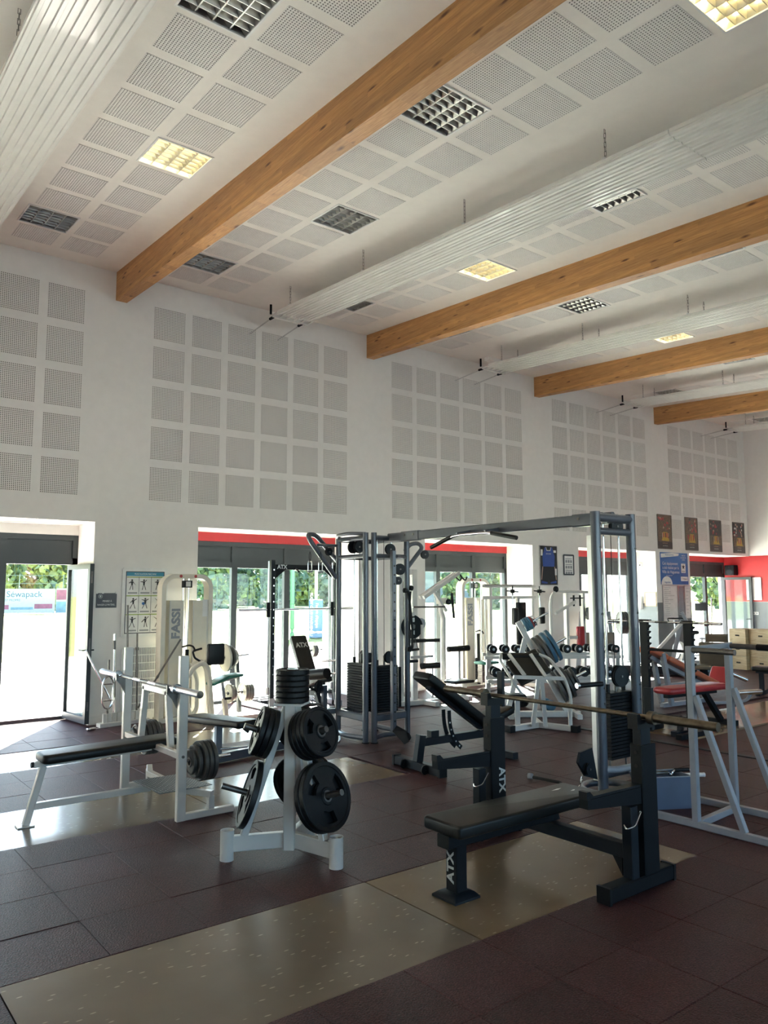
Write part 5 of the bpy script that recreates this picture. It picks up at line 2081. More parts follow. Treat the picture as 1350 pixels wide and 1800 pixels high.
# ------------------------------------------------------------------ tall pale lat machines with lettered covers
def lat_machine(loc, label):
    """local origin: middle of the base on the floor; wide side faces -Y"""
    root = thing('lat_machine', label, 'weight machine', loc, 0, 'pale lat machines with lettered covers')
    M_ = 'cream_metal'
    w_ = .35
    b = MB()
    n = 7
    pts = [(-w_, 0, 0)] + [(-w_, 0, 1.82)] + [(-w_ + .02, 0, 2.0), (w_ - .02, 0, 2.0), (w_, 0, 1.82), (w_, 0, 0)]
    # flat section frame: sweep of a rectangle
    q = []
    r_ = .17
    q = [Vector((-w_, 0, 0.0)), Vector((-w_, 0, 2.0 - r_))]
    for i in range(1, 8):
        t = PI - PI / 2 * i / 8
        q.append(Vector((-w_ + r_ + r_ * math.cos(t), 0, 2.0 - r_ + r_ * math.sin(t))))
    q.append(Vector((-w_ + r_, 0, 2.0)))
    q += [Vector((-p.x, 0, p.z)) for p in reversed(q)]
    vs_, fs = [], []
    hw, hd = .032, .085
    for i, p in enumerate(q):
        d_ = (q[min(i + 1, len(q) - 1)] - q[max(i - 1, 0)]).normalized()
        nrm = Vector((-d_.z, 0, d_.x))
        for s, e in ((-1, -1), (1, -1), (1, 1), (-1, 1)):
            vs_.append(p + nrm * hw * s + Vector((0, hd * e, 0)))
    for i in range(len(q) - 1):
        for j in range(4):
            fs.append((4 * i + j, 4 * i + (j + 1) % 4, 4 * i + 4 + (j + 1) % 4, 4 * i + 4 + j))
    fs += [(0, 3, 2, 1), tuple(4 * (len(q) - 1) + k for k in range(4))]
    b.add(vs_, fs)
    b.build('arch_frame', M_, root)
    for x0, x1, z1 in ((-.27, -.055, 1.66), (.075, .315, 1.66)):
        b = MB()
        b.bar(((x0 + x1) / 2, 0, .07), ((x0 + x1) / 2, 0, z1), x1 - x0, .16, up=(0, 1, 0), ch=.012)
        c = b.build('stack_cover', M_, root)
        e = MB()
        for xx in (x0 + .012, x1 - .012):
            e.bar((xx, -.085, .07), (xx, -.085, z1), .012, .010, up=(0, 1, 0))
        e.build('cover_edge', 'white_metal', c)
        if x0 < 0:
            text_obj('lettering', 'FASSI', .165, 'ink_grey', c, ((x0 + x1) / 2 + .0, -.082, 1.34), Matrix.Rotation(R(90), 3, 'X') @ Matrix.Rotation(R(90), 3, 'Z'), depth=.002, sx=1.12, bold=.04)
        else:
            k = MB()
            k.box((x1 - .05, -.083, 1.55), (.075, .004, .24))
            k.build('warning_label', 'plastic_white', c)
    for x in (-.035, 0.0, .045):
        b = MB()
        b.cyl((x, 0, .08), (x, 0, 1.97), .010 if x else .004, seg=8)
        b.build('guide_rod' if x else 'cable', 'chrome' if x else 'rope_black', root)
    b = MB()
    b.box((0.01, -.02, 1.89), (.12, .09, .10))
    b.build('pulley_box', 'black_metal', root)
    k = MB()
    k.box((0.01, -.067, 1.89), (.07, .006, .07))
    k.build('pulley_plate', 'white_metal', root)
    for x in (-.11, .11):
        k = MB()
        k.cyl((x, -.087, 2.0), (x, -.090, 2.0), .022, seg=12)
        k.build('badge', 'plate_red', root)
    for i in range(12):
        k = MB()
        k.box((0.0, .01, .12 + .034 * i), (.10, .10, .028))
        k.build('stack_plate', 'black_metal', root)
    b = MB()
    b.box((0, 0, .03), (.78, .22, .06))
    b.build('base', M_, root)
    b = MB()
    b.bar((-.02, -.14, .03), (-.02, -.14, .98), .035, .05, up=(0, 1, 0))
    b.build('lever_post', 'black_metal', root)
    b = MB()
    b.path([(-.10, -.16, 1.02), (0.0, -.16, 1.04), (.06, -.17, 1.02), (.08, -.18, .97)], .013, seg=8, round_=.03)
    b.build('lever_handle', 'black_rubber', root)
    return root
lat_machine((4.55, 10.42, 0), 'pale lat machine with dark lettered cover beside the exercise chart')
lat_machine((10.60, 10.77, 0), 'pale lat machine with lettered cover standing in the bright window bay')

# wall grille under the chart
def wall_grille():
    root = thing('wall_grille', 'white slotted heating grille on the wall under the exercise chart', 'grille', (4.06, D, .1), world=True)
    b = MB()
    x0, x1, z0, z1 = 3.80, 4.33, .13, 1.01
    for a, c in (((x0, z0), (x1, z0)), ((x1, z0), (x1, z1)), ((x1, z1), (x0, z1)), ((x0, z1), (x0, z0))):
        b.bar((a[0], D - .012, a[1]), (c[0], D - .012, c[1]), .022, .022, up=(0, 1, 0))
    b.build('frame', 'plastic_white', root)
    s = MB()
    s.bar((0, D - .012, z0), (0, D - .012, z1), .008, .014, up=(0, 1, 0))
    me = s.mesh('vertical_slat', 'plastic_white')
    for i in range(1, 22):
        o = place('vertical_slat', me, root)
        o.location = (x0 + (x1 - x0) * i / 22, 0, 0)
    h = MB()
    h.bar((x0, D - .014, 0), (x1, D - .014, 0), .012, .018, up=(0, 1, 0))
    me = h.mesh('cross_slat', 'plastic_white')
    for i in range(1, 8):
        o = place('cross_slat', me, root)
        o.location = (0, 0, z0 + (z1 - z0) * i / 8)
    k = MB()
    k.box(((x0 + x1) / 2, D - .003, (z0 + z1) / 2), (x1 - x0, .004, z1 - z0))
    k.build('backing', 'ink_grey', root)
wall_grille()

# ------------------------------------------------------------------ plate-loaded machine with green seat
def green_seat_machine():
    root = thing('plate_loaded_machine', 'white plate-loaded machine with green seat and dark back pad by the window', 'weight machine', (4.9, 9.9, 0), world=True)
    M_ = 'cream_metal'
    y = 9.9
    for dx, yy in ((0, y - .12), (.10, y + .16)):
        b = MB()
        b.path([(4.33 + dx, yy, .66), (4.42 + dx, yy, .79), (4.55 + dx, yy, .84), (4.63 + dx, yy, .72), (4.70 + dx, yy, .02)], .034, seg=12, round_=.10)
        b.build('bent_tube', M_, root)
    b = MB()
    b.path([(4.37, y, .84), (4.38, y, .30), (4.44, y, .12), (4.52, y, .2), (4.52, y, .62), (4.44, y, .76)], .028, seg=10, round_=.08, closed=True)
    b.build('side_loop', M_, root)
    b = MB()
    b.pad((4.735, y - .10, .935), (.25, .07, .285), r=.02, cr=.03)
    b.build('back_pad', 'black_leather', root)
    b = MB()
    b.bar((4.62, y, .82), (4.78, y - .06, .92), .05, .05)
    b.build('pad_arm', M_, root)
    b = MB()
    b.path([(4.44, y - .1, 1.0), (4.40, y - .1, .985), (4.43, y - .1, .90), (4.52, y - .08, .85)], .014, seg=8, round_=.03)
    b.cyl((4.41, y - .1, .995), (4.53, y - .1, 1.02), .014, seg=8)
    b.build('hand_grip', 'black_rubber', root)
    b = MB()
    b.pad((4.80, y - .05, .575), (.28, .24, .04), rot=(0, -R(20), 0), r=.018, cr=.03)
    b.pad((5.02, y - .05, .625), (.24, .24, .04), rot=(0, -R(4), 0), r=.018, cr=.03)
    b.build('seat', 'green_leather', root)
    b = MB()
    b.pad((4.90, y - .05, .575), (.34, .2, .02), rot=(0, -R(12), 0), r=.008, cr=.03)
    b.build('seat_board', 'white_metal', root)
    b = MB()
    b.cyl((4.865, y - .05, .56), (4.90, y - .05, .30), .022)
    b.build('seat_post', 'stand_metal', root)
    b = MB()
    b.bar((4.895, y - .05, .33), (4.945, y - .05, 0.02), .06, .06, up=(0, 1, 0), ch=.005)
    b.build('post_sleeve', M_, root)
    b = MB()
    b.cyl((4.87, y - .13, .33), (4.93, y - .20, .34), .018)
    b.build('adjusting_knob', 'black_rubber', root)
    b = MB()
    b.cyl((4.92, y + .12, .865), (5.36, y + .12, .885), .012, seg=10)
    b.build('upper_peg', 'chrome', root)
    b = MB()
    b.bar((5.20, y + .20, .90), (5.26, y + .20, .08), .05, .07, up=(0, 1, 0), ch=.005)
    b.build('swing_arm', 'frame_grey', root)
    for x in (4.93, 5.10):
        b = MB()
        b.cyl((x, y - .02, .388), (x + .24, y - .02, .388), .012, seg=10)
        b.build('lower_peg', 'chrome', root)
    b = MB()
    b.bar((4.60, y + .02, .03), (5.5, y + .02, .03), .07, .06, ch=.005)
    b.bar((4.70, y - .25, .03), (4.70, y + .30, .03), .06, .06, ch=.005)
    b.build('base_frame', M_, root)
green_seat_machine()
plate('w20', (4.985, 10.02, .860), (1, 0, .045), 'large white plate on the green-seat machine next to its back pad', 'plates on the green-seat machine')
for i, kk in enumerate(('s10', 'k10', 's10', 's5')):
    plate(kk, (5.024 + .038 * i, 10.02, .862 + .0015 * i), (1, 0, .045), '%s dark plate behind the white one on the green-seat machine' % ORD[i], 'plates on the green-seat machine')
for i in range(3):
    plate('s5' if i else 's10', (4.985 + .032 * i, 9.88, .382), (1, 0, 0), '%s silver plate on the inner low peg of the green-seat machine' % ORD[i], 'plates on the green-seat machine')
for i in range(4):
    plate('s10', (5.20 + .034 * i, 9.88, .382), (1, 0, 0), '%s silver plate on the outer low peg of the green-seat machine' % ORD[i], 'plates on the green-seat machine')

# ------------------------------------------------------------------ smith machine
def smith():
    root = thing('smith_machine', 'black and grey smith machine with lettered top beam in front of the window', 'smith machine', (6.45, 10.4, 0), world=True)
    X0, X1 = 5.875, 7.03
    y = 10.28
    for x in (X0, X1):
        b = MB()
        b.bar((x, y, .0), (x, y, 2.26), .07, .07, up=(0, 1, 0), ch=.005)
        b.build('upright', 'anthracite', root)
        r_ = MB()
        r_.cyl((x - .075, y - .02, .25), (x - .075, y - .02, 2.24), .013, seg=10)
        r_.build('guide_rod', 'chrome', root)
        c = MB()
        c.cyl((x - .075, y - .02, 1.40), (x - .075, y - .02, 1.62), .03, seg=12)
        c.build('bar_carriage', 'black_metal', root)
        f = MB()
        f.cyl((x - .075, y - .02, .26), (x - .075, y - .02, .36), .028, seg=12)
        f.build('spring_stop', 'stand_metal', root)
        n = MB()
        n.cyl((0, -.036, 0), (0, -.05, 0), .011, seg=8)
        me = n.mesh('catch_pin', 'chrome')
        for i in range(14):
            o = place('catch_pin', me, root)
            o.location = (x, y, .55 + .12 * i)
        b = MB()
        b.bar((x, y - .15, .045), (x, 11.25, .045), .07, .08, ch=.006)
        b.build('base_rail', 'stand_metal', root)
        g = MB()
        g.prism([(x - .045, y - .04, .08), (x + .045, y - .04, .08), (x + .045, y - .04, .20), (x - .045, y - .04, .20)], (0, 0, 0), (0, .008, 0))
        g.build('foot_gusset', 'stand_metal', root)
    b = MB()
    b.bar((X0, y, 2.155), (X1, y, 2.155), .05, .08, ch=.004)
    tb = b.build('top_beam', 'black_metal', root)
    text_obj('lettering', 'ATX', .085, 'plate_print', tb, (6.03, y - .0265, 2.155), (R(90), 0, 0), depth=.0012, bold=.03)
    for s, x in ((1, X0 + .035), (-1, X1 - .035)):
        g = MB()
        g.prism([(x, y, 1.97), (x, y, 2.12), (x + s * .20, y, 2.12)], (0, -.006, 0), (0, .006, 0))
        g.build('beam_gusset', 'black_metal', root)
    g = MB()
    g.cyl((6.28, y - .02, 2.13), (6.14, y - .32, 2.08), .015, seg=10)
    g.build('pull_up_grip', 'black_rubber', root)
    b = MB()
    b.cyl((5.30, y - .02, 1.512), (7.36, y - .02, 1.512), .0145, seg=12)
    b.build('bar', 'chrome', root)
    for x0, x1 in ((5.30, 5.68), (7.1, 7.36)):
        b = MB()
        b.cyl((x0, y - .02, 1.512), (x1, y - .02, 1.512), .02, seg=12)
        b.build('sleeve', 'chrome', root)
    b = MB()
    b.bar((X0, 11.15, .045), (X1, 11.15, .045), .07, .07, ch=.005)
    b.build('rear_rail', 'stand_metal', root)
smith()
adjustable_bench((6.36, 10.84, 0), R(-88), 'black lettered incline bench standing inside the smith machine', lettering=True, top=(.46, 1.08))
for i in range(3):
    plate('s5', (6.70 + .03 * i, 10.45, .853), (1, 0, 0), '%s small silver plate on the short peg behind the lettered incline bench' % ORD[i], 'small plates in the smith machine')
root = thing('plate_stand', 'slim dark post with a short chromed peg behind the lettered incline bench', 'plate rack', (6.62, 10.45, 0), world=True)
b = MB()
b.bar((6.62, 10.45, .03), (6.62, 10.45, .92), .05, .05, up=(0, 1, 0), ch=.004)
b.build('post', 'anthracite', root)
b = MB()
b.cyl((6.62, 10.45, .86), (6.90, 10.45, .86), .012)
b.build('peg', 'chrome', root)
b = MB()
b.bar((6.48, 10.45, .02), (6.78, 10.45, .02), .14, .035, ch=.004)
b.build('base', 'anthracite', root)

# ------------------------------------------------------------------ flat bench with a long grey base, behind the white bench
def flat_bench():
    root = thing('flat_bench', 'black flat bench pad on a grey base behind the white bench press', 'bench', (3.75, 7.6, 0), world=True)
    b = MB()
    b.pad((3.70, 7.52, .445), (.27, .92, .07), rot=(R(-1.5), 0, R(13)), r=.022, cr=.05)
    b.build('pad', 'black_leather', root)
    b = MB()
    b.bar((3.73, 7.62, .40), (3.73, 7.62, .08), .06, .07, up=(1, 0, 0), ch=.005)
    b.build('post', 'grey_metal', root)
    b = MB()
    b.bar((3.66, 7.56, .055), (4.72, 7.80, .055), .07, .09, ch=.006)
    b.build('base_beam', 'grey_metal', root)
    b = MB()
    b.bar((3.62, 7.55, .055), (3.68, 7.564, .055), .09, .10, ch=.01)
    b.build('end_cap', 'black_rubber', root)
    b = MB()
    b.cyl((3.70, 7.50, .16), (3.98, 7.44, .16), .014)
    b.build('peg', 'chrome', root)
    b = MB()
    b.cyl((3.80, 7.2, .40), (3.85, 7.18, .36), .016)
    b.build('adjusting_knob', 'black_rubber', root)
flat_bench()

# ------------------------------------------------------------------ white column machine behind the tower
def column_machine():
    root = thing('cable_column', 'white tall cable column with black cam discs behind the grey tower', 'weight machine', (8.1, 9.6, 0), world=True)
    b = MB()
    b.bar((8.06, 9.55, .0), (8.06, 9.55, 2.13), .10, .07, up=(0, 1, 0), ch=.006)
    b.build('column', 'white_metal', root)
    b = MB()
    b.bar((7.80, 9.58, .0), (7.80, 9.58, 2.05), .09, .07, up=(0, 1, 0), ch=.006)
    b.build('column', 'white_metal', root)
    b = MB()
    b.bar((7.76, 9.57, 2.09), (8.11, 9.56, 2.09), .07, .09, ch=.006)
    b.build('head_beam', 'white_metal', root)
    b = MB()
    b.pad((7.93, 9.60, 1.25), (.02, .02, .02))
    cam_ = MB()
    cam_.lathe([(.05, -.01), (.19, -.01), (.19, .01), (.05, .01), (.05, -.01)], origin=(7.97, 9.49, 1.22), axis=(.2, 1, 0), seg=26)
    cam_.build('cam_disc', 'black_metal', root)
    for dx, z in ((.02, 1.33), (.04, 1.13), (.015, 1.42)):
        h = MB()
        h.cyl((7.97 + dx, 9.478, z), (7.97 + dx, 9.472, z), .035, seg=14)
        h.build('cam_hole', 'plate_print', root)
    h = MB()
    h.lathe([(.03, -.02), (.085, -.02), (.085, .02), (.03, .02)], origin=(8.13, 9.47, 1.27), axis=(.3, 1, 0), seg=20)
    h.build('pulley', 'stand_metal', root)
    b = MB()
    b.bar((8.14, 9.46, 1.25), (8.14, 9.46, .60), .05, .05, up=(0, 1, 0))
    b.build('swing_arm', 'white_metal', root)
    for a_, c, r_, m, nm in (((8.0, 9.5, 1.53), (8.62, 9.42, 1.53), .016, 'dark_steel', 'peg'), ((7.9, 9.45, 1.0), (8.42, 9.35, 1.0), .03, 'black_leather', 'foam_roller'), ((8.10, 9.42, .60), (8.42, 9.36, .60), .05, 'black_leather', 'foam_roller'), ((8.3, 9.38, .62), (8.3, 9.38, .10), .014, 'chrome', 'roller_post')):
        b = MB()
        b.cyl(a_, c, r_, seg=14)
        b.build(nm, m, root)
    b = MB()
    b.bar((7.85, 9.40, .75), (8.3, 9.38, .75), .04, .04)
    b.build('seat_arm', 'white_metal', root)
    b = MB()
    b.bar((7.6, 9.5, .04), (8.5, 9.35, .04), .09, .07, ch=.005)
    b.bar((8.1, 9.9, .04), (8.15, 9.1, .04), .09, .07, ch=.005)
    b.build('base_frame', 'white_metal', root)
    b = MB()
    b.bar((7.62, 9.40, .02), (7.62, 9.40, .62), .05, .06, up=(0, 1, 0))
    b.build('side_post', 'black_metal', root)
column_machine()
def lever_machine():
    root = thing('lever_press', 'white lever arm machine with two raised arms and black hooks in the window bay', 'weight machine', (9.0, 9.8, 0), world=True)
    for dy, dx, hk in ((0, 0, 1), (.45, .30, 1)):
        y = 9.70 + dy
        b = MB()
        b.bar((8.40 + dx, y, 1.68), (9.21 + dx, y, 2.10), .05, .06, ch=.005)
        b.build('lever_arm', 'white_metal', root)
        k = MB()
        k.path([(9.20 + dx, y, 2.11), (9.25 + dx, y - .02, 2.02), (9.33 + dx, y - .03, 1.96), (9.37 + dx, y - .03, 2.03)], .014, seg=8, round_=.04)
        k.build('hook_grip', 'black_rubber', root)
    b = MB()
    b.bar((8.63, 9.70, 1.77), (8.92, 9.72, 1.45), .045, .05, ch=.004)
    b.build('link_bar', 'white_metal', root)
    b = MB()
    b.path([(9.02, 9.95, 1.60), (9.0, 9.95, 1.44), (9.06, 9.95, 1.34), (9.06, 9.95, 0.03)], .045, seg=12, round_=.08)
    b.build('main_post', 'white_metal', root)
    b = MB()
    b.box((8.98, 9.9, 1.62), (.16, .10, .10))
    b.build('pivot_block', 'cream_metal', root)
    pulley(root, (9.08, 9.84, 1.60), (0, 1, 0), .05)
    b = MB()
    b.bar((9.17, 9.85, 1.75), (9.22, 9.85, 1.32), .03, .03, up=(0, 1, 0))
    b.build('stop_bar', 'black_metal', root)
    b = MB()
    b.cyl((9.02, 9.80, .80), (9.42, 9.70, .81), .05, seg=16)
    b.build('foam_roller', 'black_leather', root)
    b = MB()
    b.cyl((9.24, 9.75, .78), (9.24, 9.75, .25), .02)
    b.build('roller_post', 'stand_metal', root)
    b = MB()
    b.pad((8.95, 9.45, .30), (.46, .28, .05), r=.02, cr=.03)
    b.build('seat', 'black_leather', root)
    b = MB()
    b.bar((9.06, 9.45, .27), (9.06, 9.45, .05), .06, .06, up=(0, 1, 0))
    b.build('seat_post', 'white_metal', root)
    b = MB()
    b.bar((8.5, 9.6, .035), (9.7, 9.6, .035), .08, .07, ch=.005)
    b.bar((9.06, 10.2, .035), (9.06, 9.3, .035), .08, .07, ch=.005)
    b.build('base_frame', 'white_metal', root)
lever_machine()
def green_stool():
    root = thing('seat_stand', 'small green padded seat on a post in front of the bay lat machine', 'seat', (10.15, 10.0, 0), world=True)
    b = MB()
    b.pad((10.15, 10.0, .50), (.40, .30, .05), r=.02, cr=.05)
    b.build('seat', 'green_leather', root)
    b = MB()
    b.cyl((10.15, 10.0, .48), (10.15, 10.0, .06), .03)
    b.build('post', 'white_metal', root)
    b = MB()
    b.cyl((10.15, 9.97, .30), (10.25, 9.93, .30), .02)
    b.build('adjusting_knob', 'black_rubber', root)
    b = MB()
    b.bar((9.85, 9.9, .03), (10.5, 10.05, .03), .08, .06, ch=.005)
    b.build('base', 'white_metal', root)
green_stool()

# ------------------------------------------------------------------ pec deck and cable station at the far pier
def pec_deck():
    root = thing('pec_deck', 'white butterfly machine with black upright pads beside the singlet poster', 'weight machine', (11.3, 10.2, 0), world=True)
    W_ = 'white_metal'
    for x in (10.72, 11.92):
        b = MB()
        b.bar((x, 10.45, 0), (x, 10.45, 1.88), .07, .07, up=(0, 1, 0), ch=.005)
        b.build('upright', W_, root)
    for z in (1.88, 1.66):
        b = MB()
        b.bar((10.45, 10.40, z), (11.95, 10.40, z), .06, .06, ch=.005)
        b.build('top_beam', W_, root)
    b = MB()
    b.cyl((10.42, 10.30, 1.90), (11.75, 10.30, 1.90), .012, seg=8)
    b.build('rail_rod', 'dark_steel', root)
    b = MB()
    b.pad((11.27, 10.16, 1.17), (.25, .07, .80), r=.02, cr=.03)
    b.build('back_pad', 'black_leather', root)
    for x in (10.98, 11.75):
        b = MB()
        b.pad((x, 10.05, 1.31), (.12, .09, .32), r=.02, cr=.03)
        b.build('arm_pad', 'black_leather', root)
        c = MB()
        c.cyl((x, 10.08, 1.30), (x, 10.12, 1.82), .014)
        c.build('arm_rod', 'chrome', root)
        k = MB()
        k.cyl((x - .16, 10.10, 1.79), (x + .16, 10.10, 1.77), .012)
        k.cyl((x, 10.10, 1.70), (x, 10.10, 1.88), .012)
        k.box((x, 10.10, 1.78), (.07, .05, .07))
        k.build('pivot_cross', 'black_metal', root)
    b = MB()
    b.bar((11.27, 10.24, .02), (11.27, 10.24, 1.66), .06, .06, up=(0, 1, 0))
    b.build('back_post', W_, root)
    b = MB()
    b.pad((11.25, 9.95, .50), (.34, .34, .06), r=.02, cr=.04)
    b.build('seat', 'black_leather', root)
    b = MB()
    b.bar((11.25, 9.95, .48), (11.25, 9.95, .05), .05, .05, up=(0, 1, 0))
    b.build('seat_post', W_, root)
    b = MB()
    b.bar((10.6, 10.3, .035), (12.0, 10.3, .035), .07, .07, ch=.005)
    b.bar((11.25, 10.4, .035), (11.25, 9.7, .035), .07, .07, ch=.005)
    b.build('base_frame', W_, root)
    for x in (10.48, 10.58):
        k = MB()
        k.cyl((x, 10.45, .05), (x, 10.45, 1.86), .01, seg=8)
        k.build('guide_rod', 'chrome', root)
    for i in range(10):
        k = MB()
        k.box((10.53, 10.45, .10 + .034 * i), (.20, .12, .029))
        k.build('stack_plate', 'dark_steel', root)
pec_deck()
def cable_station():
    root = thing('cable_station', 'white cable station with curved mast and red pad under the notice', 'weight machine', (12.5, 10.0, 0), world=True)
    W_ = 'white_metal'
    b = MB()
    b.path([(11.95, 10.0, .04), (11.95, 10.0, 1.55), (12.02, 10.0, 1.74), (12.15, 10.0, 1.78), (13.15, 10.0, 1.76)], .032, seg=12, round_=.12)
    b.build('mast', W_, root)
    pulley(root, (12.10, 9.98, 1.82), (0, 1, 0), .06)
    for x in (12.45, 12.98):
        b = MB()
        b.bar((x, 10.02, 0), (x, 10.02, 1.74), .08, .08, up=(0, 1, 0), ch=.005)
        b.build('column', W_, root)
    b = MB()
    b.bar((12.02, 9.94, 1.35), (12.64, 9.94, 1.57), .05, .06, ch=.005)
    b.build('swing_arm', W_, root)
    b = MB()
    b.pad((12.755, 9.92, .88), (.20, .09, .39), r=.025, cr=.04)
    b.build('chest_pad', 'red_leather', root)
    b = MB()
    b.bar((12.45, 9.98, .86), (12.68, 9.94, .86), .06, .06)
    b.build('pad_arm', W_, root)
    b = MB()
    b.pad((13.10, 9.85, 1.33), (.30, .20, .26), r=.03, cr=.04)
    b.build('arm_pad', 'black_leather', root)
    for x in (12.62, 12.82):
        k = MB()
        k.cyl((x, 9.96, 1.70), (x, 9.96, 1.48), .02)
        k.cyl((x - .1, 9.96, 1.64), (x + .1, 9.96, 1.64), .013)
        k.build('selector_cross', 'black_metal', root)
    b = MB()
    b.bar((11.85, 10.0, .035), (13.2, 10.0, .035), .08, .07, ch=.005)
    b.build('base_frame', W_, root)
cable_station()

# ------------------------------------------------------------------ preacher bench
def preacher():
    root = thing('preacher_bench', 'white preacher curl bench with black sloped pad before the plate rack', 'bench', (7.75, 6.66, 0), math.atan2(-.625, .781))
    W_ = 'white_metal'
    # local: x across (towards the dip stand), y away from the camera
    for s in (-1, 1):
        b = MB()
        b.bar((s * .40, 0, .04), (s * .02, .30, .04), .075, .07, ch=.005)
        b.build('base_leg', W_, root)
        c = MB()
        c.box((s * .415, -.01, .04), (.09, .10, .085), rot=(0, 0, -s * R(38)))
        c.build('foot_cap', 'black_rubber', root)
    b = MB()
    b.bar((0.02, .28, .04), (0.02, .75, .04), .07, .07, ch=.005)
    b.build('base_beam', W_, root)
    b = MB()
    b.bar((-.30, .10, .05), (-.30, .10, .42), .06, .06, up=(0, 1, 0), ch=.004)
    b.build('seat_post', W_, root)
    b = MB()
    b.pad((-.38, .06, .445), (.36, .26, .05), r=.02, cr=.04)
    b.build('seat', 'black_leather', root)
    b = MB()
    b.bar((.36, .03, .05), (.36, .03, .36), .045, .045, up=(0, 1, 0), ch=.004)
    b.build('side_post', W_, root)
    # sloped pad
    T0, T1 = Vector((-.45, .26, .93)), Vector((.0, .20, .93))
    B0, B1 = Vector((-.28, .02, .68)), Vector((.14, -.02, .66))
    ex = (T1 - T0).normalized()
    ez = ((T0 + T1) - (B0 + B1)).normalized()
    ey = ez.cross(ex).normalized()
    ex = ey.cross(ez).normalized()
    mid = (T0 + T1 + B0 + B1) / 4
    b = MB()
    b.pad(mid, (.45, .05, .40), rot=Matrix((ex, ey, ez)).transposed(), r=.02, cr=.03)
    b.build('arm_pad', 'black_leather', root)
    k = MB()
    k.cyl(T0 - ex * .01, T1 + ex * .01, .045, seg=16)
    k.build('pad_roll', 'black_leather', root)
    for t in (.16, .78):
        k = MB()
        a_ = T0 + (T1 - T0) * t - ey * .05
        c = B0 + (B1 - B0) * t - ey * .05
        k.bar(a_, c, .045, .025, up=ey)
        k.build('pad_rib', W_, root)
    b = MB()
    b.path([T0 + Vector((-.02, .02, .03)), T0 + Vector((-.045, -.02, -.05)), Vector((-.36, -.02, .62)), Vector((-.22, -.02, .42))], .018, seg=10, round_=.06)
    b.build('side_hoop', W_, root)
    b = MB()
    b.path([T1 + Vector((.0, .0, .03)), T1 + Vector((.14, -.02, -.02)), Vector((.30, -.02, .66)), Vector((.37, -.01, .42)), Vector((.36, .03, .12))], .02, seg=10, round_=.08)
    b.build('side_hoop', W_, root)
    b = MB()
    b.bar((-.36, -.02, .69), (.28, -.02, .67), .04, .045)
    b.build('cross_bar', W_, root)
    for x0, x1 in ((-.04, -.10), (.0, .06)):
        b = MB()
        b.bar((x0, .0, .67), (x1, .12, .05), .05, .05, up=(0, 1, 0), ch=.004)
        b.build('leg', W_, root)
preacher()

# ------------------------------------------------------------------ A-frame plate rack with big plates
PRO = Vector((8.264, 7.779, 0))
PRA = math.atan2(-.65, .82)
def plate_rack():
    root = thing('plate_rack', 'white slanted plate rack loaded with grey and blue plates', 'plate rack', PRO, PRA)
    W_ = 'white_metal'
    out = []
    apex = Vector((.20, 0, 1.34))
    foot = Vector((.88, 0, .06))
    b = MB()
    b.bar((.02, 0, .04), (.30, 0, 1.10), .07, .07, up=(0, 1, 0), ch=.005)
    b.build('front_leg', W_, root)
    b = MB()
    b.bar(apex, foot, .075, .075, up=(0, 1, 0), ch=.005)
    b.build('slanted_mast', W_, root)
    b = MB()
    b.bar((-.04, 0, .04), (1.06, 0, .04), .09, .08, ch=.005)
    b.build('base_beam', W_, root)
    for x in (.05, 1.0):
        b = MB()
        b.bar((x, -.25, .035), (x, .25, .035), .07, .07, ch=.005)
        b.build('base_cross', W_, root)
    d_ = (foot - apex).normalized()
    n_ = Vector((-d_.z, 0, d_.x))
    if n_.x < 0:
        n_ = -n_
    for t, L in ((.06, .44), (.36, .50), (.74, .52)):
        p = apex + (foot - apex) * t
        g = MB()
        g.cyl(p, p + n_ * L, .0145 if t < .1 else .02, seg=12)
        g.build('peg', 'chrome', root)
        out.append((p, n_))
    rot = Matrix.Rotation(PRA, 3, 'Z')
    return root, [(PRO + rot @ p, rot @ n) for p, n in out]
_, RP = plate_rack()
def load(k, seq, text, group):
    p, n = RP[k]
    s = .05
    for i, (kk, T, col) in enumerate(seq):
        plate(kk, p + n * (s + T / 2) + Vector((0, 0, -.005)), n, '%s plate from the mast, %s, on the %s peg of the slanted rack' % (ORD[i], col, text), group, turn=.3 * i)
        s += T + (.004 if k == 0 else .022)
load(0, [('u3', .024, 'dull blue'), ('u3', .024, 'dull blue'), ('u3', .024, 'dull blue'), ('u3', .024, 'dull blue'), ('r3', .02, 'red'), ('c3', .018, 'chromed'), ('c3', .018, 'chromed')], 'top', 'plates on the slanted rack')
load(1, [('k20', .045, 'speckled grey'), ('k20', .045, 'speckled grey'), ('u20', .05, 'deep blue'), ('u20', .05, 'deep blue')], 'middle', 'plates on the slanted rack')
load(2, [('k20', .045, 'speckled grey'), ('k20', .045, 'speckled grey'), ('k20', .045, 'speckled grey'), ('k10', .035, 'worn grey'), ('k10', .035, 'worn grey')], 'lowest', 'plates on the slanted rack')

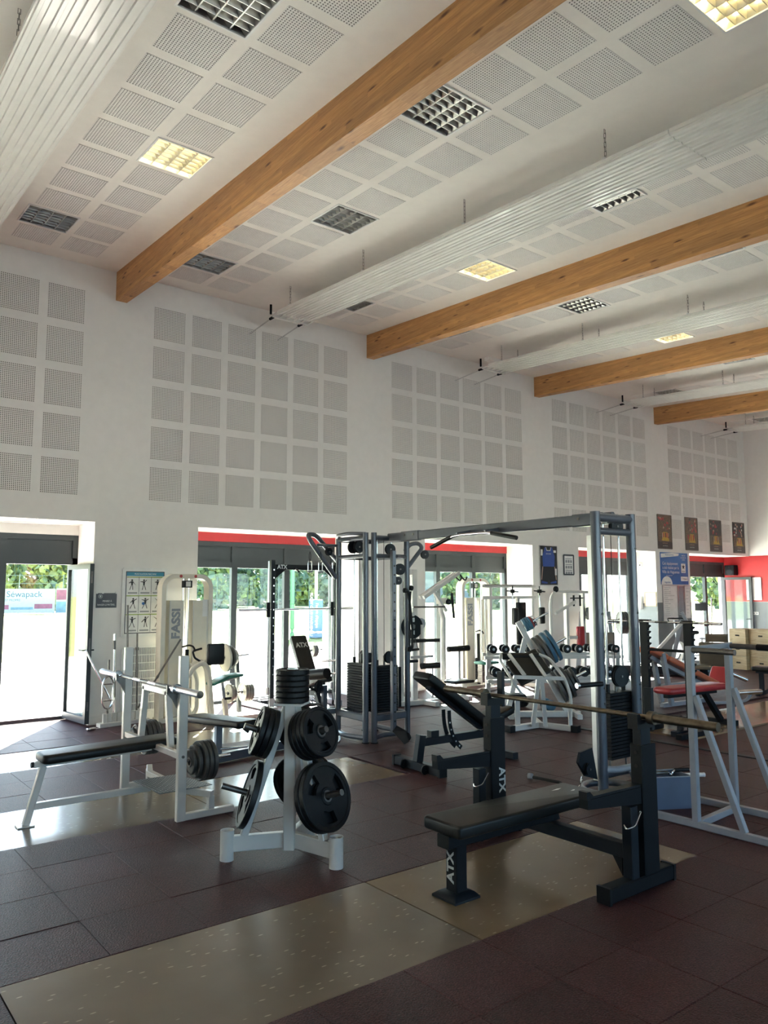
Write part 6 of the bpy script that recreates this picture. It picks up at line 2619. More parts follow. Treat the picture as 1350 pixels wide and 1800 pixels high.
# ------------------------------------------------------------------ dumbbell rack
def dumbbell_rack():
    A, B = Vector((9.15, 9.05, 0)), Vector((11.05, 7.72, 0))
    L = (B - A).length
    rz = math.atan2(B.y - A.y, B.x - A.x)
    root = thing('dumbbell_rack', 'white two-tier rack of black dumbbells behind the slanted plate rack', 'dumbbell rack', A, rz)
    W_ = 'white_metal'
    for z, y in ((.36, -.12), (.72, .12)):
        for dy in (-.09, .09):
            b = MB()
            b.bar((0, y + dy, z - .02 * (1 if dy < 0 else -1)), (L, y + dy, z - .02 * (1 if dy < 0 else -1)), .05, .05)
            b.build('shelf_rail', W_, root)
    for x in (.08, L - .08):
        b = MB()
        b.bar((x, .22, 0), (x, .08, .80), .07, .06, up=(0, 1, 0), ch=.004)
        b.bar((x, .16, .34), (x, -.22, .32), .05, .05)
        b.bar((x, -.30, .03), (x, .32, .03), .07, .06)
        b.build('end_frame', W_, root)
    rot = Matrix.Rotation(rz, 3, 'Z')
    proto = None
    n = 11
    for tier, (z, y, rr) in enumerate(((.36, -.12, .080), (.72, .12, .068))):
        for i in range(n):
            p = A + rot @ Vector((.14 + (L - .28) * i / (n - 1), y, z + .047 + rr))
            r_ = rr * (1.0 - .02 * (i % 3))
            d = thing('dumbbell', 'x', 'dumbbell', p, rz, 'black dumbbells on the white rack')
            d['label'] = '%s black dumbbell from the window end, %s tier of the white rack' % (ORD[i], 'lower' if tier == 0 else 'upper')
            for s in (-1, 1):
                h = MB()
                h.lathe([(.001, -.045), (r_ * .8, -.045), (r_, -.03), (r_, .03), (r_ * .8, .045), (.001, .045)], origin=(0, s * .115, 0), axis=(0, 1, 0), seg=18)
                h.build('head', 'black_rubber', d)
            h = MB()
            h.cyl((0, -.08, 0), (0, .08, 0), .016, seg=10)
            h.cyl((0, -.162, 0), (0, -.158, 0), .022, seg=10)
            h.build('handle', 'chrome', d)
dumbbell_rack()
# loose dumbbells on the floor under the slanted rack
for i, (x, y, r_, a_) in enumerate(((9.05, 8.22, .075, .3), (9.25, 7.84, .08, 1.0), (8.62, 8.12, .07, -.4))):
    d = thing('dumbbell', ['dark dumbbell lying on the floor behind the preacher bench seat', 'blue-grey dumbbell lying on the floor under the slanted rack', 'worn dumbbell on the floor closest to the slanted rack leg'][i], 'dumbbell', (x, y, r_), a_, 'dumbbells on the floor')
    for s in (-1, 1):
        h = MB()
        h.lathe([(.001, -.05), (r_ * .85, -.05), (r_, -.035), (r_, .035), (r_ * .85, .05), (.001, .05)], origin=(s * .12, 0, 0), axis=(1, 0, 0), seg=16)
        h.build('head', 'black_rubber' if i != 1 else 'plate_blue', d)
    h = MB()
    h.cyl((-.08, 0, 0), (.08, 0, 0), .016, seg=10)
    h.build('handle', 'chrome', d)

# ------------------------------------------------------------------ red padded bench press with tall black columns
def red_bench():
    root = thing('bench_press', 'black bench press with red flat pad and tall toothed columns behind the dip stand', 'bench press', (9.3, 5.6, 0), world=True)
    for y in (5.90, 5.285):
        b = MB()
        b.bar((8.90, y, .05), (8.90, y, 1.40), .11, .05, up=(1, 0, 0), ch=.004)
        b.build('column', 'black_metal', root)
        c = MB()
        c.box((8.90, y - .01, 1.405), (.06, .16, .012))
        c.build('column_cap', 'black_metal', root)
        for i in range(9):
            t = MB()
            t.prism([(8.88, y - .055, .70 + .075 * i), (8.88, y - .085, .725 + .075 * i), (8.88, y - .085, .74 + .075 * i), (8.88, y - .055, .745 + .075 * i)], (0, 0, 0), (.04, 0, 0))
            t.build('hook_tooth', 'black_metal', root)
        f = MB()
        f.bar((8.60, y, .03), (9.2, y, .03), .08, .06, ch=.005)
        f.build('foot_beam', 'black_metal', root)
    b = MB()
    b.cyl((8.90, 5.87, 1.03), (8.90, 5.31, 1.03), .018)
    b.build('cross_bar', 'black_metal', root)
    b = MB()
    b.bar((8.9, 5.87, .20), (8.9, 5.31, .20), .06, .06)
    b.build('lower_cross', 'black_metal', root)
    b = MB()
    b.pad((9.47, 5.62, .515), (1.16, .30, .085), rot=(0, 0, R(-7)), r=.035, cr=.06)
    b.build('pad', 'red_leather', root)
    b = MB()
    b.bar((8.95, 5.66, .45), (9.95, 5.56, .45), .07, .05)
    b.build('seat_rail', 'black_metal', root)
    b = MB()
    b.bar((9.72, 5.58, .45), (10.08, 5.56, .05), .07, .07, up=(0, 1, 0), ch=.004)
    b.build('rear_leg', 'black_metal', root)
    b = MB()
    b.bar((10.10, 5.35, .035), (10.10, 5.78, .035), .08, .07, ch=.006)
    b.build('rear_foot', 'black_rubber', root)
    b = MB()
    b.bar((9.0, 5.5, .20), (8.86, 5.42, .05), .06, .06, up=(0, 1, 0))
    b.bar((8.72, 5.42, .035), (9.06, 5.42, .035), .09, .06)
    b.build('front_foot', 'anthracite', root)
red_bench()
barbell((8.858, 5.62, 1.385), R(90), 'slim silver barbell lying across the tall black columns of the red bench', 'chrome', 'chrome', 1.6, 1.2, .012, .018)
def incline_red():
    root = thing('incline_bench', 'grey incline bench with orange-red sloping pads and a raised red cushion', 'bench', (11.2, 6.85, 0), world=True)
    A, B = Vector((10.45, 6.92, .90)), Vector((12.0, 6.72, .27))
    d_ = (B - A).normalized()
    s = d_.cross(Vector((0, 0, 1))).normalized()
    u = s.cross(d_).normalized()
    rot = Matrix((d_, -s, u)).transposed()
    for t0, t1, nm in ((0, .22, 'head_pad'), (.24, .98, 'back_pad')):
        b = MB()
        b.pad(A + (B - A) * (t0 + t1) / 2, ((B - A).length * (t1 - t0), .32, .09), rot=rot, r=.03, cr=.04)
        b.build(nm, 'orange_leather', root)
    b = MB()
    b.pad(B + Vector((.20, 0, .10)), (.10, .34, .38), rot=(0, R(32), 0), r=.04, cr=.04)
    b.build('foot_cushion', 'red_leather', root)
    b = MB()
    b.bar(A - u * .08 + d_ * .1, B - u * .08, .06, .06, up=u)
    b.build('pad_rail', 'stand_metal', root)
    for x, z, y in ((10.75, .72, 6.75), (10.95, .64, 7.05)):
        b = MB()
        b.bar((x - .12, y, z + .12), (x + .08, y, .05), .08, .06, up=(0, 1, 0), ch=.005)
        b.build('front_leg', 'stand_metal', root)
    b = MB()
    b.bar((10.85, 6.9, .30), (11.7, 6.85, .30), .09, .09)
    b.build('middle_beam', 'stand_metal', root)
    b = MB()
    b.bar((11.65, 6.85, .30), (11.65, 6.85, .03), .08, .08, up=(0, 1, 0))
    b.build('rear_leg', 'stand_metal', root)
    b = MB()
    b.bar((10.8, 6.9, .03), (11.9, 6.8, .03), .07, .06)
    b.build('base_rail', 'stand_metal', root)
    b = MB()
    b.path([(11.4, 6.5, .06), (11.75, 6.25, .06), (11.85, 6.10, .10), (11.87, 6.05, .20)], .025, seg=10, round_=.08)
    b.build('roller_arm', 'stand_metal', root)
    b = MB()
    b.cyl((11.62, 6.12, .23), (12.05, 5.98, .23), .04, seg=14)
    b.build('roller', 'chrome', root)
    b = MB()
    b.cyl((12.2, 6.55, .46), (12.45, 6.4, .34), .035, seg=12)
    b.build('grip_tube', 'chrome', root)
incline_red()

# ------------------------------------------------------------------ wooden jump boxes
def jump_box(c, size, label):
    root = thing('jump_box', label, 'plyo box', c, R(-6), 'wooden jump boxes')
    w_, d_, h_ = size
    t = .02
    for nm, a_, b_ in (('front_board', (-d_ / 2, -w_ / 2, 0), (-d_ / 2 + t, w_ / 2, h_)), ('back_board', (d_ / 2 - t, -w_ / 2, 0), (d_ / 2, w_ / 2, h_)),
                       ('side_board', (-d_ / 2 + t, -w_ / 2, 0), (d_ / 2 - t, -w_ / 2 + t, h_)), ('side_board', (-d_ / 2 + t, w_ / 2 - t, 0), (d_ / 2 - t, w_ / 2, h_)),
                       ('top_board', (-d_ / 2 + t, -w_ / 2 + t, h_ - t), (d_ / 2 - t, w_ / 2 - t, h_))):
        b = MB()
        b.bb(a_, b_)
        b.build(nm, 'plywood', root)
    k = MB()
    k.path([(-d_ / 2 - .001, -.045, h_ * .52), (-d_ / 2 - .001, .045, h_ * .52)], .016, seg=10)
    k.build('hand_slot', 'fleece_dark', root)
    return root
for i in range(3):
    jump_box((17.60, 9.06, .305 * i), (.40, .5, .30), '%s wooden jump box of the stack nearer the red wall' % ('bottom', 'middle', 'top')[i])
    jump_box((17.66, 8.56, .305 * i), (.56, .5, .30), '%s wooden jump box of the wider stack at the picture edge' % ('bottom', 'middle', 'top')[i])

# ------------------------------------------------------------------ black benches and cardio at the far end
def small_bench(loc, rz, label, pad='black_leather', frame='anthracite'):
    root = thing('flat_bench', label, 'bench', loc, rz)
    b = MB()
    b.pad((0, 0, .44), (1.1, .28, .075), r=.025, cr=.04)
    b.build('pad', pad, root)
    b = MB()
    b.bar((-.5, 0, .385), (.5, 0, .385), .07, .05)
    b.build('rail', frame, root)
    for x in (-.42, .42):
        b = MB()
        b.bar((x, 0, .37), (x, 0, .06), .06, .07, up=(1, 0, 0))
        b.build('leg', frame, root)
        b = MB()
        b.bar((x, -.25, .035), (x, .25, .035), .07, .07)
        b.build('foot', frame, root)
small_bench((13.55, 6.25, 0), R(100), 'black flat bench on the dark mat at the picture edge')
def tan_seat():
    root = thing('padded_seat_machine', 'dark machine with tan padded backrest beyond the red benches', 'weight machine', (14.0, 7.9, 0), world=True)
    b = MB()
    b.pad((14.0, 7.84, .58), (.07, .46, .50), rot=(0, R(-24), R(28)), r=.025, cr=.05)
    b.build('backrest', 'brown_leather', root)
    b = MB()
    b.pad((14.22, 7.86, .88), (.07, .40, .16), rot=(0, R(-24), R(28)), r=.025, cr=.05)
    b.build('headrest', 'brown_leather', root)
    b = MB()
    b.pad((13.75, 7.95, .36), (.42, .40, .08), rot=(0, 0, R(28)), r=.025, cr=.05)
    b.build('seat', 'brown_leather', root)
    b = MB()
    b.bar((13.85, 7.95, .34), (13.95, 7.95, .05), .10, .10, up=(0, 1, 0))
    b.bar((13.6, 7.65, .04), (14.4, 8.15, .04), .10, .08)
    b.build('frame', 'black_metal', root)
tan_seat()
def treadmill():
    root = thing('treadmill', 'grey treadmill with slanted white handrails and console beside the whiteboards', 'treadmill', (14.87, 9.9, 0), R(-60))
    b = MB()
    b.box((0, 0, .12), (1.7, .72, .16))
    b.build('deck', 'anthracite', root)
    b = MB()
    b.box((-.1, 0, .205), (1.4, .48, .012))
    b.build('belt', 'black_rubber', root)
    for y in (-.38, .38):
        b = MB()
        b.bar((.1, y, .30), (.82, y, 1.12), .06, .10, up=(0, 1, 0), ch=.008)
        b.build('handrail', 'white_metal', root)
        b = MB()
        b.bar((.55, y, .15), (.80, y, 1.15), .08, .06, up=(0, 1, 0), ch=.008)
        b.build('mast', 'stand_metal', root)
    b = MB()
    b.box((.86, 0, 1.22), (.06, .42, .24), rot=(0, R(-25), 0))
    b.build('console', 'stand_metal', root)
    b = MB()
    b.box((.82, 0, 1.24), (.01, .34, .16), rot=(0, R(-25), 0))
    b.build('screen', 'window_dark', root)
    b = MB()
    b.cyl((.70, -.38, 1.1), (.70, .38, 1.1), .02)
    b.build('cross_grip', 'black_rubber', root)
treadmill()
def exercise_bike(loc, rz, label, m):
    root = thing('exercise_bike', label, 'exercise bike', loc, rz)
    b = MB()
    b.lathe([(.001, -.06), (.20, -.06), (.24, -.04), (.24, .04), (.20, .06), (.001, .06)], origin=(.30, 0, .38), axis=(0, 1, 0), seg=24)
    b.build('flywheel_cover', m, root)
    b = MB()
    b.bar((.3, 0, .4), (.42, 0, 1.10), .06, .08, up=(0, 1, 0), ch=.01)
    b.build('handle_mast', 'stand_metal', root)
    b = MB()
    b.path([(.30, -.22, 1.05), (.42, -.20, 1.15), (.46, 0, 1.14), (.42, .20, 1.15), (.30, .22, 1.05)], .016, seg=8, round_=.06)
    b.build('handlebar', 'black_rubber', root)
    b = MB()
    b.bar((-.25, 0, .1), (-.32, 0, .82), .05, .06, up=(0, 1, 0))
    b.build('seat_post', 'stand_metal', root)
    b = MB()
    b.pad((-.33, 0, .86), (.26, .22, .08), r=.03, cr=.08)
    b.build('saddle', 'black_leather', root)
    b = MB()
    b.bar((-.5, 0, .12), (.5, 0, .2), .08, .08)
    b.bar((-.5, -.25, .04), (-.5, .25, .04), .07, .07)
    b.bar((.5, -.25, .04), (.5, .25, .04), .07, .07)
    b.build('base', 'stand_metal', root)
    for s in (-1, 1):
        b = MB()
        b.bar((.1, s * .09, .35), (.1 + s * .12, s * .09, .35 - s * .12), .02, .03)
        b.box((.1 + s * .12, s * .15, .35 - s * .12), (.09, .09, .025))
        b.build('crank', 'dark_steel', root)
exercise_bike((16.3, 9.75, 0), R(60), 'white upright exercise bike below the blue banner', 'white_metal')
def elliptical():
    root = thing('elliptical_trainer', 'slim grey elliptical trainer in front of the glass doors at the far end', 'elliptical trainer', (18.75, 10.75, 0), R(30))
    for s in (-1, 1):
        b = MB()
        b.path([(.1, s * .22, .5), (.12, s * .24, 1.0), (.0, s * .26, 1.45), (-.1, s * .26, 1.62)], .018, seg=8, round_=.1)
        b.build('swing_handle', 'stand_metal', root)
        b = MB()
        b.bar((.1, s * .22, .5), (-.8, s * .14, .25), .04, .05)
        b.build('pedal_arm', 'stand_metal', root)
        b = MB()
        b.box((-.5, s * .16, .36), (.32, .13, .04))
        b.build('pedal', 'black_rubber', root)
    b = MB()
    b.bar((.25, 0, .1), (.15, 0, 1.3), .07, .07, up=(0, 1, 0))
    b.build('mast', 'stand_metal', root)
    b = MB()
    b.box((.12, 0, 1.38), (.08, .28, .2), rot=(0, R(-20), 0))
    b.build('console', 'black_metal', root)
    b = MB()
    b.bar((-.9, 0, .06), (.5, 0, .06), .10, .08)
    b.bar((.5, -.3, .04), (.5, .3, .04), .08, .08)
    b.bar((-.9, -.3, .04), (-.9, .3, .04), .08, .08)
    b.build('base', 'stand_metal', root)
elliptical()
def stool():
    root = thing('stool', 'small round stool with thin steel legs by the far glass doors', 'stool', (17.75, 10.05, 0))
    b = MB()
    b.lathe([(.001, .62), (.17, .62), (.18, .635), (.17, .65), (.001, .65)], seg=24)
    b.build('seat', 'stand_metal', root)
    for i in range(4):
        a_ = PI / 4 + PI / 2 * i
        k = MB()
        k.cyl((.11 * math.cos(a_), .11 * math.sin(a_), .625), (.21 * math.cos(a_), .21 * math.sin(a_), 0), .011, seg=8)
        k.build('leg', 'chrome', root)
    k = MB()
    k.path([(.17 * math.cos(2 * PI * i / 16), .17 * math.sin(2 * PI * i / 16), .25) for i in range(16)], .007, seg=6, closed=True)
    k.build('foot_ring', 'chrome', root)
stool()
def leg_press():
    root = thing('plate_loaded_press', 'grey plate-loaded press with big dark plates seen through the second tower', 'weight machine', (13.68, 10.25, 0), R(-38))
    for x in (-.4, .4):
        b = MB()
        b.bar((x, 0, 0), (x * .7, 0, 1.35), .08, .08, up=(0, 1, 0))
        b.build('upright', 'stand_metal', root)
    b = MB()
    b.bar((-.3, 0, 1.30), (.3, 0, 1.30), .08, .08)
    b.build('top_beam', 'stand_metal', root)
    b = MB()
    b.cyl((.22, -.1, 1.12), (.80, -.1, 1.12), .02)
    b.build('peg', 'chrome', root)
    b = MB()
    b.box((0, -.12, .75), (.7, .12, .34))
    b.build('press_pad', 'brown_leather', root)
    b = MB()
    b.path([(-.1, -.2, .62), (.15, -.2, .5), (.2, -.2, .2), (.16, -.2, .03)], .04, seg=10, round_=.12)
    b.build('bent_leg', 'stand_metal', root)
    b = MB()
    b.bar((-.5, 0, .04), (.5, 0, .04), .09, .08)
    b.build('base', 'stand_metal', root)
leg_press()
pr = Matrix.Rotation(R(-38), 3, 'Z')
for i in range(3):
    plate('k20', Vector((13.68, 10.25, 0)) + pr @ Vector((.50 + .055 * i, -.1, 1.116)), pr @ Vector((1, 0, 0)), '%s big dark plate on the press seen through the second tower' % ORD[i], 'plates on the far press')
# ------------------------------------------------------------------ signs, posters, boards
FZ = Matrix.Rotation(R(90), 3, 'X')          # text upright on a wall facing -Y
def wall_sheet(name, x0, x1, z0, z1, label, cat, face, frame=None, t=.012, group=None, fw_=.015):
    root = thing(name, label, cat, ((x0 + x1) / 2, D, z0), world=True, group=group)
    b = MB()
    b.bb((x0, D - t, z0), (x1, D - .001, z1))
    b.build('sheet', face, root)
    if frame:
        f = MB()
        for a_, c in (((x0, z0), (x1, z0)), ((x1, z0), (x1, z1)), ((x1, z1), (x0, z1)), ((x0, z1), (x0, z0))):
            f.bar((a_[0], D - t - .002, a_[1]), (c[0], D - t - .002, c[1]), fw_, .012, up=(0, 1, 0))
        f.build('frame', frame, root)
    return root
def patch(root, x0, x1, z0, z1, m, name='print_field', e=0, t=.012):
    b = MB()
    y = D - t - .0008 - .0008 * e
    b.bb((x0, y - .0008, z0), (x1, y, z1))
    return b.build(name, m, root)
def poly(root, pts, m, name='print_shape', e=1, t=.012):
    b = MB()
    y = D - t - .0008 - .0008 * e
    b.prism([(x, y, z) for x, z in pts], (0, -.0008, 0), (0, 0, 0))
    return b.build(name, m, root)
def words_(root, s, size, x, z, m='paper_white', align='CENTER', e=2, t=.012, sx=1.0):
    return text_obj('lettering', s, size, m, root, (x, D - t - .0008 - .0008 * e, z), FZ, depth=.0004, align=align, sx=sx)

s = wall_sheet('wall_sign', 3.412, 3.692, 1.565, 1.765, 'dark rectangular sign asking to tidy the equipment, next to the door', 'sign', 'sign_dark')
words_(s, 'PENSEZ À', .034, 3.562, 1.655, sx=.85)
words_(s, 'RANGER LE MATÉRIEL.', .034, 3.552, 1.605, sx=.72)
b = MB()
b.lathe([(.024, 0), (.028, 0), (.028, .0012), (.024, .0012), (.024, 0)], origin=(3.468, D - .0125, 1.722), axis=(0, -1, 0), seg=20)
b.build('emblem_ring', 'plate_print', s)
poly(s, [(3.456, 1.735), (3.480, 1.735), (3.478, 1.712), (3.468, 1.706), (3.458, 1.712)], 'plate_print')
for xx in (3.42, 3.50, 3.685):
    b = MB()
    b.bb((xx - .012, D - .0135, 1.757), (xx + .012, D, 1.785))
    b.build('tape', 'paper_white', s)

# exercise chart: three by three cells of training figures
c = wall_sheet('exercise_chart', 3.775, 4.405, 1.165, 2.105, 'white framed exercise chart with nine cells of small figures', 'poster', 'paper_white', frame='plastic_white', fw_=.03)
def border(x0, x1, z0, z1, m, w_=.012):
    for a_ in ((x0, x1, z0, z0 + w_), (x0, x1, z1 - w_, z1), (x0, x0 + w_, z0, z1), (x1 - w_, x1, z0, z1)):
        patch(c, *a_, m, 'print_border', e=1)
border(3.81, 4.37, 1.20, 2.07, 'sign_dark')
patch(c, 3.822, 4.358, 2.005, 2.058, 'sign_teal')
words_(c, 'MUSCULATION MACHINE', .034, 4.09, 2.032, sx=.8)
rng = random.Random(3)
for i in range(3):
    for j in range(3):
        x0, x1 = 3.825 + .178 * i, 3.825 + .178 * i + .172
        z1 = 1.995 - .262 * j
        z0 = z1 - .25
        patch(c, x0, x1, z1 - .012, z1, 'sign_green', e=1)
        patch(c, x1, x1 + .006, z0, z1, 'sign_dark', e=1)
        cx, cz = (x0 + x1) / 2 + rng.uniform(-.02, .02), (z0 + z1) / 2 + .01
        # a simple training figure
        m = 'ink_black'
        b = MB()
        b.lathe([(.001, 0), (.013, 0), (.013, .001), (.001, .001)], origin=(cx, D - .0135, cz + .065), axis=(0, -1, 0), seg=12)
        b.build('figure_head', m, c)
        poly(c, [(cx - .016, cz + .05), (cx + .016, cz + .05), (cx + .010, cz - .005), (cx - .010, cz - .005)], m, 'figure_body')
        for sgn in (-1, 1):
            ax_, az = cx + sgn * rng.uniform(.035, .06), cz + rng.uniform(-.005, .085)
            poly(c, [(cx + sgn * .012, cz + .05), (ax_, az), (ax_ + .006, az - .008), (cx + sgn * .010, cz + .036)], m, 'figure_arm')
            lx = cx + sgn * rng.uniform(.012, .045)
            poly(c, [(cx + sgn * .002, cz), (cx + sgn * .010, cz), (lx + .005, cz - .07), (lx - .005, cz - .07)], m, 'figure_leg')
        patch(c, x0 + .02, x1 - .02, z0 + .012, z0 + .032, 'ink_grey', e=1)
        if i == 1 and j == 1:
            b = MB()
            b.lathe([(.001, 0), (.02, 0), (.02, .001), (.001, .001)], origin=(cx - .03, D - .0142, cz), axis=(0, -1, 0), seg=14)
            b.build('print_dot', 'sign_blue', c)

# singlet poster and notice on the pier
s = wall_sheet('singlet_poster', 12.553, 13.112, 1.91, 2.745, 'framed poster of a blue sleeveless top over black shorts', 'poster', 'frame_grey', frame='aluminium')
cx = 12.835
poly(s, [(cx - .07, 2.71), (cx - .12, 2.71), (cx - .16, 2.60), (cx - .20, 2.52), (cx - .18, 2.30), (cx + .18, 2.30), (cx + .20, 2.52), (cx + .16, 2.60), (cx + .12, 2.71), (cx + .07, 2.71), (cx + .05, 2.65), (cx - .05, 2.65)], 'singlet_blue', 'top_print')
poly(s, [(cx - .07, 2.71), (cx - .05, 2.65), (cx + .05, 2.65), (cx + .07, 2.71), (cx + .085, 2.71), (cx + .06, 2.635), (cx - .06, 2.635), (cx - .085, 2.71)], 'paper_white', 'neck_trim', e=2)
poly(s, [(cx - .18, 2.30), (cx + .18, 2.30), (cx + .23, 2.0), (cx + .03, 1.97), (cx, 2.06), (cx - .03, 1.97), (cx - .23, 2.0)], 'ink_black', 'shorts_print')
for sg in (-1, 1):
    poly(s, [(cx + sg * .23, 2.0), (cx + sg * .05, 1.972), (cx + sg * .05, 1.94), (cx + sg * .24, 1.95)], 'singlet_blue', 'hem_print', e=2)
    poly(s, [(cx + sg * .18, 2.30), (cx + sg * .205, 2.30), (cx + sg * .245, 2.03), (cx + sg * .225, 2.02)], 'skin_print', 'side_print', e=2)
patch(s, 12.59, 12.65, 2.53, 2.66, 'paper_white')
patch(s, 13.0, 13.08, 2.60, 2.65, 'paper_white')
patch(s, 13.03, 13.09, 2.12, 2.26, 'paper_white', e=3)
words_(s, 'BOUCHER', .035, cx, 2.57, e=3)
s = wall_sheet('notice', 13.337, 13.665, 2.14, 2.562, 'small framed notice with rows of pictograms beside the singlet poster', 'notice', 'paper_white', frame='sign_dark', fw_=.03)
for r_ in range(3):
    patch(s, 13.39, 13.61, 2.475 - .125 * r_, 2.49 - .125 * r_, 'ink_grey')
    for k in range(3):
        patch(s, 13.39 + .08 * k, 13.45 + .08 * k, 2.395 - .125 * r_, 2.455 - .125 * r_, 'ink_grey')

# four tall sports posters high on the wall
def sport_poster(x0, x1, label, seed, top):
    p = wall_sheet('sports_poster', x0, x1, 2.825, 3.667, label, 'poster', 'print_brown', frame='dark_steel', group='four tall sports hall posters')
    rg = random.Random(seed)
    w_ = x1 - x0
    patch(p, x0 + .02, x1 - .02, 3.25, 3.645, top)
    for k in range(26):
        a_ = x0 + .03 + rg.random() * (w_ - .12)
        z = 3.27 + rg.random() * .33
        patch(p, a_, a_ + .03 + rg.random() * .04, z, z + .05, rg.choice(['print_red', 'print_dark', 'skin_print', 'print_red', 'paper_white' if seed == 4 else 'print_brown']), 'crowd_print', e=1 + k % 3)
    poly(p, [(x0 + .16, 3.02), (x1 - .12, 3.02), (x1 - .20, 3.24), (x0 + .22, 3.24)], 'print_gold', 'court_print', e=4)
    for k in range(6):
        a_ = x0 + .1 + rg.random() * (w_ - .22)
        patch(p, a_, a_ + .035, 3.06 + rg.random() * .08, 3.22, rg.choice(['print_red', 'skin_print', 'print_dark']), 'player_print', e=5)
    patch(p, x0 + .01, x1 - .01, 2.835, 3.0, 'print_dark', e=4)
    words_(p, 'CHAMPIONNAT', .04, (x0 + x1) / 2, 2.96, 'skin_print', e=6, sx=.8)
    words_(p, 'SAISON SPORTIVE', .034, (x0 + x1) / 2, 2.895, 'paper_white', e=6, sx=.8)
sport_poster(16.950, 17.562, 'tall sports hall poster, brownest of the four, directly above the blue banner', 1, 'print_brown')
sport_poster(18.186, 18.775, 'tall sports hall poster with pale grey tone, second of four counted from the grey tower', 2, 'print_brown')
sport_poster(19.378, 19.968, 'tall sports hall poster with dark crowd, third of four counted from the grey tower', 3, 'print_dark')
sport_poster(20.582, 21.205, 'tall sports hall poster with white specks, closest to the room corner', 4, 'print_dark')

# blue banner
s = wall_sheet('info_banner', 17.02, 18.245, 1.942, 2.735, 'blue information banner with white text and logos below the posters', 'sign', 'sign_blue')
poly(s, [(17.04, 2.70), (17.04, 2.60), (17.82, 2.66), (17.85, 2.72), (17.55, 2.73)], 'paper_white', 'stripe_print')
words_(s, 'MUSCULATION', .055, 17.42, 2.672, 'sign_blue', e=3)
words_(s, 'Cet équipement', .105, 17.44, 2.46)
words_(s, 'a été réalisé par la', .098, 17.46, 2.355)
words_(s, 'Ville de Haguenau', .105, 17.46, 2.25)
words_(s, 'www.haguenau.fr', .04, 17.38, 2.165)
words_(s, 'AVEC LE', .045, 18.05, 2.67)
words_(s, 'SOUTIEN DE', .045, 18.04, 2.615)
words_(s, 'L’ÉTAT', .045, 18.05, 2.56)
poly(s, [(17.02 + .0, 1.945)] + [(17.27 + .24 * math.cos(t), 1.945 + .20 * math.sin(t)) for t in [PI - PI * k / 14 for k in range(15)]], 'paper_white', 'logo_disc')
words_(s, 'haguenau', .07, 17.30, 2.0, 'sign_blue', e=3)
patch(s, 17.93, 18.13, 2.235, 2.47, 'paper_white')
poly(s, [(18.03 + (.07 if k % 2 == 0 else .03) * math.sin(2 * PI * k / 10), 2.385 + (.07 if k % 2 == 0 else .03) * math.cos(2 * PI * k / 10)) for k in range(10)][::-1], 'ink_black', 'logo_star', e=2)
words_(s, 'RÉGION', .04, 18.03, 2.27, 'ink_black', e=3)
patch(s, 17.90, 18.22, 2.03, 2.14, 'paper_white')
words_(s, 'T Alsace', .065, 18.06, 2.085, 'ink_black', e=3)

# whiteboards and panel
def board_(name, x0, x1, z0, z1, label, rows, cat='whiteboard', face='plastic_white'):
    s = wall_sheet(name, x0, x1, z0, z1, label, cat, face, frame='aluminium', fw_=.018, group='boards on the grey pier')
    rg = random.Random(int(x0 * 100))
    for k in range(rows):
        z = z1 - .06 - (z1 - z0 - .1) * k / rows
        a_ = x0 + .05 + rg.random() * .04
        patch(s, a_, a_ + (x1 - x0) * rg.uniform(.2, .7), z, z + .008, 'ink_grey', 'handwriting')
    return s
board_('whiteboard', 17.066, 17.715, 1.03, 1.918, 'large whiteboard with faint handwriting under the blue banner', 16)
board_('list_panel', 17.752, 17.990, 1.19, 1.908, 'grey ruled panel between the two whiteboards', 14, 'notice board', 'stand_metal')
board_('whiteboard', 18.04, 18.30, 1.10, 1.908, 'narrow whiteboard beside the far glass doors', 8)
# framed sheet and paper holder on the deep reveal
def reveal_frame():
    xw = OPEN[4][1]
    root = thing('framed_sheet', 'wooden framed sheet on the window reveal by the grey pier', 'notice', (xw, 10.95, 1.42), world=True)
    b = MB()
    b.bb((xw - .02, 10.80, 1.42), (xw - .008, 11.10, 1.745))
    b.build('sheet', 'paper_white', root)
    f = MB()
    for (ya, za), (yb_, zb) in (((10.80, 1.42), (11.10, 1.42)), ((11.10, 1.42), (11.10, 1.745)), ((11.10, 1.745), (10.80, 1.745)), ((10.80, 1.745), (10.80, 1.42))):
        f.bar((xw - .018, ya, za), (xw - .018, yb_, zb), .02, .02, up=(1, 0, 0))
    f.build('frame', 'ply', root)
    for k in range(5):
        q = MB()
        q.bb((xw - .0215, 10.85, 1.46 + .05 * k), (xw - .0205, 11.04, 1.475 + .05 * k))
        q.build('print_line', 'ink_grey', root)
    root = thing('paper_dispenser', 'white wall dispenser on the window reveal beside the framed sheet', 'dispenser', (xw, 11.3, 1.35), world=True)
    b = MB()
    b.pad((xw - .07, 11.28, 1.50), (.12, .26, .30), r=.02, cr=.03)
    b.build('housing', 'plastic_white', root)
    b = MB()
    b.bb((xw - .11, 11.18, 1.33), (xw - .02, 11.38, 1.35))
    b.build('tray', 'plastic_white', root)
    root = thing('wall_camera', 'tiny white box high on the window reveal by the second tower', 'sensor', (xw, 11.2, 2.4), world=True)
    b = MB()
    b.bb((xw - .06, 11.15, 2.38), (xw - .008, 11.23, 2.46))
    b.build('housing', 'plastic_white', root)
    b = MB()
    b.cyl((xw - .062, 11.19, 2.42), (xw - .06, 11.19, 2.42), .018, seg=10)
    b.build('lens', 'ink_black', root)
    q = MB()
    q.bb((xw - .009, D + .004, 0), (xw - .0075, YF - .03, 1.48))
    struct(q.build('trim_5', 'grey_paint'))
reveal_frame()
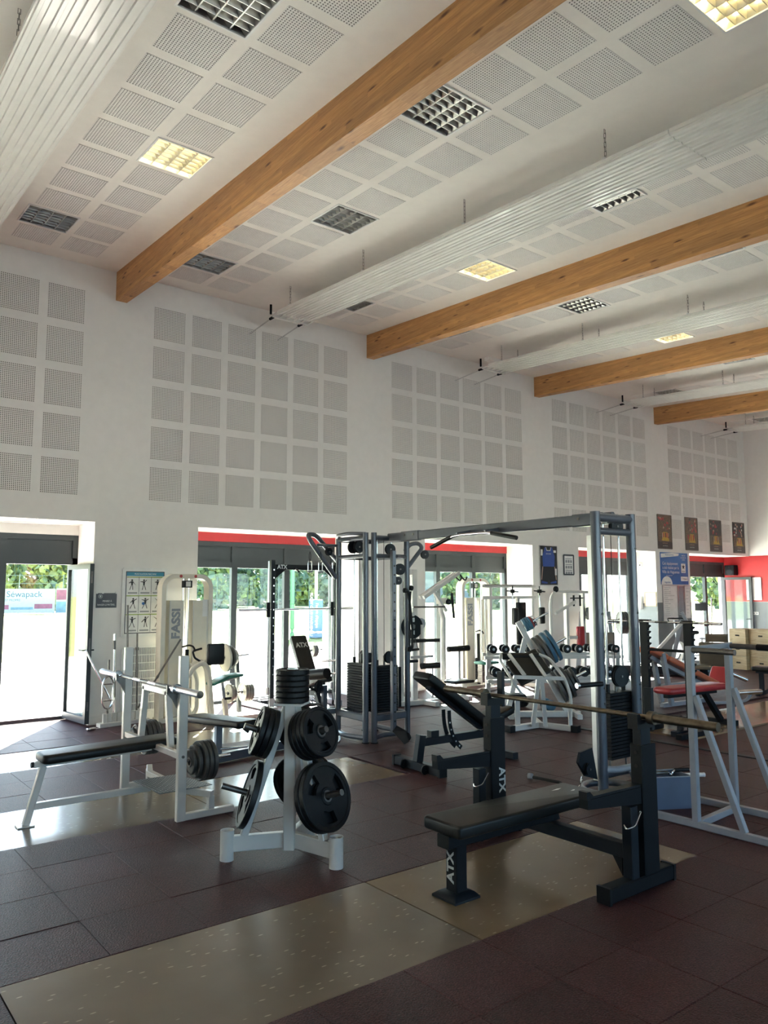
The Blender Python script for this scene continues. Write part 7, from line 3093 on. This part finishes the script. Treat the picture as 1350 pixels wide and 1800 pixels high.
# end wall: loudspeaker, board, socket
root = thing('loudspeaker', 'black loudspeaker on the red wall above the open glass door', 'loudspeaker', (XE, 11.24, 2.22), world=True)
b = MB()
b.bar((XE - .14, 11.24, 2.225), (XE - .14, 11.24, 2.505), .28, .24, up=(1, 0, 0), ch=.015)
b.build('cabinet', 'black_metal', root)
b = MB()
b.cyl((XE - .262, 11.24, 2.31), (XE - .266, 11.24, 2.31), .085, seg=20)
b.build('cone', 'anthracite', root)
b = MB()
b.cyl((XE - .262, 11.24, 2.45), (XE - .266, 11.24, 2.45), .03, seg=16)
b.build('tweeter', 'anthracite', root)
root = thing('whiteboard', 'white board on the red end wall behind the open glass door', 'whiteboard', (XE, 10.67, 1.54), world=True)
b = MB()
b.bb((XE - .03, 10.47, 1.535), (XE - .008, 10.865, 2.145))
b.build('panel', 'plastic_white', root)
f = MB()
for (ya, za), (yb_, zb) in (((10.47, 1.535), (10.865, 1.535)), ((10.865, 1.535), (10.865, 2.145)), ((10.865, 2.145), (10.47, 2.145)), ((10.47, 2.145), (10.47, 1.535))):
    f.bar((XE - .03, ya, za), (XE - .03, yb_, zb), .018, .014, up=(1, 0, 0))
f.build('frame', 'aluminium', root)
root = thing('wall_socket', 'white double socket on the grey dado of the end wall', 'socket', (XE, 10.67, 1.16), world=True)
b = MB()
b.bb((XE - .02, 10.58, 1.12), (XE - .006, 10.75, 1.20))
b.build('plate', 'plastic_white', root)
for y in (10.625, 10.705):
    k = MB()
    k.cyl((XE - .0215, y, 1.16), (XE - .02, y, 1.16), .022, seg=12)
    k.build('outlet', 'stand_metal', root)
# detector on the ceiling near the wall
root = thing('smoke_detector', 'small white box detector on the ceiling above the window-bay lat machine', 'detector', (10.75, 10.3, zc(10.3)), world=True)
b = MB()
b.box((10.75, 10.3, zc(10.3) - .035), (.30, .14, .07))
b.build('housing', 'plastic_white', root)
b = MB()
b.box((10.75, 10.3, zc(10.3) - .074), (.24, .10, .012))
b.build('lens_strip', 'soffit_paint', root)
# rubber strip across the floor
b = MB()
b.bb((8.27, -1.0, -.005), (8.36, 6.62, .012))
b.build('floor_strip', 'black_rubber', floor)
